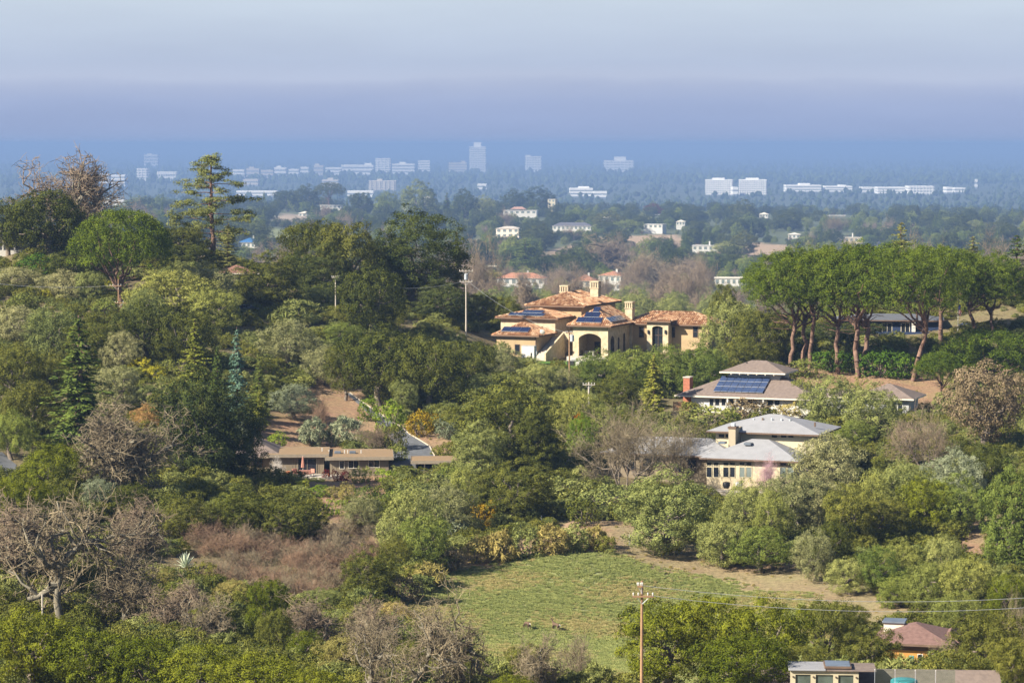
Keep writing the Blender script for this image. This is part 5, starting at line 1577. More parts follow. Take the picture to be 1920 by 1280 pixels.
# ------------------------------------------------------------------ deer on the meadow
DEER = mat('deer_coat', (.115, .075, .05), .95, .2, 4.)
def deer(px, py, rz, label, grazing):
    g = G(px, py)
    V, E, Rr = [], [], []
    def v(p, r, link=None):
        V.append(p); Rr.append(r)
        if link is not None:
            E.append((link, len(V) - 1))
        return len(V) - 1
    hip = v((-.42, 0, .74), .15); mid = v((-.05, 0, .70), .165, hip); ch = v((.32, 0, .74), .16, mid)
    if grazing:
        n1 = v((.52, 0, .72), .09, ch); n2 = v((.70, .05, .48), .06, n1); hd = v((.78, .06, .28), .065, n2); mz = v((.86, .06, .14), .035, hd)
    else:
        n1 = v((.46, 0, .94), .10, ch); n2 = v((.54, .02, 1.14), .062, n1); hd = v((.60, .04, 1.24), .07, n2); mz = v((.78, .07, 1.17), .035, hd)
    for s in (-1, 1):
        hx, hy, hz = V[hd]
        e1 = v((hx - .03, hy + s * .07, hz + .06), .025, hd); v((hx - .08, hy + s * .15, hz + .17), .022, e1)
        k = v((.34, s * .10, .52), .07, ch); k2 = v((.35, s * .10, .30), .035, k); v((.35, s * .10, .02), .024, k2)
        k = v((-.40, s * .11, .52), .10, hip); k2 = v((-.34, s * .11, .42), .06, k); k3 = v((-.50, s * .11, .28), .035, k2); v((-.45, s * .11, .02), .024, k3)
    t = v((-.60, 0, .78), .04, hip); v((-.66, 0, .66), .03, t)
    me = bpy.data.meshes.new('deer'); me.from_pydata(V, E, []); me.materials.append(DEER)
    o = obj('deer', me, None, g, rz)
    o.modifiers.new('skin', 'SKIN'); o.modifiers.new('sub', 'SUBSURF').levels = 1
    o.modifiers['sub'].render_levels = 1
    for i, d in enumerate(me.skin_vertices[0].data):
        d.radius = (Rr[i], Rr[i]); d.use_root = (i == 1)
    tag(o, label, 'deer', 'deer on the meadow')
    tail = obj('tail', mesh_np('tail', *prisms([(-.615, 0, .80)], [(-.70, 0, .62)], [.05], [.035], 6), [WHITE]), o)
deer(1042, 1184, 2.3, 'brown deer with raised head standing on the open meadow', False)
deer(989, 1180, 2.0, 'brown deer feeding on the meadow behind the bare oak limb', True)

# ------------------------------------------------------------------ houses beyond the ridge
FARH = []
def far_house(name, label, px0, px1, top, eave, base, D, roof, wall, rz=-10, depth=9, wins=5, flat=False, ins=None, rows=1, chim=False):
    D *= FAR; depth *= 1.9
    h = House(name, label, (px0 + px1) / 2, base, D, rz)
    h.o.location.z = U((px0 + px1) / 2, base, D).z
    FOOT.append((h.base.x, h.base.y + 4, (px1 - px0) * D / F * .55)); FARH.append((h.base.x, h.base.y, (px1 - px0) * D / F * .55, U(px0, base - .42 * (base - eave), D).z))
    x0, x1 = h.P(px0, eave, 0)[0], h.P(px1, eave, 0)[0]
    z = h.P((px0 + px1) / 2, eave, 0)[1]
    h.box('wall', (x0, x1, 0, depth, -12, z), wall)
    if flat:
        h.box('roof', (x0 - .5, x1 + .5, -.5, depth + .5, z + .002, z + .4), roof)
    else:
        h.hip(x0, x1, 0, depth, z + .2, max(h.P((px0 + px1) / 2, top, depth / 2)[1] - z - .2, .8), roof, over=.8, ins=ins, edge=TRIMW)
    for r in range(rows):
        zt = z - .8 - r * 5.6
        for i in range(wins):
            c = x0 + (x1 - x0) * (i + .5) / wins
            w = (x1 - x0) / wins * .27
            h.win(c - w, c + w, zt - 2.9, zt, 0, fm=TRIMW, fw=.18, gm=GLASSB)
    if chim:
        h.box('chimney', (x0 + (x1 - x0) * .6, x0 + (x1 - x0) * .6 + 1.4, depth / 2, depth / 2 + 1.2, z, h.P(px0, top - 4, depth / 2)[1]), WHITE)
    return h
far_house('tile_roofed_house', 'long low white house with terracotta roof beyond the vineyard, behind the villa', 932, 1020, 511, 522, 536, 1055, TILEFAR, WHITE, -8, 10, 7, chim=True)
far_house('tile_roofed_house', 'terracotta-roofed house end with white walls behind the villa chimney', 1122, 1164, 508, 517, 540, 1040, TILEFAR, WHITE, -18, 11, 4, rows=2, chim=True)
far_house('tile_roofed_house', 'terracotta-roofed house between bare trees behind the villa ridge', 1072, 1118, 515, 527, 540, 1060, TILEFAR, TRIMW, -8, 9, 4, chim=True)
hm = far_house('hillside_house', 'big white hillside house with brown gable and balcony among dark trees', 944, 1006, 390, 395, 410, 2080, WHITE, WHITE, -6, 12, 6, flat=True)
x0, x1 = hm.P(958, 390, 3)[0], hm.P(985, 390, 3)[0]
hm.hip(x0, x1, 3, 13, hm.P(970, 392, 3)[1], 3.2, mat('roof_pinkbrown', (.36, .21, .16), .9, .1, .5), over=1., name='upper_roof')
far_house('hillside_house', 'beige two-storey hillside house with tan roof above a bare bank', 930, 973, 424, 429, 449, 1690, CONC, TRIMW, -14, 10, 4, rows=2)
far_house('hillside_house', 'long dark-roofed white house with two gables on the hazy ridge', 1036, 1108, 417, 424, 436, 1790, mat('roof_darkgrey', (.10, .10, .12), .9, .1, .5), WHITE, -10, 9, 9)
far_house('hillside_house', 'white boxy house with dark glazing right of the two-gabled ridge house', 1207, 1242, 420, 421, 436, 1800, WHITE, WHITE, -20, 9, 4, flat=True)
far_house('hillside_house', 'modern white flat-roofed house with big chimney left of the stone pines', 1298, 1348, 456, 461, 476, 1480, WHITE, WHITE, -8, 9, 5, flat=True, chim=True)
far_house('hillside_house', 'tan flat-roofed house with twin chimneys above the stone pine crowns', 1567, 1618, 441, 446, 462, 1680, TRIMW, STONEW, -6, 10, 6, flat=True, chim=True)
far_house('hillside_house', 'small cream tower house behind the dark trees of the ridge', 1027, 1041, 371, 374, 392, 2250, TRIMW, CREAM, -15, 8, 2, flat=True, rows=2)
far_house('blue_roofed_house', 'white house with a blue roof and little cupola below a green hill', 446, 486, 446, 455, 468, 1290, BLUER, WHITE, -8, 9, 5, chim=True)
far_house('hillside_house', 'white flat-roofed house glimpsed beside the bare tree at the left', 172, 205, 366, 371, 384, 2480, WHITE, WHITE, -10, 10, 4, flat=True)
far_house('hillside_house', 'grey-roofed house in haze just right of the bare tree at left', 210, 236, 373, 378, 386, 2450, GREYW, WHITE, -10, 9, 3)
far_house('hillside_house', 'white house on the hazy knoll left of the big dark pine', 600, 640, 380, 385, 392, 2350, WHITE, WHITE, -6, 9, 5, flat=True)
far_house('hillside_house', 'pale long house roof low in the hazy trees above the stone pines', 1548, 1585, 400, 404, 412, 2480, WHITE, TRIMW, -6, 9, 5, flat=True)
far_house('hillside_house', 'small white house half hidden left of the tall pole transformer', 915, 940, 496, 500, 510, 1240, TRIMW, WHITE, -8, 8, 3, flat=True)
far_house('hillside_house', 'pale flat building glimpsed between villa wing and stone pines', 1340, 1392, 518, 522, 536, 1020, TRIMW, WHITE, -6, 9, 5, flat=True)
far_house('hillside_house', 'white house at the foot of the reddish tree on the ridge', 1228, 1240, 400, 403, 410, 2400, WHITE, WHITE, -6, 8, 2, flat=True)

for a, b, t, e_, ba, d, lb in ((795, 806, 368, 371, 380, 2300, 'tiny cream house showing left of the dark knoll trees'), (1268, 1284, 412, 416, 426, 1900, 'small pale house in the trees right of the white boxy house'),
                             (1424, 1440, 398, 402, 412, 2200, 'small cream house beside a pale round tree under the twin blocks'), (1130, 1144, 405, 408, 416, 2250, 'tiny white house above the two-gabled ridge house'),
                             (1640, 1656, 452, 456, 466, 1600, 'pale little house at the top edge of the stone pine crowns'), (1478, 1500, 436, 440, 450, 1750, 'low pale house among hazy trees left of the tan house'),
                             (560, 580, 396, 400, 408, 2100, 'small pale house on the tan knoll right of the open pine'), (755, 770, 384, 388, 396, 2200, 'tiny white house behind the biggest pine top')):
    far_house('hillside_house', lb, a, b, t, e_, ba, d, TRIMW, WHITE, -8, 8, 3)
# ------------------------------------------------------------------ the town on the plain
CITYW = mat('city_white', (.86, .84, .80), .7, .05, .05)
CITYB = mat('city_beige', (.58, .52, .45), .8, .06, .05)
CITYG = mat('city_glass', (.27, .30, .34), .3, .1, .05)
def city(name, label, px0, px1, y0, y1, floors=4, m=None, depth=90, ribs=0, pent=None, rz=0., cat='building', group=None, base_drop=5):
    base_drop = 11 if y1 < 345 else 4
    D = (CZ - PLAIN) * F / (y1 + base_drop - 270)
    a = U(px0, y1, D); b = U(px1, y1, D); t = U(px0, y0, D).z - PLAIN
    e = obj(name, None, loc=((a.x + b.x) / 2, D, PLAIN), rz=math.radians(rz)); tag(e, label, cat, group)
    w = (b.x - a.x) / 2
    m = m or CITYW
    fh = t / max(floors + 1, 1)
    # slabs between recessed bands of glass
    obj('core', mesh_np('core', *boxvq(-w + 1.2, w - 1.2, 1.2, depth - 1.2, 0, t - .5), [CITYG]), e)
    for f in range(floors + 1):
        z0 = t - (f + 1) * fh + fh * .50; z1 = t - f * fh
        z0 -= fh * .1
        obj('floor_band', mesh_np('floor_band', *boxvq(-w, w, 0, depth, z0, z1), [m]), e)
    for i in range(ribs):
        x = -w + 2 * w * (i + .5) / ribs
        obj('rib', mesh_np('rib', *boxvq(x - w / ribs * .22, x + w / ribs * .22, -1.2, 1.19, 0, t - .3), [m]), e)
    if pent:
        p0 = U(pent[0], y0, D).x - (a.x + b.x) / 2; p1 = U(pent[1], y0, D).x - (a.x + b.x) / 2
        pz = U(px0, pent[2], D).z - PLAIN
        obj('penthouse', mesh_np('penthouse', *boxvq(p0, p1, depth * .2, depth * .8, t + .003, pz), [m]), e)
    return e
city('office_tower', 'tall pale office tower with a penthouse block, highest on the skyline', 880, 911, 275, 312, 13, depth=100, ribs=7, pent=(888, 902, 267))
city('office_block', 'white square-topped block left of the tall tower', 704, 732, 297, 318, 7, depth=100, ribs=4)
city('office_block', 'low wide white block with small rooftop box left of the square block', 640, 700, 309, 319, 2, depth=100, pent=(683, 696, 306))
city('office_block', 'low white block right of the square-topped block', 735, 777, 307, 318, 3, depth=100, pent=(749, 760, 304))
city('office_block', 'narrow white block standing alone left of the tall tower', 784, 806, 301, 317, 5, depth=90)
city('office_block', 'white block with a stepped roof directly left of the tall tower', 841, 875, 305, 318, 4, CITYB, depth=100, pent=(864, 872, 302))
city('office_block', 'white slab block with raised ends right of the tall tower', 985, 1015, 293, 312, 6, depth=100, ribs=6, pent=(986, 994, 291))
city('hospital_block', 'wide white block with a taller middle, alone right of the tower', 1133, 1188, 301, 313, 4, depth=80, ribs=8, pent=(1152, 1174, 294))
city('office_block', 'left one of the twin white ribbed blocks', 1322, 1373, 337, 362, 7, depth=100, ribs=12, pent=(1335, 1358, 334), rz=-6)
city('office_block', 'right one of the twin white ribbed blocks', 1385, 1437, 337, 362, 7, depth=100, ribs=12, pent=(1398, 1422, 334), rz=-6)
city('low_building', 'long white low building just right of the twin blocks', 1474, 1540, 347, 357, 2, depth=100, pent=(1500, 1520, 344))
city('low_building', 'long white low building second right of the twin blocks', 1548, 1598, 349, 357, 2, depth=100, pent=(1575, 1588, 347))
city('low_building', 'long white low building third right of the twin blocks', 1646, 1700, 351, 360, 2, depth=100)
city('low_building', 'white low building fourth right of the twin blocks, with dark windows', 1704, 1752, 349, 361, 2, depth=100, ribs=8)
city('low_building', 'small white low building between the second and third long ones', 1617, 1640, 351, 358, 1, depth=100)
city('low_building', 'broad white roof stepped in two, between the tower and the twin blocks', 1068, 1112, 353, 366, 2, depth=90, pent=(1085, 1105, 350))
city('low_building', 'white low roof stepping down right of the broad stepped roof', 1113, 1138, 359, 368, 1, depth=80)
city('apartment_block', 'beige apartment block with three bays over the hazy trees', 691, 742, 339, 353, 4, CITYB, depth=100, ribs=6, pent=(706, 716, 336))
city('low_building', 'white warehouse with a reddish front left of the big pine top', 651, 700, 358, 368, 1, depth=90)
city('office_block', 'pale block alone high in the haze above the bare tree', 270, 296, 290, 302, 3, depth=100, pent=(275, 284, 288))
city('office_block', 'white twin-shafted block left of the tall open pine', 256, 276, 316, 328, 4, depth=90, ribs=3)
city('low_building', 'white row building with slots left of the tall open pine', 294, 331, 322, 328, 1, depth=90, ribs=8)
city('low_building', 'white block beside the bare tree crown with a lower wing', 208, 234, 328, 341, 3, depth=90)
city('low_building', 'white stepped row right beside the bare tree crown', 186, 205, 326, 336, 2, depth=90)
for a_, b_, t_, e_, pe, lb in ((436, 458, 318, 325, None, 'first short white building right of the tall open pine'), (462, 486, 316, 324, (466, 476, 313), 'second white building right of the tall open pine, with a roof box'),
                               (489, 512, 319, 326, None, 'third white building right of the tall open pine'), (514, 536, 314, 323, (518, 526, 311), 'tallest white building in the middle of the long white row'),
                               (541, 560, 317, 323, None, 'low white building in the middle of the long white row'), (563, 578, 313, 322, None, 'narrow white building left of the gap in the long white row'),
                               (588, 606, 310, 320, (590, 598, 307), 'white building with a roof box right of the gap in the long white row'), (610, 640, 314, 320, None, 'low white building at the right end of the long white row')):
    city('low_building', lb, a_, b_, t_, e_, 2, (CITYW, CITYB)[a_ % 3 == 0], depth=80, pent=pe)
city('low_building', 'pinkish white block behind the dark knoll trees', 603, 634, 337, 348, 2, CITYB, depth=100, pent=(614, 624, 334))
city('low_building', 'pale low roof in the haze right of the tall open pine', 456, 484, 336, 345, 1, CITYB, depth=100)
city('low_building', 'white warehouse row behind the tall open pine branches', 443, 518, 358, 365, 1, depth=80)
city('low_building', 'small pale house cluster roof below the tower', 895, 912, 345, 353, 1, depth=90)
city('low_building', 'small white block at far left edge of the twin blocks clearing', 1374, 1384, 351, 363, 1, depth=90)
city('water_tank', 'small white water tower above the trees at far right', 1828, 1833, 336, 350, 1, depth=10, cat='tank')
city('low_building', 'white speck of a building under the small water tower', 1790, 1810, 352, 358, 1, depth=90)
city('low_building', 'short white building right of the fourth long white one', 1775, 1786, 351, 359, 1, depth=90)

# ------------------------------------------------------------------ woods on the plain (nobody could count them)
def far_wood(name, label, N, y0, y1, c1, c2, hmin, hmax, seed, xr=.24, avoid=True):
    r = np.random.default_rng(seed)
    py = r.uniform(y0, y1, N)
    D = (CZ - PLAIN) * F / (py - 270)
    x = r.uniform(-xr, xr, N) * D
    hh = r.uniform(hmin, hmax, N) * np.where(D > 32000, 1.5, 1.)
    con = r.uniform(size=N) < .35
    wd = np.where(con, hh * .32, hh * r.uniform(.6, .95, N))
    Z = H(x, D)
    VV, QQ, n = [], [], 0
    rings = [(0., 0), (.30, .12), (.50, .38), (.46, .62), (.28, .86), (.0, 1.0)]
    k = 6
    prof_r = np.array([q[0] for q in rings]); prof_z = np.array([q[1] for q in rings])
    con_r = np.array([0, .5, .42, .28, .13, 0]); con_z = np.array([0, .08, .3, .55, .8, 1.])
    an = np.arange(k) * 2 * math.pi / k
    rr = np.where(con[:, None], con_r[None], prof_r[None])[:, :, None] * r.uniform(.65, 1.3, (N, 6, k))
    zz = np.where(con[:, None], con_z[None], prof_z[None])[:, :, None] + r.normal(size=(N, 6, k)) * .04
    V = np.stack([x[:, None, None] + rr * np.cos(an) * wd[:, None, None], D[:, None, None] + rr * np.sin(an) * wd[:, None, None], Z[:, None, None] - .3 + zz * hh[:, None, None]], -1).reshape(-1, 3)
    q = np.array([(a * k + j, a * k + (j + 1) % k, (a + 1) * k + (j + 1) % k, (a + 1) * k + j) for a in range(5) for j in range(k)])
    Q = (np.arange(N)[:, None, None] * 6 * k + q[None]).reshape(-1, 4)
    o = obj(name, mesh_np(name, V, Q, [leafmat(name + '_leaves', c1, c2, trans=.1, nscale=.004)]))
    return tag(o, label, 'woods', kind='stuff')
far_wood('plain_woods', 'blue hazy woods covering the plain around the town', 9000, 289, 345, (.030, .045, .022), (.075, .10, .045), 16, 40, 101)
far_wood('valley_woods', 'hazy wooded belt at the near edge of the plain', 5200, 332, 412, (.030, .045, .020), (.085, .105, .045), 10, 23, 102)

# ------------------------------------------------------------------ scatter: one object of instances, for what cannot be counted
def scatter(name, label, pts, scl, kinds, leaf, cat, seed=0, squash=1.):
    """pts (n,3), scl (n,3); instances of plant crowns"""
    pc = bpy.data.collections.new(name + '_kinds')
    for kd, v in kinds:
        t, c, w0, h0 = PROTO[kd][v]
        o = bpy.data.objects.new(name + '_kind', c)
        pc.objects.link(o)
        if leaf:
            o.material_slots[0].link = 'OBJECT'; o.material_slots[0].material = LM[leaf] if isinstance(leaf, str) else leaf
    me = bpy.data.meshes.new(name)
    n = len(pts)
    me.vertices.add(n); me.vertices.foreach_set('co', np.asarray(pts, np.float32).ravel())
    r = np.random.default_rng(seed + 5)
    a = me.attributes.new('siz', 'FLOAT_VECTOR', 'POINT'); a.data.foreach_set('vector', np.asarray(scl, np.float32).ravel())
    rot = np.zeros((n, 3), np.float32); rot[:, 2] = r.uniform(0, 6.28, n)
    a = me.attributes.new('turn', 'FLOAT_VECTOR', 'POINT'); a.data.foreach_set('vector', rot.ravel())
    a = me.attributes.new('pick', 'INT', 'POINT'); a.data.foreach_set('value', r.integers(0, len(kinds), n).astype(np.int32))
    ng = bpy.data.node_groups.new(name, 'GeometryNodeTree')
    ng.interface.new_socket('Geometry', in_out='INPUT', socket_type='NodeSocketGeometry'); ng.interface.new_socket('Geometry', in_out='OUTPUT', socket_type='NodeSocketGeometry')
    N = ng.nodes; gi, go = N.new('NodeGroupInput'), N.new('NodeGroupOutput')
    m2p = N.new('GeometryNodeMeshToPoints'); ip = N.new('GeometryNodeInstanceOnPoints'); ci = N.new('GeometryNodeCollectionInfo')
    ci.inputs['Collection'].default_value = pc; ci.inputs['Separate Children'].default_value = True; ci.inputs['Reset Children'].default_value = True
    ip.inputs['Pick Instance'].default_value = True
    def at(nm, ty):
        q = N.new('GeometryNodeInputNamedAttribute'); q.data_type = ty; q.inputs['Name'].default_value = nm; return q.outputs['Attribute']
    lk = ng.links.new
    lk(gi.outputs[0], m2p.inputs[0]); lk(m2p.outputs[0], ip.inputs['Points']); lk(ci.outputs[0], ip.inputs['Instance'])
    e2 = N.new('FunctionNodeEulerToRotation'); lk(at('turn', 'FLOAT_VECTOR'), e2.inputs[0]); lk(e2.outputs[0], ip.inputs['Rotation'])
    lk(at('siz', 'FLOAT_VECTOR'), ip.inputs['Scale']); lk(at('pick', 'INT'), ip.inputs['Instance Index'])
    lk(ip.outputs[0], go.inputs[0])
    o = obj(name, me)
    md = o.modifiers.new('scatter', 'NODES'); md.node_group = ng
    return tag(o, label, cat, kind='stuff')
def clear_of(x, y, polys=(), foot=True, pad=0.):
    ok = np.ones(len(x), bool)
    for p in polys:
        ok &= ~inpoly(x, y, p)
    if foot:
        for fx_, fy_, fr in FOOT:
            ok &= (x - fx_) ** 2 + (y - fy_) ** 2 > (fr + pad) ** 2
    return ok
# trees of the hazy valley and hills that merge into one mass
def mid_woods(name, label, n, d0, d1, kinds, leaf, hmin, hmax, seed):
    r = np.random.default_rng(seed)
    D = np.exp(r.uniform(math.log(d0), math.log(d1), n)); x = r.uniform(-.21, .21, n) * D
    # groves: keep where a slow noise is high
    g_ = np.sin(x * .010 + seed) + np.sin(D * .006 + 2 * np.sin(x * .004)) + np.sin((x + D) * .009 + seed * 2)
    ok = (g_ > -1.5) & clear_of(x, D, SLOPES + [VINE], pad=4)
    x, D = x[ok], D[ok]
    hh = hmin + (hmax - hmin) * r.uniform(0, 1, len(x)) ** 1.7
    for fx_, fy_, fr, fz in FARH:           # low growth only in front of a house that shows
        m = (np.abs(x - fx_ * D / fy_) < fr * .85 + 4) & (D < fy_ + 4) & (D > fy_ * .55)
        hh[m] = np.minimum(hh[m], CZ + (fz - CZ) * D[m] / fy_ - H(x[m], D[m]))
    k = hh > 1.5
    x, D, hh = x[k], D[k], hh[k]
    sc = np.stack([hh / 9 * r.uniform(.8, 1.15, len(x))] * 2 + [hh / PROTO[kinds[0][0]][0][3]], -1)
    return scatter(name, label, np.stack([x, D, H(x, D) - .2], -1), sc, kinds, leaf, 'woods', seed)
mid_woods('hill_woods', 'dark oaks merging on the hazy hills behind the ridge', 2600, 2150, 7000, [('oak', 0), ('oak', 1), ('oak', 2)], 'deep', 9, 27, 201)
mid_woods('hill_woods', 'mid green trees merging on the hazy hills behind the ridge', 1900, 2050, 7000, [('oak', 3), ('soft', 0), ('dense', 0)], 'mid', 8, 21, 202)
mid_woods('hill_woods', 'grey-green olive-like trees merging on the hazy hills', 1200, 950, 6300, [('soft', 1), ('soft', 2)], 'sage', 6, 16, 203)
mid_woods('hill_woods', 'leafless brownish trees merging in the valley behind the villa', 560, 1000, 3700, [('bareoak', 0), ('bareoak', 1), ('baretwig', 0)], TWIG, 11, 22, 204)
mid_woods('hill_woods', 'slim conifers sprinkled over the hazy hills', 300, 2400, 7000, [('conifer', 0), ('conifer', 1)], 'fir', 15, 31, 205)

# undergrowth between the near trees, dry brush, meadow grass
def brush(name, label, n, kinds, leaf, smin, smax, seed, area=None, excl=(), cat='undergrowth'):
    r = np.random.default_rng(seed)
    y = r.uniform(236, 600, n); x = r.uniform(-.205, .205, n) * y
    ok = clear_of(x, y, excl, pad=1.)
    if area is not None:
        inside = np.zeros(n, bool)
        for p in area:
            inside |= inpoly(x, y, p)
        ok &= inside
    x, y = x[ok], y[ok]
    s = r.uniform(smin, smax, len(x))
    return scatter(name, label, np.stack([x, y, H(x, y) - .1], -1), np.stack([s, s, s * r.uniform(.7, 1.1, len(x))], -1), kinds, leaf, cat, seed)
g = G(348, 1066); FOOT.append((g.x, g.y, 3.)); FOOT.append((g.x, g.y - 4, 3.))
for px, ly in ((520, -4.5), (560, -5.5), (600, -5.5), (640, -4.)):
    g = fl(px, ly); FOOT.append((g.x, g.y, 4.5))
for px, py, d, r_f in ((1700, 1258, 262, 7), (1740, 1258, 263, 6), (1340, 778, 443, 7), (1420, 780, 441, 7), (1390, 925, 382, 6)):
    g = U(px, py, d); FOOT.append((g.x, g.y, r_f))
ROADS = [worldpoly([(640, 730), (700, 770), (810, 835), (820, 890), (720, 890), (730, 835), (660, 765)]), worldpoly([(-60, 835), (50, 850), (60, 905), (-60, 905)]),
         worldpoly([(1030, 995), (1100, 962), (1210, 905), (1220, 920), (1110, 985), (1060, 1000)])]
SCRUB = worldpoly([(335, 1012), (520, 998), (640, 985), (720, 992), (720, 1040), (660, 1110), (560, 1135), (400, 1110)])
BARE = [MEADOW] + DIRT + DRY + LAWN + ROADS
brush('undergrowth', 'green brush filling the gaps between the hillside trees', 7000, [('shrub', 0), ('shrub', 1), ('shrub', 2)], 'oak', .5, 1.35, 301, excl=BARE + [SCRUB])
brush('undergrowth', 'grey-green brush filling the gaps between the hillside trees', 5200, [('shrub', 0), ('shrub', 2), ('spiky', 0)], 'sage', .45, 1.25, 302, excl=BARE + [SCRUB])
brush('dry_brush', 'reddish brown bare brush on the slope left of the meadow', 3200, [('barebrush', 0), ('barebrush', 1)], TWIG_RED, .3, .72, 303, area=[SCRUB], cat='brush')
brush('dry_brush', 'greyish tan bare brush mixed into the reddish slope', 2400, [('barebrush', 0), ('barebrush', 1)], TWIG_GREY, .3, .75, 305, area=[SCRUB], cat='brush')
brush('undergrowth', 'khaki low shrubs dotted over the reddish slope', 1500, [('shrub', 0), ('spiky', 1)], 'khaki', .25, .55, 306, area=[SCRUB])
brush('weeds', 'low dry weeds on the earth banks', 9000, [('shrub', 1), ('spiky', 1)], 'khaki', .06, .16, 304, area=DIRT + DRY, excl=ROADS, cat='weeds')
def meadow_grass():
    r = np.random.default_rng(7)
    n = 60000
    y = r.uniform(240, 350, n); x = r.uniform(-.06, .15, n) * y
    ok = soft(x, y, MEADOW, 2.0) > r.uniform(.2, .9, n)
    patch = np.sin(x * .35 + 2 * np.sin(y * .13)) + np.sin(y * .31 + x * .12) + r.normal(size=n) * .8
    for nm, sel, leaf, lab in (('meadow_grass', patch > -.85, leafmat('grass_green', (.15, .175, .062), (.29, .31, .13)), 'short green grass of the open meadow'),
                               ('dry_grass', patch <= -.85, leafmat('grass_dry', (.24, .22, .095), (.38, .33, .16)), 'straw-coloured grass tufts in the meadow')):
        k = ok & sel
        s = r.uniform(.35, .75, k.sum())
        scatter(nm, lab, np.stack([x[k], y[k], H(x[k], y[k]) - .02], -1), np.stack([s, s, s * .8], -1), [('tuft', 0), ('tuft', 1)], leaf, 'grass', 9)
meadow_grass()

for px, py, hpx, lb in ((1057, 966, 11, 'white stake beside the bare fence shrubs right of the dark rounded oak'), (1037, 982, 10, 'white stake at the lower end of the earth path'),
                        (1138, 1020, 16, 'white stake at the right end of the khaki bush row'), (1180, 1022, 20, 'thin grey stake on the earth left of the large round olive'), (1015, 985, 18, 'thin grey stake in the oak shade beside the earth path')):
    g = G(px, py); hh_ = hpx * g.y / F
    tag(obj('garden_stake', mesh_np('garden_stake', *prisms([(0, 0, -.2), (0, 0, hh_)], [(0, 0, hh_), (0, 0, hh_ + .05)], [.05, .05], [.045, .01], 6), [WHITE if 'white' in lb else GREYW]), None, g), lb, 'stake')
# ------------------------------------------------------------------ the near plants, one by one: kind, middle, top, foot, width, leaf, label
# left crest
T('bareoak', 108, 290, 478, 215, TWIG, 'tall bare brownish oak rising behind the dark oaks at upper left', d=585, v=1)
T('oak', 92, 342, 488, 165, 'dark', 'dark oak with two leaning trunks right of the white porch')
T('oak', 14, 366, 480, 110, 'dark', 'dark oak overhanging the white porch at the left edge')
T('oak', 140, 400, 505, 100, 'deep', 'deep green oak between the leaning-trunk oak and the rounded stone pine', d=548)
T('roundpine', 232, 394, 578, 180, 'pine', 'rounded bright stone pine with a bare trunk on the left crest')
T('openpine', 398, 288, 512, 200, 'pine_olive', 'tall open pine standing out against the hazy plain at left', d=566)
T('cedar', 428, 415, 520, 70, 'pine_olive', 'spreading olive cedar low at the right foot of the tall open pine', d=560)
T('oak', 335, 420, 512, 110, 'dark', 'dark oak between the rounded stone pine and the tall open pine', d=560)
T('oak', 290, 452, 530, 90, 'deep', 'shaded oak tucked under the right side of the rounded stone pine', d=545)
T('dense', 372, 455, 530, 80, 'dark', 'small dark oak right below the tall open pine trunk', d=552)
T('oak', 130, 468, 532, 110, 'dark', 'low dark oak under the leaning oak trunks')
T('oak', 185, 470, 535, 80, 'deep', 'deep green bush oak left of the bare stone pine trunk', d=530)
T('soft', 30, 494, 545, 120, 'grey', 'grey-green bushy tree under the porch lawn at the left edge')
T('shrub', 75, 470, 520, 90, 'ivy', 'ivy-green bank of foliage below the white porch')
T('soft', 120, 500, 566, 110, 'grey', 'grey-green olive above the dark shaded bank at left')
T('soft', 168, 498, 570, 70, 'sage', 'pale sage tree left of the bare stone pine trunk')
T('shrub', 200, 522, 550, 40, 'yellow', 'yellow-leaved shrub beside the stone pine trunk')
T('shrub', 84, 540, 566, 34, 'yellow', 'yellow shrub right of the whitish garden wall')
T('shrub', 45, 545, 585, 70, 'lime', 'lime green shrub in front of the whitish garden wall')
T('shrub', 205, 548, 572, 40, 'oak', 'clipped round bush at the foot of the stone-pine pole')
T('shrub', 196, 560, 592, 60, 'mid', 'green shrub left of the stone-pine pole')
T('soft', 318, 492, 600, 170, 'lime', 'broad yellow-green tree right of the stone-pine pole')
T('soft', 385, 482, 580, 140, 'grey', 'grey-green rounded tree below the tall open pine')
T('soft', 400, 530, 622, 120, 'lime', 'yellow-green tree left of the round dark oak and parked car')
T('soft', 270, 530, 622, 90, 'sage', 'sage tree just right of the stone-pine pole foot')
T('dense', 505, 463, 578, 142, 'dark', 'round dark oak over the parked car on the crest')
T('oak', 592, 404, 560, 140, 'dark', 'dark oak on the crest left of the big pine', d=555)
T('oak', 658, 400, 590, 160, 'dark', 'tall dark oak touching the big pine on its left side', d=545)
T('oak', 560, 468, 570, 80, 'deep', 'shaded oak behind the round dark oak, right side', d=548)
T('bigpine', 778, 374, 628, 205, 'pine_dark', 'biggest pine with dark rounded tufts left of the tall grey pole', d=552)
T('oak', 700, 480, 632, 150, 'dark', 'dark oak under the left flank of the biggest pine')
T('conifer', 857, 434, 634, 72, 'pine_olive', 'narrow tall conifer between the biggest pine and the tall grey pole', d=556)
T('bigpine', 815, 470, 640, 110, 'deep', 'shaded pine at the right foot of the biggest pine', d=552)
T('oak', 900, 545, 640, 80, 'oak', 'olive green oak right of the tall grey pole beside the villa', d=562)
T('oak', 950, 548, 600, 80, 'oak', 'oak showing over the left roof of the villa', d=575)
T('dense', 722, 428, 630, 120, 'deep', 'dark filler tree between the tall dark oak and the biggest pine', d=556)
T('dense', 610, 450, 600, 120, 'deep', 'dark tree behind the crest pole under the tall dark oaks', d=540)
T('dense', 830, 520, 640, 110, 'deep', 'dark low pine mass at the left of the tall grey pole', d=540)
T('spiky', 557, 553, 612, 100, 'sage', 'spiky pale green tree between the parked car and the crest pole')
T('soft', 610, 530, 612, 80, 'sage', 'pale sage tree behind the crest pole', d=528)
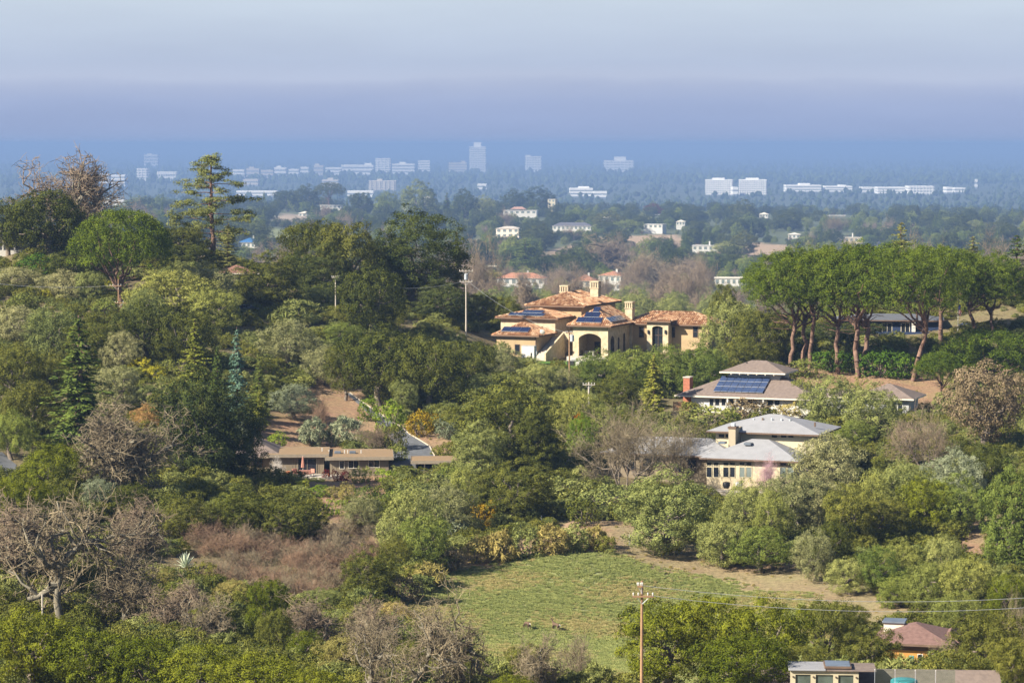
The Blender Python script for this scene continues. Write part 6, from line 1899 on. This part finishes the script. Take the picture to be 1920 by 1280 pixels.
T('soft', 655, 560, 630, 90, 'oak', 'green rounded tree right of the crest pole', d=515)
T('soft', 548, 586, 690, 115, 'grey', 'large grey-green olive below the spiky pale tree')
T('soft', 608, 640, 722, 90, 'grey', 'grey-green olive left of the broad oak masses')
T('soft', 640, 596, 660, 80, 'mid', 'green tree below the crest pole', d=495)
# upper left slope
T('soft', 30, 562, 650, 120, 'grey', 'greyish tree at the left edge below the garden wall')
T('soft', 105, 560, 672, 120, 'sage', 'sage tree left of the tall fir with bare trunk')
T('soft', 170, 588, 690, 110, 'oak', 'green tree behind the top of the tall fir with bare trunk')
T('oak', 270, 558, 682, 120, 'dark', 'dark rounded oak below the stone-pine pole')
T('oak', 345, 566, 690, 120, 'dark', 'dark oak beside the pale green fir')
T('soft', 226, 610, 700, 80, 'grey', 'greyish slender tree right of the tall fir top')
T('oak', 30, 640, 770, 120, 'oak', 'olive green oak at the left edge above the road')
T('oak', 60, 700, 830, 130, 'dark', 'dark oak at left with orange leaf tips')
T('oak', 92, 650, 760, 90, 'oak', 'small oak left of the bare fir trunk')
T('oak', 20, 760, 862, 110, 'mid', 'green oak directly above the road bend')
T('conifer', 150, 590, 850, 210, 'fir', 'tall broad fir with a pale bare trunk at left')
T('conifer', 366, 596, 732, 105, 'fir_lime', 'pale green fir left of the blue spruce')
T('conifer', 445, 612, 812, 84, 'blue', 'blue spruce left of the earth bank')
T('conifer', 486, 668, 790, 66, 'fir', 'dark green fir right of the blue spruce')
T('conifer', 487, 728, 806, 46, 'fir_lime', 'small yellow-green fir on the earth bank')
T('conifer', 408, 648, 760, 60, 'fir', 'slim fir between the pale green fir and the blue spruce')
T('shrub', 262, 664, 700, 48, 'yellow', 'yellow foliage patch among dark oaks at left, upper one')
T('shrub', 296, 682, 716, 60, 'yellow', 'yellow-green foliage patch among dark oaks at left, lower one')
T('shrub', 320, 668, 712, 36, 'lime', 'bright lime shrub beside the yellow foliage')
T('shrub', 548, 698, 728, 74, 'lime', 'bright yellow-green shrub above the silver bush')
T('oak', 220, 680, 780, 100, 'grey', 'grey-green oak behind the bare spreading oak')
T('dense', 372, 672, 900, 176, 'deep', 'very dark dense oak overhanging the flat-roofed house')
T('dense', 432, 722, 903, 130, 'deep', 'very dark oak shading the left end of the flat-roofed house')
T('bareoak', 258, 752, 930, 250, TWIG_GREY, 'spreading bare oak with pale limbs and brownish twigs left of the dark oak', v=1, tm=BARK_PALE)
T('soft', 274, 752, 810, 56, 'dry', 'tree with rusty dry leaves behind the spreading bare oak')
T('oak', 95, 818, 930, 120, 'olive', 'olive green oak right of the road bend')
T('oak', 30, 880, 1000, 130, 'olive', 'olive green oak below the road bend at the left edge')
T('oak', 110, 880, 985, 100, 'oak', 'green oak left of the pale sage bush, above the big bare oak')
T('soft', 182, 886, 965, 76, 'silver', 'pale silvery sage bush below the spreading bare oak')
T('oak', 250, 900, 985, 90, 'dark', 'dark low oak under the spreading bare oak')
# around the flat-roofed house
T('oak', 345, 925, 1010, 100, 'dark', 'dark green bush oak left of the broad green thicket')
T('dense', 450, 900, 1010, 130, 'oak', 'broad green thicket bush below the shaded end of the flat-roofed house')
T('dense', 540, 905, 1025, 140, 'dark', 'broad dark thicket bush below the patio')
T('shrub', 592, 925, 990, 70, 'oak', 'green bush at the right end of the thicket below the patio')
T('hedge', 632, 936, 968, 46, 'bright', 'bright green clipped hedge below the red shrubs')
T('soft', 556, 710, 790, 100, 'silver', 'silvery round bush on the earth bank above the flat roof')
T('barebrush', 600, 742, 808, 60, TWIG_RED, 'bare reddish shrub right of the silvery round bush')
T('spiky', 588, 778, 835, 62, 'silver', 'left one of two spiky silver bushes behind the flat roof')
T('spiky', 645, 770, 835, 72, 'silver', 'right one of two spiky silver bushes behind the flat roof')
T('baretwig', 708, 792, 846, 90, TWIG, 'vase-shaped bare shrub behind the flat roof skylights')
T('shrub', 518, 808, 842, 44, 'bright', 'small bright green bush behind the flat roof, left end')
T('spiky', 458, 785, 826, 40, 'silver', 'small silvery bush at the foot of the blue spruce')
T('shrub', 744, 826, 866, 42, 'lime', 'clipped lime bush between the flat roof and the driveway')
T('shrub', 742, 790, 846, 52, 'oak', 'green bush beside the driveway behind the flat roof')
T('baretwig', 519, 856, 894, 40, TWIG_WHITE, 'small bare white-stemmed tree on the shaded patio', tm=TWIG_WHITE)
for px, w, t, b, lb in ((512, 36, 896, 908, 'leftmost of the pale yellow mounds along the patio edge'), (530, 34, 893, 905, 'second pale yellow mound from the left along the patio edge'),
                        (556, 38, 893, 906, 'middle pale yellow mound along the patio edge'), (566, 30, 896, 920, 'tallest pale yellow mound below the patio chairs'), (595, 36, 893, 903, 'rightmost pale yellow mound by the red shrubs')):
    T('shrub', px, t, b, w, 'pale_yellow', lb)
for px, w, t, b, lb in ((611, 16, 876, 899, 'dark red shrub next to the terracotta pot, leftmost of the red shrubs'), (630, 18, 878, 902, 'brownish red shrub second among the red shrubs'),
                        (646, 24, 878, 902, 'largest dark red shrub below the flat-roofed house window')):
    T('shrub', px, t, b, w, 'red', lb)
T('hedge', 678, 876, 906, 52, 'lime', 'clipped lime hedge under the left bedroom window')
T('hedge', 722, 880, 906, 60, 'bright', 'yellow-green hedge under the right bedroom window')
T('shrub', 745, 893, 915, 22, 'yellow', 'small yellow shrub right of the yellow-green hedge')
T('shrub', 775, 878, 896, 44, 'oak', 'green clipped bush in front of the courtyard')
T('shrub', 722, 898, 945, 60, 'dark', 'dark green bush below the yellow-green hedge')
T('shrub', 690, 905, 950, 50, 'mid', 'green bush below the clipped lime hedge')
T('shrub', 652, 903, 940, 40, 'khaki', 'khaki shrub on the earth bank below the red shrubs')
T('soft', 678, 915, 1000, 76, 'grey', 'pale grey-green willow-like tree left of the taller ones')
for px, t, b, w, lf, lb in ((600, 905, 930, 50, 'bright', 'green mound on the bank below the patio chairs'), (628, 908, 935, 40, 'khaki', 'khaki mound on the bank under the red shrubs'),
                             (668, 925, 965, 60, 'oak', 'green bush on the bank left of the pale willow'), (735, 912, 960, 60, 'mid', 'green bush below the small yellow shrub'),
                             (770, 895, 940, 70, 'sage', 'sage bush below the clipped courtyard bush'), (815, 880, 930, 70, 'sage', 'sage bush in front of the carport'), (505, 905, 935, 60, 'oak', 'green bush below the leftmost pale yellow mound'),
                             (840, 868, 915, 60, 'mid', 'green bush right of the carport')):
    T('shrub', px, t, b, w, lf, lb)
# along the driveway
T('shrub', 690, 740, 790, 50, 'bright', 'bright green shrub at the top of the driveway')
T('shrub', 730, 742, 812, 64, 'bright', 'large bright green shrub above the driveway')
T('shrub', 786, 764, 820, 62, 'rust', 'rusty green rounded bush above the driveway')
T('shrub', 836, 784, 824, 40, 'silver', 'small silvery bush on the bank right of the rusty bush')
T('oak', 712, 600, 762, 175, 'dark', 'broad dark oak above the driveway, left of a pair')
T('oak', 800, 612, 768, 150, 'dark', 'broad dark oak above the driveway with a pale trunk')
T('oak', 650, 636, 752, 90, 'dark', 'dark oak at the left end of the broad oak mass')
T('oak', 882, 628, 742, 120, 'dark', 'dark oak left of the villa garage')
T('oak', 760, 655, 770, 90, 'oak', 'oak in front of the two broad dark oaks')
T('soft', 760, 700, 775, 60, 'sage', 'pale sage tree in front of the broad dark oaks')
T('soft', 905, 690, 770, 90, 'sage', 'pale tree left of the great central tree top')
# centre
T('dense', 955, 690, 880, 200, 'oak', 'great central tree, tallest below the villa')
T('dense', 1000, 760, 890, 110, 'dark', 'dark right flank tree of the great central tree')  # dark leaf colour stands for the great tree's shaded right side
T('dense', 900, 780, 900, 110, 'sage', 'sage green tree at the left flank of the great central tree')
T('dense', 968, 848, 978, 160, 'dark', 'dark rounded oak at the foot of the great central tree')
T('soft', 940, 640, 715, 80, 'grey', 'grey-green tree in front of the villa garage')
T('soft', 1010, 672, 745, 90, 'sage', 'sage tree below the white equipment cabinet')
T('soft', 1060, 684, 745, 70, 'grey', 'grey-green tree at the villa stair pole')
T('soft', 1128, 648, 735, 110, 'mid', 'green tree below the villa porch')
T('soft', 1190, 640, 745, 110, 'mid', 'green tree below the villa chimney flank')
T('soft', 1252, 632, 745, 110, 'mid', 'green tree below the villa entrance bay')
T('soft', 1310, 632, 745, 110, 'mid', 'green tree below the right end of the villa')
T('dense', 1160, 690, 770, 90, 'dark', 'dark tree right of the short weathered pole')
T('shrub', 1125, 640, 668, 26, 'lime', 'lime shrub at the corner of the villa porch')
T('shrub', 1262, 620, 648, 30, 'yellow', 'yellow-green shrub right of the villa entrance')
T('shrub', 1318, 622, 650, 30, 'lime', 'lime shrub at the right end of the villa wall')
T('shrub', 938, 634, 680, 44, 'lime', 'lime shrub at the left corner of the villa garage')
T('conifer', 1226, 662, 782, 92, 'fir_lime', 'yellow-green fir left of the brick chimney')
T('soft', 1078, 716, 822, 90, 'lime', 'yellow-green tree left of the short weathered pole')
T('soft', 1130, 748, 830, 90, 'lime', 'yellow-green tree right of the short weathered pole')
T('soft', 1092, 768, 850, 60, 'bright', 'bright green tree around the orange-leaved sapling')
T('soft', 1085, 766, 850, 20, 'orange', 'slim sapling with orange leaves right of the great central tree', d=424)
T('baretwig', 1172, 750, 925, 215, TWIG_GREY, 'large bare twiggy tree in front of the grey-roofed house', v=0)
T('baretwig', 1275, 765, 905, 150, TWIG_GREY, 'second bare twiggy tree over the low grey wing', v=1)
T('shrub', 1055, 838, 880, 60, 'lime', 'yellow-green shrub in shade right of the great central tree')
T('shrub', 1075, 890, 945, 110, 'sage', 'sage brush mound beside the earth path, upper one')
T('shrub', 1140, 900, 965, 120, 'sage', 'sage brush mound left of the large round olive')
T('shrub', 1095, 930, 985, 80, 'oak', 'green brush mound below the sage mounds')
# willows left of the meadow
T('soft', 768, 892, 1060, 130, 'sage', 'tall pale willow-like tree left of the meadow')
T('soft', 835, 890, 1010, 110, 'grey', 'pale willow-like tree right of the taller one')
T('soft', 800, 950, 1075, 110, 'mid', 'green bushy tree at the foot of the pale willows')
T('soft', 870, 862, 985, 90, 'lime', 'yellow-green tree left of the dark rounded oak')
T('shrub', 905, 935, 990, 60, 'rust', 'rusty yellow shrub at the left foot of the dark rounded oak')
T('soft', 742, 1000, 1075, 70, 'oak', 'green bush left of the willow foot')
T('dense', 690, 1018, 1128, 104, 'dark', 'dark round bush alone on the brown slope')
T('shrub', 850, 960, 1015, 70, 'silver', 'silvery shrub beneath the pale willows')
# brush row along the meadow top
for i, (px, t, b, w, lf, lb) in enumerate(((892, 1000, 1056, 70, 'khaki', 'first khaki bush of the row above the meadow, from the left'), (935, 985, 1052, 72, 'khaki', 'second khaki bush of the row above the meadow'),
        (985, 980, 1048, 80, 'sage', 'third bush of the row above the meadow, sage green'), (1035, 978, 1042, 76, 'khaki', 'fourth khaki bush of the row above the meadow'),
        (1078, 975, 1034, 70, 'sage', 'fifth bush of the row above the meadow'), (1116, 978, 1028, 56, 'khaki', 'last bush at the right end of the row above the meadow'),
        (840, 1018, 1072, 80, 'brown', 'greyish brown bush at the left end of the brush row'), (795, 1050, 1098, 90, 'khaki', 'low khaki brush left of the meadow rim'), (760, 1075, 1130, 90, 'brown', 'low greyish brown brush below the willow foot'))):
    T('spiky' if i % 2 else 'shrub', px, t, b, w, lf, lb)
# right of centre
T('dense', 1252, 862, 1040, 200, 'sage', 'large round olive-green tree at the top right of the meadow')
T('soft', 1350, 960, 1066, 120, 'sage', 'left one of two low green trees casting shade on the meadow rim')
T('soft', 1430, 975, 1074, 130, 'mid', 'right one of two low green trees casting shade on the meadow rim')
T('soft', 1400, 890, 1000, 110, 'sage', 'pale tree below the cream house windows')
T('soft', 1480, 868, 1010, 130, 'grey', 'grey-green tree right of the cream house windows')
T('soft', 1445, 900, 1030, 90, 'lime', 'yellow-green tree above the two low meadow-rim trees')
T('soft', 1555, 800, 925, 150, 'grey', 'pale grey-green tree covering the right end of the grey roof')
T('soft', 1530, 880, 1010, 110, 'grey', 'greyish feathery tree between the pale ones below the grey roof')
T('baretwig', 1438, 851, 905, 56, LM['pink'], 'small tree with pink blossom at the grey roof eave', d=384)
T('soft', 1560, 690, 800, 130, 'sage', 'sage tree hiding the middle of the shingled house')
T('soft', 1636, 706, 825, 120, 'sage', 'sage tree in front of the far wing of the shingled house')
T('soft', 1500, 700, 775, 50, 'lime', 'yellow-green tree at the right end of the solar array')
T('soft', 1600, 780, 840, 90, 'mid', 'green tree below the two sage trees')
T('lowpalm', 1612, 696, 745, 46, 'lime', 'small palm between the two sage trees')
T('shrub', 1508, 668, 706, 70, 'lime', 'yellow-green shrub at the feet of the triple stone pine trunks')
T('oak', 1370, 545, 700, 120, 'sage', 'tall grey-green oak right of the villa', d=505)
T('oak', 1430, 572, 702, 130, 'dark', 'dark oak left of the stone pine trunks', d=498)
T('oak', 1355, 522, 640, 60, 'dark', 'dark oak top behind the right end of the villa', d=560)
T('oak', 1400, 630, 712, 110, 'dark', 'low dark oak behind the pop-up storey', d=483)
T('oak', 1330, 650, 735, 80, 'mid', 'green oak behind the brick chimney', d=478)
T('shrub', 1325, 756, 806, 120, 'lime', 'lime hedge-like shrub in front of the shingled house')
T('shrub', 1372, 768, 802, 50, 'bright', 'bright green shrub in the middle of the shingled house front')
T('hedge', 1405, 751, 786, 130, 'brown', 'brownish hedge along the shingled house front')
T('hedge', 1290, 754, 790, 90, 'oak', 'green hedge at the wooden fence')
T('shrub', 1300, 785, 835, 80, 'oak', 'green shrub left of the upper grey roof')
T('shrub', 1262, 790, 840, 70, 'sage', 'pale shrub behind the second bare tree')
T('shrub', 1470, 752, 792, 80, 'khaki', 'khaki shrub at the right end of the shingled house windows')
T('shrub', 1430, 760, 800, 70, 'oak', 'green shrub below the brownish hedge')
# the stone pine group
for px, t, b, w, v, lb in ((1478, 478, 692, 190, 0, 'leftmost stone pine of the umbrella group'), (1512, 470, 690, 170, 2, 'twin-stemmed stone pine second in the umbrella group'), (1570, 466, 702, 190, 1, 'stone pine with a straight dark trunk in the umbrella group'),
                           (1615, 463, 708, 200, 2, 'forked stone pine in the middle of the umbrella group'), (1708, 463, 716, 200, 3, 'stone pine with the thick dark trunk right of the navy balcony'), (1762, 466, 650, 190, 0, 'leaning stone pine left of the flagpole'),
                           (1838, 476, 640, 170, 3, 'stone pine with a slanting pale trunk right of the flagpole'), (1862, 500, 640, 150, 1, 'last stone pine at the right end of the umbrella group')):
    T('stonepine', px, t, b, w, 'pine', lb, v=v, group='umbrella-shaped stone pines')
T('cedar', 1688, 416, 600, 110, 'pine_olive', 'pale cedar top showing over the stone pine crowns', d=590)
T('cedar', 1822, 442, 600, 100, 'pine_olive', 'cedar showing over the right part of the stone pine crowns', d=585)
T('cedar', 1905, 440, 620, 110, 'fir', 'dark cedar at the right picture edge behind the last stone pine', d=570)
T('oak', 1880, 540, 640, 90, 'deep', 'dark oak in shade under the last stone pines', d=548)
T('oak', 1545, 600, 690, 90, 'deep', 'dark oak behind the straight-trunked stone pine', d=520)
T('oak', 1615, 600, 690, 100, 'deep', 'dark oak behind the forked stone pine', d=517)  # deep leaf colour of both oaks stands for the pine shade behind the trunks
T('lowpine', 1845, 618, 715, 190, 'pine', 'wide low rounded pine shrub at right below the flagpole')
T('roundpine', 1762, 660, 745, 90, 'pine', 'rounded pine bush left of the wide low pine shrub')
for px, t, b, w, lb in ((1560, 650, 698, 90, 'ivy bank behind the straight-trunked stone pine'), (1650, 650, 706, 100, 'ivy bank right of the forked stone pine'), (1690, 655, 710, 70, 'ivy bank left of the thick dark trunk'), (1600, 655, 700, 60, 'ivy bank between two stone pine trunks')):
    T('shrub', px, t, b, w, 'ivy', lb)
for px, t, b, w, d, lf, lb in ((1500, 612, 690, 80, 503, 'deep', 'dark oak filling the gap behind the triple stone pine trunks'), (1582, 618, 690, 70, 506, 'deep', 'dark oak between the straight and the forked pine trunks'),  # these two: leaf colour darkened to give the pines' shade between trunks
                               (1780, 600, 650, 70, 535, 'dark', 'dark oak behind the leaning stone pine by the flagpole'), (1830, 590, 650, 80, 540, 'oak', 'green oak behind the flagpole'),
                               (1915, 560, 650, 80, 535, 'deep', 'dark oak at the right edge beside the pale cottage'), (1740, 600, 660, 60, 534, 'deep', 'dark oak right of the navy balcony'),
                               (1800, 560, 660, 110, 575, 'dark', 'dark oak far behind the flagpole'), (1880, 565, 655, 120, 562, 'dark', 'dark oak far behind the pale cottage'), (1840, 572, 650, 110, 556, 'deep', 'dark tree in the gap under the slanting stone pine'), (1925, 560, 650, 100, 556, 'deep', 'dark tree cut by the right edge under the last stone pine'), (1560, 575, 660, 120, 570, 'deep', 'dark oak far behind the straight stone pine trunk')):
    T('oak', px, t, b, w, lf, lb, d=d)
# right slope
T('oak', 1850, 668, 850, 190, 'brown', 'big rounded tree of greyish brown foliage at right')
T('baretwig', 1735, 758, 880, 140, TWIG, 'bare twiggy grey-brown tree left of the big brownish tree')
T('soft', 1790, 830, 960, 120, 'silver', 'silvery green tree below the bare twiggy tree')
T('soft', 1690, 850, 980, 130, 'sage', 'sage tree below the far wing of the shingled house')
T('soft', 1640, 870, 1000, 110, 'lime', 'yellow-green tree in the middle of the right slope')
T('oak', 1735, 880, 1000, 130, 'olive', 'olive oak in the middle of the right slope')
T('oak', 1660, 930, 1020, 110, 'oak', 'dark-centred oak above the yellow-green shrubs at right')
T('dense', 1800, 880, 1000, 110, 'mid', 'rounded green tree left of the tall green tree at the right edge')
T('dense', 1895, 850, 1070, 120, 'mid', 'tall green tree at the right picture edge')
T('conifer', 1912, 900, 1075, 90, 'mid', 'green conifer in front of the tall green tree at the right edge')
T('oak', 1850, 820, 930, 110, 'dark', 'dark oak under the big brownish tree')
T('oak', 1590, 900, 1030, 120, 'oak', 'green oak right of the greyish feathery tree')
T('soft', 1528, 980, 1090, 90, 'grey', 'greyish tree right of the two low meadow-rim trees')
T('oak', 1560, 960, 1075, 80, 'dark', 'small dark oak right of the greyish tree by the meadow')
T('soft', 1590, 1035, 1115, 100, 'sage', 'sage bush at the meadow corner, leftmost of the right thicket')
T('soft', 1650, 1010, 1115, 100, 'mid', 'green bush second in the right thicket')
T('soft', 1690, 1000, 1100, 100, 'lime', 'yellow-green bush rising in the right thicket')
T('soft', 1765, 990, 1100, 80, 'sage', 'slender pale bush in the right thicket')
T('soft', 1740, 1040, 1150, 110, 'lime', 'yellow-green bush low in the right thicket')
T('soft', 1690, 1065, 1140, 90, 'mid', 'green bush low in the right thicket')
T('soft', 1815, 1030, 1150, 120, 'lime', 'large yellow-green bush towards the right edge')
T('soft', 1885, 1060, 1170, 100, 'olive', 'olive bush at the right edge of the right thicket')
T('soft', 1800, 1100, 1200, 120, 'lime', 'yellow-green tree above the orange house roof')
T('shrub', 1665, 1110, 1140, 50, 'mid', 'small green shrub alone on the dry grass')
# bottom right
T('oak', 1245, 1112, 1300, 200, 'olive', 'yellowish oak at the foot of the nearest pole')
T('oak', 1340, 1100, 1290, 190, 'olive', 'yellowish oak right of the nearest pole')
T('oak', 1440, 1108, 1290, 190, 'olive', 'third yellowish oak right of the nearest pole')
T('oak', 1400, 1170, 1310, 200, 'olive', 'lower yellowish oak in front of its neighbours at the bottom edge')
T('oak', 1545, 1112, 1270, 130, 'oak', 'green oak at the end of the yellowish oak row')
T('oak', 1500, 1200, 1300, 130, 'oak', 'green oak behind the glass fence')
T('oak', 1625, 1165, 1275, 140, 'dark', 'dark oak covering the left end of the orange house')
T('oak', 1595, 1120, 1200, 80, 'dark', 'small dark oak on the meadow side of the orange house')
T('oak', 1848, 1135, 1280, 160, 'dark', 'dark oak right of the orange house')
T('oak', 1905, 1180, 1300, 110, 'oak', 'green oak at the lower right corner')
T('baretwig', 1775, 1190, 1270, 70, TWIG_GREY, 'pale bare shrub in front of the orange wall', d=262)
T('baretwig', 1900, 1110, 1250, 90, TWIG_GREY, 'grey bare tree at the right edge above the corner oak')
# bottom left
T('oak', 55, 1130, 1300, 190, 'olive', 'bright olive oak at the lower left corner')
T('oak', 170, 1160, 1310, 180, 'olive', 'second bright olive oak from the lower left corner')
T('oak', 270, 1185, 1320, 180, 'olive', 'third bright olive oak from the lower left corner')
T('oak', 380, 1195, 1330, 190, 'olive', 'fourth bright olive oak from the lower left corner')
T('oak', 490, 1215, 1340, 180, 'olive', 'fifth bright olive oak along the bottom edge')
T('oak', 590, 1240, 1350, 130, 'olive', 'last low bright olive oak along the bottom edge')
T('snagoak', 120, 925, 1180, 300, TWIG_GREY, 'great gnarled bare oak with pale lichened limbs at lower left', v=0, tm=BARK_PALE)
T('bareoak', 50, 922, 1100, 210, TWIG, 'brownish bare oak behind the great gnarled one, left edge', v=0)
T('bareoak', 262, 935, 1080, 150, TWIG, 'brown bare oak right behind the great gnarled one', v=1)
T('bareoak', 230, 1020, 1180, 150, TWIG_GREY, 'bare oak with drooping pale limbs right of the great gnarled one', v=0, tm=BARK_PALE)
T('agave', 348, 1028, 1066, 46, 'agave', 'blue-grey agave rosette alone in the brown brush')
T('bareoak', 330, 1090, 1200, 150, TWIG, 'brown bare thicket tree above the bright olive oaks', v=1)
T('bareoak', 420, 1110, 1215, 140, TWIG_GREY, 'pale brown thicket tree right of the brown thicket tree', v=2)
T('oak', 500, 1075, 1200, 90, 'olive', 'single green oak in the brown brush left of the meadow')
T('oak', 520, 1130, 1240, 80, 'oak', 'lower green oak beside the single green oak in the brush')
T('bareoak', 590, 1110, 1230, 130, TWIG, 'brown bare shrub tree right of the single green oak', v=0)
T('bareoak', 660, 1140, 1260, 150, TWIG_GREY, 'grey brush tree left of the foreground bare oaks', v=2)
T('soft', 640, 1180, 1270, 110, 'khaki', 'khaki bush at the bottom left of the foreground bare oaks')
T('bareoak', 720, 1120, 1230, 130, TWIG, 'brown brush tree at the meadow edge', v=1)
T('snagoak', 880, 1088, 1310, 210, TWIG_GREY, 'tall gnarled bare oak at the bottom, in front of the meadow', v=1, tm=BARK_PALE)
T('snagoak', 800, 1130, 1310, 170, TWIG_GREY, 'gnarled bare oak left of the tallest foreground one', v=0, tm=BARK_PALE)
T('snagoak', 700, 1170, 1320, 150, TWIG_GREY, 'low gnarled bare oak at the bottom left of the foreground group', v=2, tm=BARK_PALE)
T('bareoak', 1010, 1185, 1310, 140, TWIG_GREY, 'low bare oak right of the tallest foreground one', v=2, tm=BARK_PALE)
T('barebrush', 1080, 1190, 1290, 120, TWIG_GREY, 'bare pale brush at the foot of the meadow')
T('oak', 985, 1200, 1290, 90, 'oak', 'green bush behind the low bare oak at the bottom')
T('oak', 960, 1258, 1320, 110, 'olive', 'bright olive bush at the bottom middle')

# trees that stand out on the hazy hills beyond the ridge
for kd, px, t, b, w, d, lf, lb in (
    ('oak', 540, 354, 412, 56, 2250, 'deep', 'left one of two dark trees on the knoll right of the open pine'), ('dense', 574, 344, 408, 62, 2250, 'deep', 'right one of two dark trees on the knoll right of the open pine'),
    ('stonepine', 617, 343, 398, 58, 2350, 'pine_dark', 'hazy umbrella-shaped tree over the white knoll house'), ('oak', 679, 356, 408, 54, 2100, 'deep', 'round hazy tree left of the biggest pine top'),
    ('soft', 728, 352, 412, 60, 2000, 'mid', 'hazy tree just left of the biggest pine top'), ('dense', 786, 332, 420, 84, 1900, 'sage', 'tall hazy eucalyptus-like tree over the biggest pine top'),
    ('conifer', 838, 360, 430, 40, 1900, 'fir', 'slim hazy conifer right of the biggest pine top'), ('dense', 872, 352, 430, 60, 2000, 'deep', 'dark hazy tree left of the big white hillside house'),
    ('soft', 906, 362, 425, 50, 2000, 'sage', 'pale hazy tree next to the big white hillside house'), ('dense', 962, 351, 402, 52, 2260, 'deep', 'left one of two dark trees above the big white hillside house'),
    ('dense', 1010, 347, 404, 68, 2260, 'deep', 'right one of two dark trees above the big white hillside house'), ('dense', 1000, 406, 452, 66, 1660, 'deep', 'dark hazy trees clump right of the beige hillside house'),
    ('dense', 1012, 420, 478, 76, 1500, 'dark', 'dark rounded tree below the two-gabled ridge house'), ('oak', 1085, 388, 420, 56, 1950, 'mid', 'green hazy tree above the two-gabled ridge house'),
    ('dense', 1140, 392, 446, 70, 1850, 'dark', 'dark hazy tree right of the two-gabled ridge house'), ('soft', 1176, 408, 446, 60, 1800, 'mid', 'green feathery tree left of the white boxy house'),
    ('soft', 1226, 378, 412, 34, 2380, 'red', 'reddish tree standing out on the hazy ridge'), ('dense', 1300, 392, 440, 60, 2000, 'deep', 'dark hazy tree right of the reddish ridge tree'),
    ('cedar', 985, 446, 528, 96, 1120, 'fir', 'big dark cedar above the long terracotta-roofed house'), ('bareoak', 1150, 440, 522, 110, 1140, TWIG, 'large bare tree over the terracotta-roofed house end'),
    ('bareoak', 1235, 478, 556, 150, 960, TWIG_GREY, 'widest bare oak on the mound behind the villa chimney'), ('bareoak', 1302, 488, 566, 110, 930, TWIG, 'bare oak on the mound behind the right villa wing'),
    ('baretwig', 1050, 492, 545, 110, 1010, TWIG, 'bare twiggy tree between the two terracotta roofs'), ('baretwig', 978, 498, 540, 40, 1020, TWIG_GREY, 'small pale bare tree in front of the long terracotta-roofed house'),
    ('dense', 1395, 428, 492, 64, 1450, 'dark', 'dark tree right of the modern white flat-roofed house'), ('soft', 1360, 450, 500, 60, 1400, 'sage', 'sage tree beside the modern white flat-roofed house'),
    ('dense', 1392, 372, 432, 60, 2100, 'dark', 'dark hazy tree below the twin ribbed blocks'), ('dense', 1478, 392, 440, 56, 1900, 'deep', 'dark hazy tree above the first stone pine crowns'),
    ('baretwig', 1560, 400, 442, 50, 1800, LM['brown'], 'reddish brown bare tree left of the tan twin-chimney house'), ('conifer', 1720, 383, 436, 36, 2000, 'deep', 'dark pointed conifer in haze right of the stone pines middle'),
    ('dense', 1796, 398, 448, 66, 1700, 'deep', 'dark round tree on the hazy hill at right'), ('soft', 1828, 408, 448, 46, 1700, 'sage', 'pale round tree beside the dark one on the hazy hill at right'),
    ('oak', 1872, 412, 446, 56, 1700, 'dark', 'dark oak on the hazy hilltop near the right edge'), ('conifer', 306, 362, 412, 26, 2300, 'fir', 'hazy pointed conifer left of the tall open pine'), ('conifer', 282, 366, 412, 26, 2300, 'fir', 'leftmost hazy pointed conifer by the bare tree'),
    ('soft', 770, 470, 520, 70, 1300, 'sage', 'pale hazy tree behind the biggest pine'), ('dense', 905, 455, 500, 60, 1400, 'mid', 'green hazy tree below the bare bank of the beige house'), ('palm', 874, 408, 438, 16, 1800, 'sage', 'hazy palm with a pale skirt on the slope'),
    ('soft', 925, 505, 545, 50, 1080, 'yellow', 'yellow-green tree left of the long terracotta-roofed house'), ('dense', 510, 450, 500, 60, 1250, 'mid', 'green hazy tree right of the blue-roofed house')):
    T(kd, px, t, b, w, lf, lb, d=d * FAR, group='trees standing out on the hazy hills')

# more growth breaking up the brown slope
for kd, px, t, b, w, lf, lb in (('soft', 600, 1095, 1150, 80, 'sage', 'sage bush in the brown slope right of the single green oak'), ('soft', 740, 1120, 1180, 90, 'khaki', 'khaki bush at the left meadow rim'),
                                ('soft', 440, 1080, 1140, 80, 'khaki', 'khaki bush below the agave'), ('oak', 400, 1130, 1210, 90, 'oak', 'green oak between the brown thicket trees'), ('soft', 680, 1130, 1190, 80, 'sage', 'pale sage bush below the dark round bush'),
                                ('soft', 570, 1170, 1250, 90, 'olive', 'olive bush above the last low bright oaks'), ('oak', 770, 1190, 1280, 90, 'oak', 'green oak at the foot of the foreground bare oaks'), ('soft', 300, 1060, 1110, 80, 'khaki', 'khaki bush left of the agave')):
    T(kd, px, t, b, w, lf, lb)
# ------------------------------------------------------------------ the hazy air
def make_haze():
    x, y0, y1, z0, z1 = 33500., -400., 53500., -116., 84.
    V = [(-x, y0, z0), (x, y0, z0), (x, y1, z0), (-x, y1, z0), (-x, y0, z1), (x, y0, z1), (x, y1, z1), (-x, y1, z1)]
    Q = [(0, 3, 2, 1), (4, 5, 6, 7), (0, 1, 5, 4), (1, 2, 6, 5), (2, 3, 7, 6), (3, 0, 4, 7)]
    m, N, Lk = newmat('haze_air')
    o = N.new('ShaderNodeOutputMaterial'); v = N.new('ShaderNodeVolumePrincipled')
    v.inputs['Color'].default_value = (0.225, 0.35, 0.62, 1)
    v.inputs['Density'].default_value = HAZE_DENSITY
    v.inputs['Anisotropy'].default_value = 0.0
    Lk(v.outputs[0], o.inputs['Volume'])
    h = obj('haze', mesh_np('haze', V, Q, [m]))
    tag(h, 'blue haze hanging in the air over the valley and plain', 'haze', kind='stuff')
HAZE_DENSITY = 1.12e-4
make_haze()
